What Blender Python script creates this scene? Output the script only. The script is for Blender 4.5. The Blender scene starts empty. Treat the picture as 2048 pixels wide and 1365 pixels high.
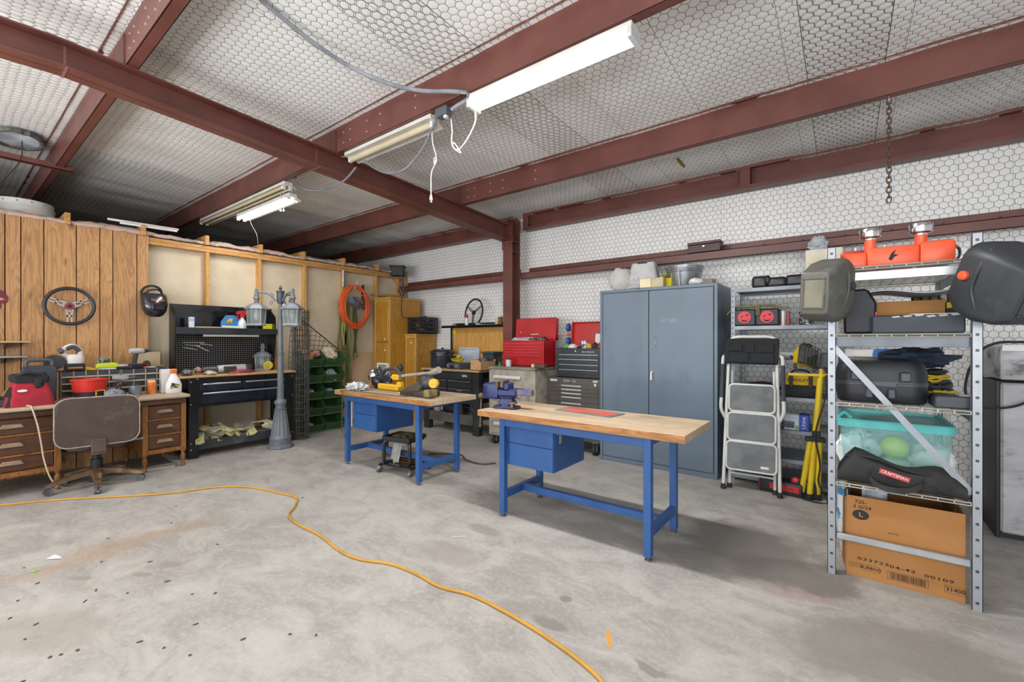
import bpy, bmesh, math, random
from mathutils import Vector, Matrix, noise
C = bpy.context.scene.collection
S = bpy.context.scene
R = math.radians
PI = math.pi
# ---------------------------------------------------------------- camera
FPX, CX, HY, EYE = 878.0, 1024.0, 681.5, 1.31
YAW = math.atan2(666.0, 878.0)
cam_d = bpy.data.cameras.new('camera')
cam_d.sensor_width = 36.0
cam_d.lens = FPX / 2048.0 * 36.0
cam_d.shift_y = -(682.5 - HY) / 2048.0
cam_d.clip_start = 0.05
cam = bpy.data.objects.new('camera', cam_d)
C.objects.link(cam)
cam.location = (0, 0, EYE)
cam.rotation_euler = (PI / 2, 0, YAW)
S.camera = cam
# ---------------------------------------------------------------- view, world, lights
S.view_settings.view_transform = 'Standard'
S.view_settings.look = 'None'
S.view_settings.gamma = 1.0
S.view_settings.use_curve_mapping = False
S.view_settings.exposure = 0.0
W = bpy.data.worlds.new('world')
S.world = W
W.use_nodes = True
W.node_tree.nodes['Background'].inputs[0].default_value = (0.95, 0.975, 1.0, 1)
W.node_tree.nodes['Background'].inputs[1].default_value = 0.8


def area(name, loc, rot, sx, sy, power, col=(1, 1, 1), spread=180):
    d = bpy.data.lights.new(name, 'AREA')
    d.shape = 'RECTANGLE'
    d.size, d.size_y, d.energy, d.color = sx, sy, power, col
    d.spread = R(spread)
    o = bpy.data.objects.new(name, d)
    C.objects.link(o)
    o.location, o.rotation_euler = loc, rot
    return o


# light thrown by the lit tubes in view and by the same shop fixtures behind the camera
area('tube_light_near', (-1.47, 2.25, 2.885), (0, 0, 0), 1.15, 0.10, 62, (1, 0.98, 0.96))
area('tube_light_far', (-5.25, 2.30, 2.80), (0, 0, 0), 1.2, 0.10, 42, (1, 0.98, 0.96))
area('shop_light_back', (-1.5, -1.6, 2.75), (0, 0, 0), 2.4, 0.3, 26, (1, 0.98, 0.96))
area('shop_light_desk', (-4.2, -1.0, 2.75), (0, R(-18), 0), 2.4, 0.3, 66, (1, 0.98, 0.96))
# unseen general fill from behind the camera, as through an open overhead door
area('back_fill', (0.6, -4.8, 1.7), (R(86), 0, R(12)), 6.0, 3.0, 70, (0.96, 0.98, 1.0))
area('ceiling_fill', (-1.8, -8.0, 0.3), (R(118), 0, R(6)), 12.0, 3.0, 500, (0.95, 0.98, 1.0))  # unseen lamp added far behind, tilted up to lighten the ceiling
# unseen lamps added behind the camera, facing up to brighten the ceiling
area('uplight_right', (0.8, -1.6, 1.5), (R(155), 0, R(8)), 2.5, 1.0, 150, (0.96, 0.98, 1.0))
area('uplight_left', (-3.6, -1.6, 1.5), (R(155), 0, R(8)), 2.5, 1.0, 95, (0.96, 0.98, 1.0))


# ---------------------------------------------------------------- tape measure (pixel of the 2048x1365 frame -> point on a known plane)
_c, _s = math.cos(YAW), math.sin(YAW)


def ray(px, py):
    a = (px - CX) / FPX
    return (a * _c - _s, a * _s + _c, (HY - py) / FPX)


def onz(px, py, z=0.0):
    r = ray(px, py)
    t = (z - EYE) / r[2]
    return (r[0] * t, r[1] * t, z)


def ony(px, py, y):
    r = ray(px, py)
    t = y / r[1]
    return (r[0] * t, y, EYE + r[2] * t)


def onx(px, py, x):
    r = ray(px, py)
    t = x / r[0]
    return (x, r[1] * t, EYE + r[2] * t)


# ---------------------------------------------------------------- materials
def lin(h):
    if isinstance(h, str):
        h = h.lstrip('#')
        v = [int(h[i:i + 2], 16) / 255.0 for i in (0, 2, 4)]
    else:
        v = [x / 255.0 for x in h]
    return tuple((x / 12.92 if x <= 0.04045 else ((x + 0.055) / 1.055) ** 2.4) for x in v) + (1.0,)


def newmat(name):
    m = bpy.data.materials.new(name)
    m.use_nodes = True
    nt = m.node_tree
    return m, nt, nt.nodes['Principled BSDF']


def N(nt, t, **kw):
    n = nt.nodes.new(t)
    for k, v in kw.items():
        setattr(n, k, v)
    return n


def mth(nt, op, a, b=None, clamp=False):
    n = N(nt, 'ShaderNodeMath', operation=op, use_clamp=clamp)
    for i, x in enumerate((a, b)):
        if x is None:
            continue
        if isinstance(x, (int, float)):
            n.inputs[i].default_value = x
        else:
            nt.links.new(x, n.inputs[i])
    return n.outputs[0]


def vmt(nt, op, a, b=None):
    n = N(nt, 'ShaderNodeVectorMath', operation=op)
    for i, x in enumerate((a, b)):
        if x is None:
            continue
        if isinstance(x, (tuple, list)):
            n.inputs[i].default_value = x
        else:
            nt.links.new(x, n.inputs[i])
    return n.outputs['Value'] if op in ('DOT_PRODUCT', 'LENGTH') else n.outputs[0]


def mixc(nt, f, a, b):
    n = N(nt, 'ShaderNodeMix', data_type='RGBA')
    for i, x in ((0, f), (6, a), (7, b)):
        if isinstance(x, (int, float)):
            n.inputs[i].default_value = x
        elif isinstance(x, tuple):
            n.inputs[i].default_value = x
        else:
            nt.links.new(x, n.inputs[i])
    return n.outputs[2]


def smooth(nt, v, lo, hi):
    n = N(nt, 'ShaderNodeMapRange', interpolation_type='SMOOTHSTEP')
    nt.links.new(v, n.inputs[0])
    n.inputs[1].default_value, n.inputs[2].default_value = lo, hi
    return n.outputs[0]


def nz(nt, vec, scale, detail=3, rough=0.55, dist=0.0):
    n = N(nt, 'ShaderNodeTexNoise')
    if vec is not None:
        nt.links.new(vec, n.inputs['Vector'])
    n.inputs['Scale'].default_value = scale
    n.inputs['Detail'].default_value = detail
    n.inputs['Roughness'].default_value = rough
    n.inputs['Distortion'].default_value = dist
    return n.outputs['Fac']


def bumpn(nt, p, h, strength, dist=0.01):
    b = N(nt, 'ShaderNodeBump')
    b.inputs['Strength'].default_value = strength
    b.inputs['Distance'].default_value = dist
    nt.links.new(h, b.inputs['Height'])
    nt.links.new(b.outputs[0], p.inputs['Normal'])


_mc = {}


def mat(base, base2=None, rough=0.5, metal=0.0, ns=6.0, lo=0.35, hi=0.65, st=(1, 1, 1), bump=0.0, coat=0.0, dirt=None, dlo=0.55, dhi=0.75, dns=3.0, name=None, emit=0.0, trans=0.0, sub=0.0, alpha=1.0):
    key = (base, base2, rough, metal, ns, lo, hi, st, bump, coat, dirt, dlo, dhi, dns, emit, trans, sub, alpha)
    if key in _mc:
        return _mc[key]
    m, nt, p = newmat(name or 'mat_%s' % str(base).lstrip('#'))
    p.inputs['Roughness'].default_value = rough
    p.inputs['Metallic'].default_value = metal
    p.inputs['Coat Weight'].default_value = coat
    p.inputs['Transmission Weight'].default_value = trans
    p.inputs['Alpha'].default_value = alpha
    co = lin(base)
    tc = N(nt, 'ShaderNodeTexCoord').outputs['Object']
    v = vmt(nt, 'MULTIPLY', tc, st)
    if base2 is None:
        r0, g0, b0, _ = co
        base2_ = (r0 * 0.82, g0 * 0.82, b0 * 0.82, 1)
    else:
        base2_ = lin(base2)
    f = nz(nt, v, ns, 4)
    out = mixc(nt, smooth(nt, f, lo, hi), co, base2_)
    if dirt:
        d = nz(nt, v, dns, 6, 0.7)
        out = mixc(nt, smooth(nt, d, dlo, dhi), out, lin(dirt))
        rr = mth(nt, 'ADD', mth(nt, 'MULTIPLY', smooth(nt, d, dlo, dhi), 0.25), rough, True)
        nt.links.new(rr, p.inputs['Roughness'])
    nt.links.new(out, p.inputs['Base Color'])
    if bump:
        bumpn(nt, p, nz(nt, v, ns * 4, 5), bump)
    if emit:
        p.inputs['Emission Color'].default_value = co
        p.inputs['Emission Strength'].default_value = emit
    _mc[key] = m
    return m


def wood(c1, c2, c3=None, axis=2, scale=1.0, rough=0.5, knots=True, wear=None, name='wood', island=False):
    m, nt, p = newmat(name)
    tc = N(nt, 'ShaderNodeTexCoord').outputs['Object']
    if island:
        g = N(nt, 'ShaderNodeNewGeometry').outputs['Random Per Island']
        cv = N(nt, 'ShaderNodeCombineXYZ')
        for i in range(3):
            nt.links.new(mth(nt, 'MULTIPLY', g, 17.0 + 9 * i), cv.inputs[i])
        tc = vmt(nt, 'ADD', tc, cv.outputs[0])
    st = [9.0, 9.0, 9.0]
    st[axis] = 0.9
    v = vmt(nt, 'MULTIPLY', tc, tuple(x * scale for x in st))
    n1 = nz(nt, v, 1.6, 4, 0.6, 1.2)
    rings = mth(nt, 'FRACT', mth(nt, 'MULTIPLY', n1, 7.0))
    rings = mth(nt, 'ABSOLUTE', mth(nt, 'SUBTRACT', rings, 0.5))
    v2 = vmt(nt, 'MULTIPLY', v, (4, 4, 4))
    n2 = nz(nt, v2, 3.0, 5, 0.7)
    f = mth(nt, 'ADD', mth(nt, 'MULTIPLY', rings, 0.9), mth(nt, 'MULTIPLY', n2, 0.55))
    out = mixc(nt, smooth(nt, f, 0.25, 0.85), lin(c1), lin(c2))
    if c3:
        st2 = [5.0, 5.0, 5.0]
        st2[axis] = 2.0
        k = nz(nt, vmt(nt, 'MULTIPLY', tc, tuple(x * scale for x in st2)), 1.7, 2, 0.4)
        out = mixc(nt, smooth(nt, k, 0.66, 0.76), out, lin(c3))
    if island:
        out2 = N(nt, 'ShaderNodeHueSaturation')
        nt.links.new(out, out2.inputs['Color'])
        nt.links.new(mth(nt, 'ADD', mth(nt, 'MULTIPLY', g, 0.3), 0.86), out2.inputs['Value'])
        out = out2.outputs[0]
    if wear:
        d = nz(nt, tc, 2.6 * scale, 6, 0.7)
        out = mixc(nt, smooth(nt, d, 0.5, 0.72), out, lin(wear))
    nt.links.new(out, p.inputs['Base Color'])
    p.inputs['Roughness'].default_value = rough
    bumpn(nt, p, f, 0.12, 0.003)
    return m


# ---------------------------------------------------------------- mesh builder
def TRS(loc=(0, 0, 0), rot=(0, 0, 0), sc=(1, 1, 1)):
    from mathutils import Euler
    return Matrix.Translation(loc) @ Euler(rot).to_matrix().to_4x4() @ Matrix.Diagonal((sc[0], sc[1], sc[2], 1))


def spline(pts, n=6, closed=False):
    P = [Vector(p) for p in pts]
    if len(P) < 3:
        return P
    out = []
    m = len(P)
    rng = range(m if closed else m - 1)
    for i in rng:
        if closed:
            a, b, c, d = P[(i - 1) % m], P[i], P[(i + 1) % m], P[(i + 2) % m]
        else:
            a, b, c, d = P[max(i - 1, 0)], P[i], P[i + 1], P[min(i + 2, m - 1)]
        for k in range(n):
            t = k / n
            out.append(0.5 * ((2 * b) + (c - a) * t + (2 * a - 5 * b + 4 * c - d) * t * t + (3 * b - a - 3 * c + d) * t ** 3))
    if not closed:
        out.append(P[-1])
    return out


class MB:
    def __init__(s, M=None):
        s.bm = bmesh.new()
        s.M = M

    def _add(s, vs, fs, m=None):
        mm = m
        if s.M is not None:
            mm = s.M @ m if m is not None else s.M
        bv = [s.bm.verts.new((mm @ Vector(v)) if mm is not None else Vector(v)) for v in vs]
        out = []
        for f in fs:
            try:
                out.append(s.bm.faces.new([bv[i] for i in f]))
            except ValueError:
                pass
        return bv, out

    def box(s, lo, hi, bev=0.0, m=None, seg=1):
        x0, y0, z0 = (min(a, b) for a, b in zip(lo, hi))
        x1, y1, z1 = (max(a, b) for a, b in zip(lo, hi))
        vs = [(x0, y0, z0), (x1, y0, z0), (x1, y1, z0), (x0, y1, z0), (x0, y0, z1), (x1, y0, z1), (x1, y1, z1), (x0, y1, z1)]
        fs = [(0, 3, 2, 1), (4, 5, 6, 7), (0, 1, 5, 4), (1, 2, 6, 5), (2, 3, 7, 6), (3, 0, 4, 7)]
        bv, bf = s._add(vs, fs, m)
        bev = min(bev, 0.45 * min(x1 - x0, y1 - y0, z1 - z0))
        if bev > 1e-5:
            es = list({e for f in bf for e in f.edges})
            bmesh.ops.bevel(s.bm, geom=es, offset=bev, segments=seg, affect='EDGES', profile=0.5)
        return s

    def cbox(s, c, size, bev=0.0, rot=(0, 0, 0), seg=1):
        h = [x / 2 for x in size]
        return s.box((-h[0], -h[1], -h[2]), h, bev, TRS(c, rot), seg)

    def loft(s, rings, closed=True, cap=True, m=None):
        n = len(rings[0])
        vs = [p for r in rings for p in r]
        fs = []
        for i in range(len(rings) - 1):
            for j in range(n if closed else n - 1):
                k = (j + 1) % n
                fs.append((i * n + j, i * n + k, (i + 1) * n + k, (i + 1) * n + j))
        if cap and closed:
            fs.append(tuple(range(n))[::-1])
            fs.append(tuple((len(rings) - 1) * n + j for j in range(n)))
        s._add(vs, fs, m)
        return s

    def tube(s, pts, r, n=8, closed=False, m=None, cap=True):
        P = [Vector(p) for p in pts]
        L = len(P)
        rs = r if isinstance(r, (list, tuple)) else [r] * L
        T = []
        for i in range(L):
            a = P[(i - 1) % L] if closed or i > 0 else P[i]
            b = P[(i + 1) % L] if closed or i < L - 1 else P[i]
            d = (b - a)
            T.append(d.normalized() if d.length > 1e-9 else Vector((0, 0, 1)))
        up = Vector((0, 0, 1)) if abs(T[0].z) < 0.9 else Vector((1, 0, 0))
        nrm = T[0].cross(up).normalized()
        rings = []
        for i in range(L):
            nrm = (nrm - T[i] * nrm.dot(T[i]))
            nrm = nrm.normalized() if nrm.length > 1e-6 else T[i].orthogonal().normalized()
            bn = T[i].cross(nrm)
            rings.append([P[i] + (nrm * math.cos(2 * PI * j / n) + bn * math.sin(2 * PI * j / n)) * rs[i] for j in range(n)])
        if closed:
            vs = [p for q in rings for p in q]
            fs = []
            for i in range(L):
                k = (i + 1) % L
                for j in range(n):
                    l = (j + 1) % n
                    fs.append((i * n + j, i * n + l, k * n + l, k * n + j))
            s._add(vs, fs, m)
        else:
            s.loft(rings, True, cap, m)
        return s

    def cyl(s, a, b, r, r2=None, n=16, m=None):
        return s.tube([a, b], [r, r if r2 is None else r2], n, m=m)

    def bars(s, pts, w, h=None, m=None):
        h = h or w
        P = [Vector(p) for p in pts]
        for a, b in zip(P[:-1], P[1:]):
            d = b - a
            q = d.to_track_quat('X', 'Z').to_matrix().to_4x4()
            s.box((0, -w / 2, -h / 2), (d.length, w / 2, h / 2), 0, (m @ (Matrix.Translation(a) @ q)) if m is not None else Matrix.Translation(a) @ q)
        return s

    def lathe(s, prof, n=24, m=None, cap=True):
        rings = [[(r * math.cos(2 * PI * j / n), r * math.sin(2 * PI * j / n), z) for j in range(n)] for r, z in prof]
        return s.loft(rings, True, cap, m)

    def prism(s, poly, h, m=None, bev=0.0):
        n = len(poly)
        vs = [(x, y, 0) for x, y in poly] + [(x, y, h) for x, y in poly]
        fs = [tuple(range(n))[::-1], tuple(range(n, 2 * n))] + [(i, (i + 1) % n, n + (i + 1) % n, n + i) for i in range(n)]
        bv, bf = s._add(vs, fs, m)
        if bev:
            bmesh.ops.bevel(s.bm, geom=list({e for f in bf for e in f.edges}), offset=bev, segments=1, affect='EDGES', profile=0.5)
        return s

    def ball(s, c, r, u=16, v=10, m=None, amp=0.0, fr=3.0, seed=0):
        rr = r if isinstance(r, (tuple, list)) else (r, r, r)
        vs, fs = [], []
        for i in range(v + 1):
            th = PI * i / v
            for j in range(u):
                ph = 2 * PI * j / u
                d = Vector((math.sin(th) * math.cos(ph), math.sin(th) * math.sin(ph), math.cos(th)))
                k = 1.0
                if amp:
                    k += amp * noise.noise(d * fr + Vector((seed * 7.3, seed * 3.1, seed)))
                    k += amp * 0.5 * noise.noise(d * fr * 2.7 + Vector((seed, seed * 5.3, 2)))
                vs.append((c[0] + d.x * rr[0] * k, c[1] + d.y * rr[1] * k, c[2] + d.z * rr[2] * k))
        for i in range(v):
            for j in range(u):
                k = (j + 1) % u
                fs.append((i * u + j, (i + 1) * u + j, (i + 1) * u + k, i * u + k))
        s._add(vs, fs, m)
        bmesh.ops.remove_doubles(s.bm, verts=s.bm.verts[-len(vs):] if False else [x for x in s.bm.verts], dist=1e-6)
        return s

    def sheet(s, f, nu, nv, th=0.0, m=None):
        """f(u, v) -> point; a cloth-like surface, thickened downwards along z by th"""
        g = [[Vector(f(i / nu, j / nv)) for i in range(nu + 1)] for j in range(nv + 1)]
        vs = [p for r in g for p in r]
        n = nu + 1
        fs = [(j * n + i, j * n + i + 1, (j + 1) * n + i + 1, (j + 1) * n + i) for j in range(nv) for i in range(nu)]
        if th:
            K = len(vs)
            vs += [p - Vector((0, 0, th)) for p in vs]
            fs += [tuple(K + i for i in f[::-1]) for f in fs]
            for i in range(nu):
                fs.append((i + 1, i, K + i, K + i + 1))
                a = nv * n
                fs.append((a + i, a + i + 1, K + a + i + 1, K + a + i))
            for j in range(nv):
                fs.append((j * n, (j + 1) * n, K + (j + 1) * n, K + j * n))
                a = nu
                fs.append(((j + 1) * n + a, j * n + a, K + j * n + a, K + (j + 1) * n + a))
        s._add(vs, fs, m)
        return s

    def text(s, t, size, m, depth=0.0006, sx=1.0, space=1.0, bold=0.0):
        cu = bpy.data.curves.new('t', 'FONT')
        cu.body, cu.size, cu.extrude = t, size, depth
        cu.space_character = space
        cu.offset = bold
        cu.align_x = 'CENTER'
        cu.align_y = 'CENTER'
        cu.resolution_u = 2
        o = bpy.data.objects.new('t', cu)
        C.objects.link(o)
        dg = bpy.context.evaluated_depsgraph_get()
        me = bpy.data.meshes.new_from_object(o.evaluated_get(dg))
        bpy.data.objects.remove(o)
        s._add([(v.co.x * sx, v.co.y, v.co.z) for v in me.vertices], [tuple(p.vertices) for p in me.polygons], m)
        bpy.data.meshes.remove(me)
        bpy.data.curves.remove(cu)
        return s

    def build(s, name, material, parent=None, ang=35, flat=False):
        me = bpy.data.meshes.new(name)
        bmesh.ops.recalc_face_normals(s.bm, faces=s.bm.faces)
        s.bm.to_mesh(me)
        s.bm.free()
        o = bpy.data.objects.new(name, me)
        C.objects.link(o)
        me.materials.append(material)
        if not flat and len(me.polygons):
            me.polygons.foreach_set('use_smooth', [True] * len(me.polygons))
            me.set_sharp_from_angle(angle=R(ang))
        if parent is not None:
            o.parent = parent
        return o


def tag(o, label, cat, group=None, kind=None):
    o['label'] = label
    o['category'] = cat
    if group:
        o['group'] = group
    if kind:
        o['kind'] = kind
    return o


def thing(name, label, cat, loc=(0, 0, 0), rz=0.0, group=None, tilt=None):
    o = bpy.data.objects.new(name, None)
    o.empty_display_size = 0.05
    C.objects.link(o)
    o.location = loc
    o.rotation_euler = tilt if tilt else (0, 0, rz)
    return tag(o, label, cat, group)


def struct(o, label=None, cat=None):
    o['kind'] = 'structure'
    if label:
        o['label'] = label
        o['category'] = cat
    return o


def plab(o, label):
    o['label'] = label
    return o


def kids(o):
    return [x for x in bpy.data.objects if x.parent == o]


def copy_tree(o, parent=None):
    c = o.copy()
    C.objects.link(c)
    c.parent = parent
    for k in kids(o):
        copy_tree(k, c)
    return c


def solo(mb, name, material, label, cat, loc=(0, 0, 0), rz=0.0, group=None, rot=None, ang=35):
    o = mb.build(name, material, None, ang)
    o.location = loc
    o.rotation_euler = rot if rot else (0, 0, rz)
    return tag(o, label, cat, group)


def rep(mb, name, material, parent, locs, rots=None):
    o = mb.build(name, material, parent)
    out = [o]
    for i, l in enumerate(locs):
        c = o if i == 0 else o.copy()
        if i:
            C.objects.link(c)
            c.parent = parent
            out.append(c)
        c.location = l
        if rots:
            c.rotation_euler = rots[i]
    return out


# common materials
STEEL_RED = mat('#6d4038', '#5f362f', rough=0.42, ns=3, bump=0.03, name='red_oxide_steel')
BLACK_PAINT = mat('#101215', '#0c0e10', rough=0.25, ns=4, coat=0.2, name='black_gloss_paint')
BLACK_PL = mat('#1f2124', '#18191b', rough=0.55, name='black_plastic')
DARK_PL = mat('#34383d', '#2b2e33', rough=0.5, name='dark_grey_plastic')
GREY_PL = mat('#7f868e', '#70767d', rough=0.5, name='grey_plastic')
WHITE_PL = mat('#e4e4e0', '#d8d8d2', rough=0.45, name='white_plastic')
CHROME = mat('#c8c8c8', '#bdbdbd', rough=0.18, metal=1.0, name='chrome')
ALU = mat('#b9bcc0', '#a9acb0', rough=0.4, metal=0.85, name='aluminium')
GALV = mat('#a9adb2', '#969a9f', rough=0.45, metal=0.7, ns=12, name='galvanised')
RED = mat('#b8202a', '#a81c26', rough=0.4, name='red_paint')
YELLOW = mat('#e2bd1c', '#d2ad14', rough=0.45, name='yellow_plastic')
ORANGE = mat('#e4582e', '#d64e26', rough=0.42, name='orange_plastic')
BLUE_BENCH = mat('#2e5893', '#294f86', rough=0.4, ns=4, dirt='#284b7d', dlo=0.6, dhi=0.75, name='blue_enamel')
INK = mat('#262422', '#201e1c', rough=0.8, name='black_ink')
CARD = mat('#b07f4c', '#a87642', rough=0.85, ns=3, dirt='#9c6a38', name='cardboard')
RUBBER = mat('#26272a', '#1e1f21', rough=0.7, name='rubber')
BOLT = mat('#cfcabf', '#b8b2a8', rough=0.35, metal=0.6, name='bolt_zinc')
# ================================================================ SETTING
YW = 5.20          # netted insulation wall
XP = -6.38         # plywood face of the partition
XPAN = -6.27       # face of the plank panelling
RIDGE = 0.45


def rb(y):         # underside of the rafters
    return 2.90 - 0.055 * abs(y - RIDGE)


def rt(y):         # top of the rafters = underside of the purlins
    return 3.06 - 0.043 * abs(y - RIDGE)


def zc(y):         # insulation under the roof sheets
    return rt(y) + 0.237


def concrete():
    m, nt, p = newmat('worn_concrete')
    tc = N(nt, 'ShaderNodeTexCoord').outputs['Object']
    big = nz(nt, tc, 0.8, 5, 0.6)
    mid = nz(nt, vmt(nt, 'MULTIPLY', tc, (1.0, 1.6, 1)), 3.2, 8, 0.72, 0.6)
    fin = nz(nt, tc, 38, 4, 0.7)
    f = mth(nt, 'ADD', mth(nt, 'MULTIPLY', mid, 0.65), mth(nt, 'MULTIPLY', big, 0.35))
    col = mixc(nt, smooth(nt, f, 0.36, 0.64), lin('#8f8b86'), lin('#b0aca6'))
    col = mixc(nt, mth(nt, 'MULTIPLY', smooth(nt, fin, 0.45, 0.75), 0.35), col, lin('#c6c2bb'))
    wob = N(nt, 'ShaderNodeTexNoise')
    nt.links.new(tc, wob.inputs['Vector'])
    wob.inputs['Scale'].default_value = 2.6
    wob.inputs['Detail'].default_value = 7
    wob.inputs['Roughness'].default_value = 0.68
    wv = vmt(nt, 'SUBTRACT', wob.outputs['Color'], (0.5, 0.5, 0.5))

    def stain(px, py, rx, ry, ang, color, amount, wobble=0.5, soft=0.25):
        nonlocal col
        if isinstance(px, tuple):
            A, B = onz(*px), onz(*py)
            cx, cy = (A[0] + B[0]) / 2, (A[1] + B[1]) / 2
            rx = math.hypot(B[0] - A[0], B[1] - A[1]) / 2
            ang = math.degrees(math.atan2(B[1] - A[1], B[0] - A[0]))
        else:
            cx, cy, _ = onz(px, py)
        v = vmt(nt, 'ADD', tc, vmt(nt, 'MULTIPLY', wv, (wobble, wobble, 0)))
        mp = N(nt, 'ShaderNodeMapping', vector_type='TEXTURE')
        mp.inputs['Location'].default_value = (cx, cy, 0)
        mp.inputs['Rotation'].default_value = (0, 0, R(ang))
        mp.inputs['Scale'].default_value = (rx, ry, 1)
        nt.links.new(v, mp.inputs['Vector'])
        d = vmt(nt, 'LENGTH', mp.outputs[0])
        k = smooth(nt, d, 1.0 + soft, 1.0 - soft)
        blot = mth(nt, 'ADD', mth(nt, 'MULTIPLY', mid, 0.9), 0.55, True)
        col = mixc(nt, mth(nt, 'MULTIPLY', mth(nt, 'MULTIPLY', k, amount), blot), col, lin(color))
    stain(1480, 1085, 0.34, 0.30, 0, '#6d6761', 0.75)
    stain(1590, 1150, 0.34, 0.20, 20, '#6a625c', 0.75)
    stain(1400, 1120, 0.30, 0.16, 0, '#746d67', 0.55)
    stain(1200, 1065, 0.45, 0.12, 0, '#7d756e', 0.4)
    stain((1530, 1180), (1680, 1205), 0, 0.05, 0, '#a28680', 0.5, 0.3)
    stain(1780, 1310, 0.42, 0.22, 30, '#7f7971', 0.7, 0.45)
    stain(1560, 1010, 0.25, 0.05, 0, '#8d867d', 0.5)
    stain(1840, 1180, 0.3, 0.1, 20, '#7b756d', 0.4)
    stain(1100, 1245, 0.09, 0.035, 10, '#77736a', 0.75, 0.18)
    stain(1129, 1200, 0.03, 0.03, 10, '#77736a', 0.8, 0.06)
    stain(1022, 1215, 0.10, 0.05, 20, '#8c867e', 0.6, 0.25)
    stain(900, 1110, 0.22, 0.12, 0, '#908a82', 0.6, 0.3)
    stain(970, 1062, 0.13, 0.05, 0, '#857f77', 0.6, 0.2)
    stain((1216, 1260), (1220, 1297), 0, 0.011, 0, '#cf9232', 1.0, 0.03, 0.5)
    stain(1295, 1335, 0.07, 0.025, 0, '#7d776d', 0.75, 0.2)
    stain((110, 1130), (330, 1062), 0, 0.11, 0, '#a58664', 0.45, 0.4, 0.6)
    stain((310, 1066), (435, 1045), 0, 0.07, 0, '#a1866a', 0.5, 0.25, 0.5)
    stain((0, 1170), (150, 1125), 0, 0.07, 0, '#a88c70', 0.4, 0.35, 0.5)
    stain(345, 1130, 0.07, 0.03, 30, '#8b8277', 0.7, 0.05)
    stain(285, 1150, 0.06, 0.025, 30, '#8b8277', 0.7, 0.05)
    stain(160, 1158, 0.07, 0.025, 32, '#8b8277', 0.7, 0.05)
    stain(80, 1265, 0.30, 0.14, 30, '#938c84', 0.5, 0.2)
    stain(175, 1007, 0.16, 0.03, 30, '#8e97a2', 0.6, 0.1)
    stain(870, 960, 0.3, 0.1, 0, '#867f76', 0.5, 0.3)
    nt.links.new(col, p.inputs['Base Color'])
    p.inputs['Roughness'].default_value = 0.62
    bumpn(nt, p, mth(nt, 'ADD', mid, mth(nt, 'MULTIPLY', fin, 0.3)), 0.25, 0.01)
    return m


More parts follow.
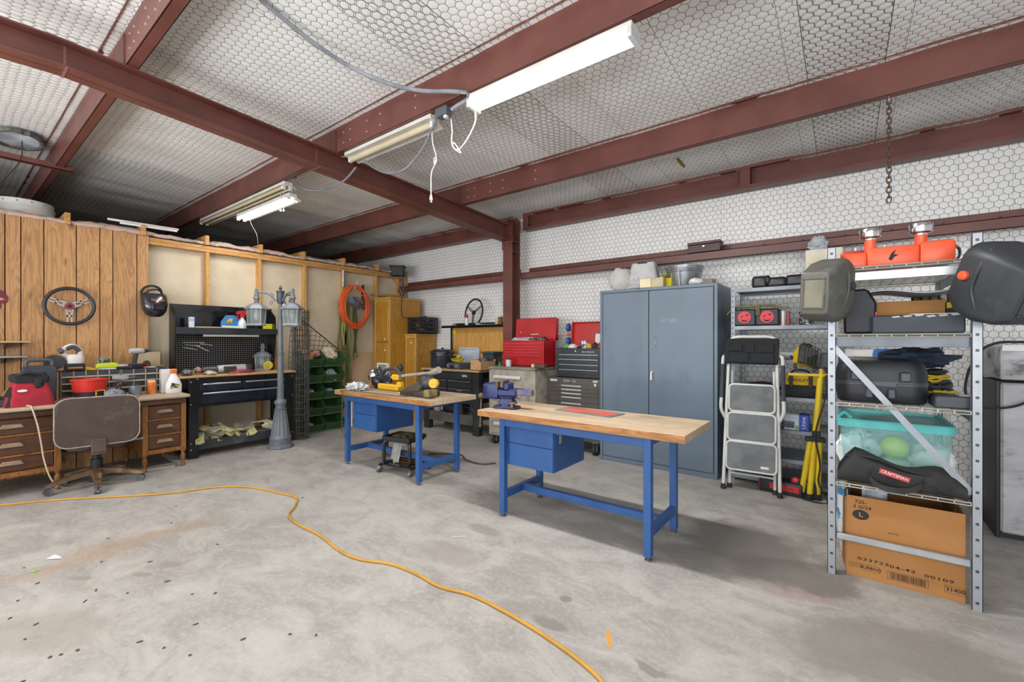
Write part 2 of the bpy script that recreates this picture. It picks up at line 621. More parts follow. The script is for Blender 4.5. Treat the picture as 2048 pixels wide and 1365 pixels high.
def netting(name, ax, base, base2, w=0.058, lap=None, seam=0.62, dirt=0.0):
    """white insulation facing quilted behind hexagonal wire netting; ax = object axes used for (across, along)"""
    m, nt, p = newmat(name)
    tc = N(nt, 'ShaderNodeTexCoord').outputs['Object']
    sp = N(nt, 'ShaderNodeSeparateXYZ')
    nt.links.new(tc, sp.inputs[0])
    cb = N(nt, 'ShaderNodeCombineXYZ')
    nt.links.new(sp.outputs[ax[0]], cb.inputs[0])
    nt.links.new(sp.outputs[ax[1]], cb.inputs[1])
    uv = cb.outputs[0]
    wob = N(nt, 'ShaderNodeTexNoise')
    nt.links.new(uv, wob.inputs['Vector'])
    wob.inputs['Scale'].default_value = 5.0
    wob.inputs['Detail'].default_value = 3
    warp = vmt(nt, 'MULTIPLY', vmt(nt, 'SUBTRACT', wob.outputs['Color'], (0.5, 0.5, 0.5)), (0.030, 0.030, 0))

    def hexd(off, rot=0.0):
        q = vmt(nt, 'ADD', uv, warp)
        q = vmt(nt, 'ADD', vmt(nt, 'MULTIPLY', q, (1 / w, 1 / w, 0)), (off[0] + 1000.0, off[1] + 1732.0508, 0))
        r = (1.0, 1.7320508, 1.0)
        h = (0.5, 0.8660254, 0.0)
        a = vmt(nt, 'SUBTRACT', vmt(nt, 'MODULO', q, r), h)
        b = vmt(nt, 'SUBTRACT', vmt(nt, 'MODULO', vmt(nt, 'SUBTRACT', q, h), r), h)
        a = vmt(nt, 'MULTIPLY', a, (1, 1, 0))
        b = vmt(nt, 'MULTIPLY', b, (1, 1, 0))
        sel = mth(nt, 'LESS_THAN', vmt(nt, 'DOT_PRODUCT', a, a), vmt(nt, 'DOT_PRODUCT', b, b))
        mx = N(nt, 'ShaderNodeMix', data_type='VECTOR')
        nt.links.new(sel, mx.inputs[0])
        nt.links.new(b, mx.inputs[4])
        nt.links.new(a, mx.inputs[5])
        g = vmt(nt, 'ABSOLUTE', mx.outputs[1])
        d1 = vmt(nt, 'DOT_PRODUCT', g, (0.5, 0.8660254, 0))
        d2 = vmt(nt, 'DOT_PRODUCT', g, (1, 0, 0))
        return mth(nt, 'SUBTRACT', 0.5, mth(nt, 'MAXIMUM', d1, d2))
    e = hexd((0, 0))
    wire = smooth(nt, e, 0.042, 0.020)
    if lap:
        e2 = hexd((0.43, 0.71))
        band = mth(nt, 'LESS_THAN', mth(nt, 'PINGPONG', sp.outputs[ax[0]], lap[0]), lap[1])
        wire = mth(nt, 'MAXIMUM', wire, mth(nt, 'MULTIPLY', smooth(nt, e2, 0.042, 0.020), band))
        edge = mth(nt, 'COMPARE', mth(nt, 'PINGPONG', sp.outputs[ax[0]], lap[0]), lap[1])
        edge.node.inputs[2].default_value = 0.0025
        wire = mth(nt, 'MAXIMUM', wire, edge)
    sm = mth(nt, 'ABSOLUTE', mth(nt, 'SUBTRACT', mth(nt, 'FRACT', mth(nt, 'MULTIPLY', mth(nt, 'ADD', sp.outputs[ax[0]], mth(nt, 'MULTIPLY', wob.outputs['Fac'], 0.01)), 1 / seam)), 0.5))
    wire = mth(nt, 'MAXIMUM', wire, mth(nt, 'MULTIPLY', smooth(nt, sm, 0.0045, 0.0015), 0.8))
    n1 = nz(nt, tc, 1.3, 5, 0.6)
    col = mixc(nt, smooth(nt, n1, 0.35, 0.7), lin(base), lin(base2))
    if dirt:
        n2 = nz(nt, tc, 2.2, 6, 0.75)
        col = mixc(nt, mth(nt, 'MULTIPLY', smooth(nt, n2, 0.62, 0.8), dirt), col, lin('#9a8f78'))
    col = mixc(nt, mth(nt, 'MULTIPLY', wire, 0.92), col, lin('#474540'))
    nt.links.new(col, p.inputs['Base Color'])
    p.inputs['Roughness'].default_value = 0.55
    hgt = mth(nt, 'ADD', smooth(nt, e, 0.0, 0.35), mth(nt, 'MULTIPLY', nz(nt, tc, 14, 3), 0.5))
    bumpn(nt, p, hgt, 0.2, 0.006)
    return m


# floor
b = MB()
b.box((-13.0, -6.0, -0.15), (4.2, YW, 0.0))
struct(b.build('floor', concrete(), flat=True), 'worn grey concrete floor with oil and rust stains', 'floor')

# ceiling: insulation sagging between the purlins
b = MB()


def ceil_pt(u, v):
    x = -13.0 + 17.0 * u
    y = -3.0 + (YW + 3.0) * v
    k = (y - 0.735) / 1.5
    sag = -0.035 * abs(math.sin(PI * k)) * (0.6 + 0.5 * noise.noise(Vector((x * 0.9, y * 0.3, 3))))
    fold = 0.022 * noise.noise(Vector((x * 2.6, y * 0.35, 7))) + 0.012 * noise.noise(Vector((x * 6.5, y * 0.8, 1)))
    return (x, y, zc(y) + sag * 1.1 + fold * (0.25 + abs(math.sin(PI * k))) - 0.010)


b.sheet(ceil_pt, 220, 60)
struct(b.build('ceiling', netting('ceiling_insulation', (0, 1), '#ebebe9', '#dddcd9', lap=(1.05, 0.21), seam=0.61, dirt=0.3), ang=180), 'pale quilted insulation ceiling held up by wire netting', 'ceiling')
# roof sheets above the insulation
b = MB()
b.loft([[(x, -6.0, zc(-6.0) + 0.06), (x, RIDGE, zc(RIDGE) + 0.06), (x, YW, zc(YW) + 0.06), (x, YW, zc(YW) + 0.09), (x, RIDGE, zc(RIDGE) + 0.09), (x, -6.0, zc(-6.0) + 0.09)] for x in (-13.0, 4.2)], m=None)
struct(b.build('roof', mat('#8b8f92', rough=0.4, metal=0.6), flat=True))

# netted insulation wall
b = MB()


def wall_pt(u, v):
    x = -13.0 + 17.2 * u
    z = 3.18 * v
    return (x, YW - 0.02 + 0.014 * noise.noise(Vector((x * 2.2, 1, z * 2.0))), z)


b.sheet(wall_pt, 150, 30)
b.box((-13.0, YW + 0.03, 0), (4.2, YW + 0.10, 3.2))
struct(b.build('wall_right', netting('wall_insulation', (0, 2), '#e8e7e5', '#dddcda', seam=0.305, dirt=0.12), ang=180), 'white insulated wall quilted behind hexagonal wire netting', 'wall')
# far gable wall beyond the partition
b = MB()
b.box((-13.1, -6.0, 0), (-13.0, YW + 0.1, 3.4))
struct(b.build('wall_far', mat('#8c8a85', rough=0.8), flat=True))

# partition: plank panelling on the left, open studs with plywood on the right
PLY = mat('#cdbfa6', '#c2b398', rough=0.7, ns=2.5, dirt='#b5a487', dlo=0.55, dhi=0.8, name='plywood_sheet')
PINE = wood('#c79a5e', '#a97738', '#8a5c2c', axis=2, scale=1.0, rough=0.6, name='pine_stud')
PINEY = wood('#c4945a', '#a57236', '#8a5c2c', axis=1, scale=1.0, rough=0.6, name='pine_plate')
PANEL = wood('#b5885a', '#946a40', '#5f4029', axis=2, scale=0.75, rough=0.42, name='knotty_panelling', island=True)
b = MB()
b.box((XP - 0.02, 1.40, 0), (XP, YW - 0.02, 2.47))
wl = struct(b.build('wall_left', PLY, flat=True), 'wooden partition wall, plank panelling beside open studs', 'wall')
b = MB()
ys = [-1.5, -1.18, -0.9, -0.62, -0.42, -0.2, 0.1, 0.28] + [onx(px, 600, XPAN)[1] for px in (10, 42, 88, 153, 200, 226, 274)] + [1.475]
for y0, y1 in zip(ys[:-1], ys[1:]):
    b.box((XPAN - 0.012, y0 + 0.0035, 0.0), (XPAN, y1 - 0.0035, 2.50), 0.002)
b.build('panelling', PANEL, wl)
b = MB()
b.box((XPAN - 0.03, -1.5, 0.0), (XPAN - 0.0125, 1.472, 2.49))
b.build('panel_backing', mat('#2a1c12', rough=0.9), wl, flat=True)
for px in (416, 520, 611, 688, 754):
    y = onx(px, 600, -6.29)[1]
    b = MB()
    b.box((XP, y - 0.019, 0.038), (-6.29, y + 0.019, 2.405), 0.002)
    b.build('stud', PINE, wl, flat=True)
for y in (4.98, 5.14):
    b = MB()
    b.box((XP, y - 0.019, 0.038), (-6.29, y + 0.019, 2.405), 0.002)
    b.build('stud', PINE, wl, flat=True)
for q0, q1 in (((XP, 1.40, 2.405), (-6.285, YW - 0.03, 2.443)), ((XP, 1.44, 2.445), (-6.285, YW - 0.03, 2.483)), ((XP, 1.40, 0.0), (-6.29, YW - 0.03, 0.038)), ((XP, 4.46, 2.07), (-6.30, 5.15, 2.105))):
    b = MB()
    b.box(q0, q1, 0.002)
    b.build('wall_plate', PINEY, wl, flat=True)
b = MB()
b.box((XP + 0.001, 3.93, 0.0), (XP + 0.014, 4.47, 1.12), 0.001)
plab(b.build('plywood_offcut', mat('#cdb492', '#c2a680', rough=0.7, ns=3, name='clean_plywood'), wl, flat=True), 'smaller plywood sheet leaning low on the stud wall')
INS = mat('#c9a596', '#b6a79a', rough=0.95, ns=8, dirt='#8f857c', dlo=0.5, dhi=0.65, dns=9, bump=0.6, name='fluffy_insulation')
b = MB()


def ins_pt(u, v):
    y = -1.4 + 6.5 * u
    x = -6.262 - 0.30 * v
    return (x, y, 2.505 + 0.055 * math.sin(PI * min(v * 1.6 + 0.12, 1)) * (0.8 + 0.6 * noise.noise(Vector((y * 5, v * 3, 0)))) + 0.018 * noise.noise(Vector((y * 17, v * 9, 4))))


b.sheet(ins_pt, 220, 10, 0.03)
b.build('insulation_strip', INS, wl, ang=180)
for px in (135, 287, 414, 522, 608, 688, 757):
    y = onx(px, 500, -6.25)[1]
    b = MB()
    b.box((-7.6, y - 0.021, 2.486), (-6.235, y + 0.021, 2.60), 0.003)
    b.build('joist', PINEY, wl, flat=True)
b = MB()
b.box((-13.0, -6.0, 2.44), (XP - 0.02, YW - 0.05, 2.482))
struct(b.build('loft_floor', mat('#a79a86', '#94887a', rough=0.9, name='loft_boards'), flat=True), 'boarded loft deck behind the partition top', 'loft floor')

# ================================================================ STEEL FRAME


def zsec(name, x0, x1, yw, zb, h, fl=0.062, label='', mtl=None, group=None):
    b = MB()
    t = 0.004
    b.box((x0, yw - t, zb), (x1, yw + t, zb + h))
    b.box((x0, yw, zb), (x1, yw + fl, zb + t * 2))
    b.box((x0, yw + fl - t, zb), (x1, yw + fl, zb + 0.022))
    b.box((x0, yw - fl, zb + h - 2 * t), (x1, yw, zb + h))
    b.box((x0, yw - fl, zb + h - 0.022), (x1, yw - fl + t, zb + h))
    return tag(b.build(name, mtl or STEEL_RED, flat=True), label, 'beam', group)


for yw, lab in ((0.735, 'red oxide steel roof purlin nearest the ridge, at upper left'),
                (2.18, 'red oxide steel roof purlin carrying the fluorescent lights'),
                (3.77, 'red oxide steel roof purlin with the rusty chain hanging from it')):
    o = zsec('roof_purlin', -13.0, 4.0, yw, rt(yw) + 0.002, 0.235, label=lab)
    L = [(x, yw - 0.004, rt(yw) + dz) for x in (-4.10, -3.98, -3.50, -3.40, -3.16, -2.98, -2.55) for dz in (0.06, 0.15)]
    if yw < 1:
        L += [(-3.3 + 0.2 * i, yw - 0.004, rt(yw) + 0.07) for i in range(8)]
    rep(MB().cyl((0, 0, 0), (0, -0.006, 0), 0.008, n=8), 'bolt', BOLT, o, L)
    rep(MB().cyl((0, 0, 0), (0, 0, -0.03), 0.003, n=6), 'roof_screw', BOLT, o, [(-4.4 + 0.36 * i, yw - 0.045, rt(yw) + 0.236) for i in range(17)])
    bb = MB()
    bb.box((-3.74, yw - 0.012, rt(yw) + 0.004), (-3.62, yw - 0.004, rt(yw) + 0.2))
    bb.build('splice_clip', STEEL_RED, o, flat=True)
# the ridge rafters
XR = -3.68


def rafter(y0, y1):
    b = MB()
    L = []
    n = 14
    for i in range(n + 1):
        L.append(y0 + (y1 - y0) * i / n)
    ys_ = sorted(L + ([RIDGE] if y0 < RIDGE < y1 else []))

    def strip(xa, xb, fa, fb):
        b.loft([[(xa, y, fa(y)), (xb, y, fa(y)), (xb, y, fb(y)), (xa, y, fb(y))] for y in ys_])
    strip(XR - 0.004, XR + 0.004, rb, rt)
    strip(XR - 0.078, XR + 0.078, rb, lambda y: rb(y) + 0.010)
    strip(XR - 0.078, XR + 0.078, lambda y: rt(y) - 0.010, rt)
    return b


o = tag(rafter(-6.0, 4.745).build('roof_rafter', STEEL_RED, flat=True), 'long red oxide steel rafter crossing under the roof purlins', 'beam')
for y in (0.47, 2.02):
    b = MB()
    b.box((XR + 0.004, y - 0.006, rb(y)), (XR + 0.006, y + 0.006, rt(y)))
    b.box((XR - 0.078, y - 0.006, rb(y) - 0.004), (XR + 0.0785, y + 0.006, rb(y) + 0.001))
    b.build('weld_seam', mat('#8a5a50', '#7a4c44', rough=0.6, ns=40, name='weld_bead'), o)
b = MB()
b.box((XR - 0.08, 4.732, rb(4.74) - 0.02), (XR + 0.08, 4.747, rt(4.74) - 0.005))
b.build('end_plate', STEEL_RED, o, flat=True)
# column
b = MB()
b.box((XR - 0.078, 4.75, 0.012), (XR + 0.078, 4.76, rt(4.75) + 0.03))
b.box((XR - 0.078, 4.925, 0.012), (XR + 0.078, 4.935, 2.98))
b.box((XR - 0.004, 4.755, 0.012), (XR + 0.004, 4.93, 2.98))
col = tag(b.build('steel_column', STEEL_RED, flat=True), 'red oxide steel column standing against the netted wall', 'column')
b = MB()
b.box((XR - 0.11, 4.72, 0.0), (XR + 0.11, 4.96, 0.012))
b.build('base_plate', STEEL_RED, col, flat=True)
b = MB()
b.box((XR - 0.092, 4.744, 2.56), (XR + 0.08, 4.752, 2.70))
b.box((XR + 0.004, 4.76, 2.66), (XR + 0.078, 4.925, 2.67))
b.box((XR + 0.004, 4.76, 2.52), (XR + 0.078, 4.925, 2.53))
b.build('stiffener_plate', STEEL_RED, col, flat=True)
rep(MB().cyl((0, 0, 0), (0, -0.01, 0), 0.011, n=6), 'bolt', mat('#5a3530', rough=0.5), col, [(XR - 0.045, 4.744, 2.63), (XR + 0.04, 4.744, 2.63), (XR + 0.055, 4.732, 2.75), (XR + 0.055, 4.732, 2.80), (XR + 0.055, 4.732, 2.86)])
# eave struts
for x0, x1, lab in ((-13.0, XR - 0.09, 'dark red steel eave beam over the partition end of the wall'), (XR + 0.09, 4.0, 'dark red steel eave beam along the top of the netted wall')):
    b = MB()
    zb_, zt_ = 2.855, zc(5.05) - 0.01
    b.box((x0, 5.10, zb_), (x1, 5.106, zt_))
    b.box((x0, 4.99, zb_), (x1, 5.10, zb_ + 0.006))
    b.box((x0, 4.985, zb_), (x1, 4.991, zb_ + 0.035))
    b.box((x0, 4.99, zt_ - 0.006), (x1, 5.10, zt_))
    b.box((x0, 4.985, zt_ - 0.03), (x1, 4.991, zt_))
    o = tag(b.build('eave_beam', STEEL_RED, flat=True), lab, 'beam')
    for px in ((1490,) if x0 > -5 else ()):
        x = ony(px, 350, 4.99)[0]
        b = MB()
        b.box((x - 0.045, 4.987, zb_ + 0.02), (x + 0.045, 4.993, zt_ - 0.02))
        b.box((x + 0.040, 4.99, zb_ + 0.02), (x + 0.045, 5.10, zt_ - 0.02))
        b.build('clip_plate', STEEL_RED, o, flat=True)
    if x0 > -5:
        b = MB()
        b.box((x0 + 0.005, 4.975, zb_ - 0.01), (x0 + 0.075, 4.985, zt_))
        b.build('connection_plate', STEEL_RED, o, flat=True)
# wall girts
for x0, x1, lab in ((-6.26, XR - 0.08, 'red steel wall girt between partition and column'), (XR + 0.08, 4.0, 'long red steel wall girt right of the column')):
    b = MB()
    b.box((x0, 4.94, 2.165), (x1, 4.946, 2.25))
    b.box((x0, 4.94, 2.244), (x1, 5.175, 2.25))
    b.box((x0, 4.94, 2.165), (x1, 4.96, 2.170))
    b.box((x0, 5.155, 2.25), (x1, 5.165, 2.345))
    o = tag(b.build('wall_girt', STEEL_RED, flat=True), lab, 'beam')
    rep(MB().cyl((0, 0, 0), (0, -0.008, 0), 0.008, n=6), 'screw', mat('#3c2220', rough=0.5), o, [(x0 + 0.3 + 0.33 * k, 5.155, 2.30) for k in range(int((min(x1, 1.6) - x0 - 0.3) / 0.33) + 1)])
# flange brace near the ridge
b = MB()
x = -6.28
b.box((x - 0.03, -2.0, 3.02), (x + 0.03, 0.86, 3.026))
b.box((x + 0.024, -2.0, 3.02), (x + 0.03, 0.86, 3.075))
tag(b.build('angle_brace', STEEL_RED, flat=True), 'slim red steel angle bar fixed under the ridge purlin', 'brace')
# ================================================================ UNDER THE ROOF
GLOW = mat('#fffdf8', rough=0.4, emit=5.0, name='lit_tube')
FIXW = mat('#dcdad4', '#cfccc4', rough=0.4, name='white_enamel')
CREAM = mat('#c9bda2', '#bdb196', rough=0.5, name='aged_cream_lens')
CORDW = mat('#e4e2da', rough=0.5, name='white_cord')
CABLE_G = mat('#8c9299', '#7c8288', rough=0.45, metal=0.4, name='grey_cable')
zf = rt(2.18)
# A, the lit wraparound fixture
t = thing('fluorescent_light', 'bright lit fluorescent fixture under the purlin, nearest the camera', 'light', (-1.47, 2.25, zf))
b = MB()
b.box((-0.585, -0.055, -0.032), (0.585, 0.065, 0.0), 0.004)
b.build('housing', FIXW, t)
b = MB()
b.prism([(-0.058, 0.0), (-0.05, -0.042), (-0.03, -0.052), (0.03, -0.052), (0.05, -0.042), (0.058, 0.0)], 1.12, TRS((-0.56, 0.005, -0.032)) @ Matrix(((0, 0, 1, 0), (1, 0, 0, 0), (0, 1, 0, 0), (0, 0, 0, 1))))
plab(b.build('lens', GLOW, t), 'glowing white lens')
for s_ in (-1, 1):
    b = MB()
    b.box((s_ * 0.561, -0.06, -0.088), (s_ * 0.585, 0.07, -0.03), 0.003)
    b.build('end_cap', mat('#cfd2d2', rough=0.3), t)
b = MB()
P = [ony(949, 216, 2.26), ony(951, 240, 2.26), ony(940, 268, 2.26), ony(924, 293, 2.26), ony(913, 300, 2.26), ony(905, 292, 2.26), ony(908, 286, 2.25), ony(918, 300, 2.25), ony(921, 306, 2.25), ony(908, 297, 2.25), ony(903, 284, 2.25), ony(904, 262, 2.24), ony(902, 238, 2.23)]
b.tube(spline([Vector(p) - Vector((-1.47, 2.25, zf)) for p in P], 5), 0.0042, 6)
b.build('power_cord', CORDW, t)


def strip(name, label, x0, x1, z, lit=False, two=True, dy=0.0):
    L = x1 - x0
    t = thing(name, label, 'light', ((x0 + x1) / 2, 2.25 + dy, z))
    b = MB()
    b.box((-L / 2, -0.04, -0.04), (L / 2, 0.05, 0.0), 0.003)
    b.build('housing', FIXW, t)
    b = MB()
    b.prism([(-0.085, -0.055), (-0.08, -0.055), (-0.03, -0.030), (0.04, -0.030), (0.09, -0.055), (0.095, -0.055), (0.045, -0.022), (-0.035, -0.022)], L - 0.02, TRS((-L / 2 + 0.01, 0.005, -0.005)) @ Matrix(((0, 0, 1, 0), (1, 0, 0, 0), (0, 1, 0, 0), (0, 0, 0, 1))))
    b.build('reflector', FIXW, t)
    for s_ in ((-1, 1) if two else (0,)):
        b = MB()
        b.cyl((-L / 2 + 0.04, 0.005 + s_ * 0.035, -0.058), (L / 2 - 0.04, 0.005 + s_ * 0.035, -0.058), 0.018 if two else 0.026, n=12)
        plab(b.build('tube', GLOW if lit else CREAM, t), 'lit tube' if lit else 'unlit cream tube')
    for s_ in (-1, 1):
        for q in ((-1, 1) if two else (0,)):
            b = MB()
            b.box((s_ * (L / 2 - 0.045), q * 0.035 - 0.012, -0.082), (s_ * (L / 2 - 0.015), q * 0.035 + 0.022, -0.03), 0.003)
            b.build('lamp_holder', WHITE_PL, t)
    return t


tb = strip('fluorescent_light', 'unlit cream fluorescent fixture with a plug hanging from its cord', -3.55, -2.43, zf, two=False)
o0 = Vector(tb.location)
b = MB()
P = [ony(868, 236, 2.27), ony(864, 262, 2.27), ony(866, 290, 2.27), ony(872, 312, 2.27), ony(869, 330, 2.27), ony(868, 316, 2.26), ony(873, 322, 2.26), ony(863, 345, 2.27), ony(862, 372, 2.27), ony(862, 392, 2.27)]
b.tube(spline([Vector(p) - o0 for p in P], 5), 0.0042, 6)
b.build('power_cord', CORDW, tb)
b = MB()
p = Vector(ony(862, 396, 2.27)) - o0
b.cyl(p + Vector((0, 0, 0.02)), p + Vector((0, 0, -0.015)), 0.007, 0.013, 10)
for dx in (-0.006, 0.006):
    b.box(p + Vector((dx - 0.001, -0.003, -0.035)), p + Vector((dx + 0.001, 0.003, -0.014)))
b.build('plug', WHITE_PL, tb)
strip('fluorescent_light', 'long unlit cream fluorescent strip at the partition end of the purlin', -7.05, -4.66, zf - 0.005)
tc_ = strip('shop_light', 'lit two-tube shop light hung below the unlit strip', -5.98, -4.66, zf - 0.115, lit=True, dy=0.05)
o0 = Vector(tc_.location)
for px in (561, 567):
    b = MB()
    p = Vector(ony(px, 388, 2.25)) - o0
    b.tube([p, p + Vector((0.0, 0, -0.17))], 0.003, 6)
    b.ball(p + Vector((0, 0, -0.18)), 0.012, 10, 6)
    b.build('pull_cord', CORDW, tc_)
b = MB()
for x in (-0.5, 0.5):
    b.tube([(x, 0, 0), (x, -0.03, 0.07)], 0.003, 6)
b.build('hanger_wire', CABLE_G, tc_)
# hanging wire below it
b = MB()
P = [ony(498, 432, 2.25), ony(503, 450, 2.25), ony(513, 468, 2.25), ony(516, 488, 2.25)]
b.tube(spline(P, 4), 0.0016, 5)
tag(b.build('loose_wire', mat('#8d8d8a', rough=0.6)), 'thin grey wire dangling under the shop light', 'wire')
# flexible conduit and junction box
b = MB()
pts = [(500, -30, 3.24), (525, 2, 3.23), (570, 40, 3.21), (630, 88, 3.18), (700, 133, 3.13), (770, 165, 3.07), (840, 181, 3.02), (905, 183, 2.985)]
P = [onz(x, y, z) for x, y, z in pts] + [ony(938, 187, 2.20), ony(934, 199, 2.20), ony(915, 211, 2.20), ony(904, 219, 2.21)]
P = spline(P, 22)
b.tube(P, [0.0125 + 0.0022 * (i % 2) for i in range(len(P))], 8)
tag(b.build('flexible_conduit', mat('#a8adb4', '#868c94', rough=0.4, metal=0.5, name='armoured_conduit')), 'silver flexible conduit looping across the ceiling to a junction box', 'conduit')
p = ony(888, 226, 2.23)
t = thing('junction_box', 'small grey outlet box under the purlin between two lights', 'electrical box', p)
b = MB()
b.box((-0.06, -0.035, -0.03), (0.055, 0.035, 0.035), 0.006)
b.build('box', mat('#6f757c', rough=0.45, metal=0.4), t)
b = MB()
b.cbox((0.03, -0.01, -0.04), (0.03, 0.03, 0.02), 0.004)
b.build('plug', WHITE_PL, t)
b = MB()
P = [ony(872, 238, 2.24), ony(862, 262, 2.26), ony(845, 298, 2.28), ony(812, 337, 2.28), ony(780, 347, 2.28), ony(752, 338, 2.28), ony(730, 322, 2.27)]
b.tube(spline(P, 8), 0.009, 8)
tag(b.build('cable', CABLE_G), 'grey cable drooping in a loop under the unlit fixture', 'cable')
b = MB()
P = [ony(585, 352, 2.25), ony(592, 366, 2.27), ony(612, 379, 2.28), ony(642, 381, 2.28), ony(668, 372, 2.28), ony(690, 360, 2.27), ony(712, 335, 2.25)]
b.tube(spline(P, 8), 0.009, 8)
b.box(Vector(P[0]) + Vector((-0.03, -0.03, -0.02)), Vector(P[0]) + Vector((0.03, 0.03, 0.07)), 0.004)
tag(b.build('cable', CABLE_G), 'grey cable looping behind the rafter beside the shop light', 'cable')
# chain on the right hand purlin
ch = ony(1778, 190, 3.81)
t = thing('chain', 'rusty steel chain hanging from the right hand purlin', 'chain', (ch[0], 3.81, rt(3.77) + 0.002))
mb = MB()
L = []
for i in range(20):
    a = 2 * PI * i / 20
    L.append((0.011 * math.cos(a), 0, 0.011 * math.sin(a) + (0.010 if math.sin(a) > 0 else -0.010)))
mb.tube(L, 0.0042, 6, closed=True)
k = 21
rep(mb, 'link', mat('#6b5442', '#4a3b30', rough=0.6, metal=0.5, ns=20, name='rusty_link'), t, [(0, 0, -0.03 - 0.0325 * i) for i in range(k)], [(0, 0, (PI / 2) * (i % 2)) for i in range(k)])
b = MB()
b.tube([(0, 0, 0), (0, 0, -0.012), (0.008, 0, -0.02), (0, 0, -0.028)], 0.004, 6)
b.build('hook', BOLT, t)
# box resting on the girt
x0, x1 = ony(1376, 500, 4.95)[0], ony(1441, 500, 4.95)[0]
t = thing('wooden_box', 'small dark maroon wooden box resting on the wall girt', 'box', (x0, 4.935, 2.252))
b = MB()
b.box((0, 0, 0), (x1 - x0, 0.13, 0.082), 0.004)
b.build('case', mat('#4a2a2b', '#3a2022', rough=0.45, ns=9), t)
b = MB()
b.box((-0.003, -0.004, 0.084), (x1 - x0 + 0.003, 0.134, 0.112), 0.004)
b.build('lid', mat('#54302f', '#452626', rough=0.45), t)
b = MB()
b.box(((x1 - x0) / 2 - 0.012, -0.006, 0.05), ((x1 - x0) / 2 + 0.012, -0.001, 0.068), 0.002)
b.build('label_plate', BOLT, t)
# torn spots in the insulation
b = MB()
p = Vector(onz(1362, 326, zc(4.4) - 0.045))
b.ball(p, (0.017, 0.14, 0.016), 12, 8, amp=0.3, seed=3)
tag(b.build('torn_insulation', mat('#8a7436', '#5a4a24', rough=0.9)), 'yellow-brown torn slit in the ceiling insulation', 'torn insulation')
b = MB()
p = Vector(ony(1613, 692, YW - 0.02))
b.ball(p, (0.05, 0.012, 0.025), 12, 8, amp=0.3, seed=5)
tag(b.build('torn_insulation', mat('#8a7436', '#5a4a24', rough=0.9)), 'yellow-brown torn spot in the netted wall behind the shelving', 'torn insulation')
# vent drum and roof opening at the far left
p = onx(46, 420, -6.85)
t = thing('roof_vent_drum', 'white ribbed metal vent drum standing on the partition top', 'vent', (-6.85, p[1], 2.482))
b = MB()
b.lathe([(0.34, 0.0), (0.34, 0.03), (0.31, 0.055), (0.25, 0.075), (0.232, 0.08), (0.232, 0.19), (0.237, 0.195), (0.237, 0.205), (0.228, 0.212), (0.228, 0.262), (0.22, 0.27), (0.0, 0.272)], 40)
b.build('drum', mat('#d7d6d0', '#c4c2ba', rough=0.4, name='white_vent'), t)
rep(MB().ball((0, 0, 0), 0.006, 8, 5), 'rivet', mat('#77736c', rough=0.5), t, [(0.233 * math.cos(a), 0.233 * math.sin(a), 0.24) for a in [R(q) for q in range(-140, 60, 25)]])
p = onz(34, 279, zc(0.3) - 0.06)
t = thing('roof_opening', 'jagged hole in the ceiling insulation showing bare metal', 'hole', p)
b = MB()
L = [((0.26 + 0.03 * noise.noise(Vector((i * 1.7, 0, 0)))) * math.cos(2 * PI * i / 40), (0.17 + 0.03 * noise.noise(Vector((i * 1.3, 4, 0)))) * math.sin(2 * PI * i / 40)) for i in range(40)]
b.prism(L, 0.01)
b.build('metal_sheet', mat('#e3eaf4', '#a9b0ba', rough=0.3, ns=5), t)  # pale tone paints in the daylight reflected by the metal
b = MB()
b.tube([(x, y, 0.0) for x, y in L], 0.022, 6, closed=True)
b.build('torn_edge', mat('#6d6b66', '#4f4d48', rough=0.9, ns=20), t)
b = MB()
P = [onx(44, 282, -6.2), onx(42, 318, -6.2), onx(22, 345, -6.2), onx(-4, 372, -6.2)]
b.tube(spline(P, 5), 0.004, 6)
tag(b.build('loose_wire', RUBBER), 'thin black wire hanging from the ceiling hole', 'wire')
# pipes lying on top of the partition
for i, (pa, pb, lab) in enumerate((((215, 450), (357, 462), 'white plastic pipe lying on the partition top, the upper one'), ((240, 458), (354, 468), 'white plastic pipe lying on the partition top, the lower one'))):
    xx = -6.30 + 0.04 * i
    A, B = onx(*pa, xx), onx(*pb, xx)
    zz = 2.628 if i == 0 else 2.585
    b = MB()
    b.cyl((xx, A[1], 2.616 - 0.028 * i), (xx, B[1], 2.625 - 0.028 * i), 0.013, n=12)
    tag(b.build('plastic_pipe', WHITE_PL), lab, 'pipe')
# ================================================================ ALONG THE PARTITION (fronts face +X: local x runs along +Y, local -y faces the room)
Q = PI / 2
DESKW = wood('#8d5a2f', '#6c4120', '#4a2b17', axis=0, scale=1.0, rough=0.5, wear='#5a3820', name='desk_oak')
DESKV = wood('#96622f', '#754820', '#4a2b17', axis=2, scale=1.0, rough=0.5, name='desk_frame_oak')
DESKDK = wood('#59361f', '#452917', None, axis=0, scale=1.0, rough=0.5, wear='#6b4527', name='desk_dark_oak')
DESKTOP = wood('#b9a48c', '#a08a72', None, axis=0, scale=0.8, rough=0.6, wear='#c4b6a3', name='worn_desk_top')
PULL = wood('#a08a72', '#7f6a55', None, axis=0, scale=1.4, rough=0.55, name='worn_pull')
# ---- desk
DX, DY = -5.44, 0.08
t = thing('wooden_desk', 'worn old oak pedestal desk against the plank panelling', 'desk', (DX, DY, 0), Q)
b = MB()
b.prism([(0.0, 0.02), (0.02, 0.0), (1.53, 0.0), (1.55, 0.02), (1.55, 0.80), (1.53, 0.82), (0.02, 0.82), (0.0, 0.80)], 0.03, TRS((0, 0, 0.72)), 0.008)
b.build('desk_top', DESKTOP, t)
b = MB()
b.box((0.03, 0.05, 0.665), (1.52, 0.78, 0.72), 0.003)
b.build('apron', DESKDK, t)


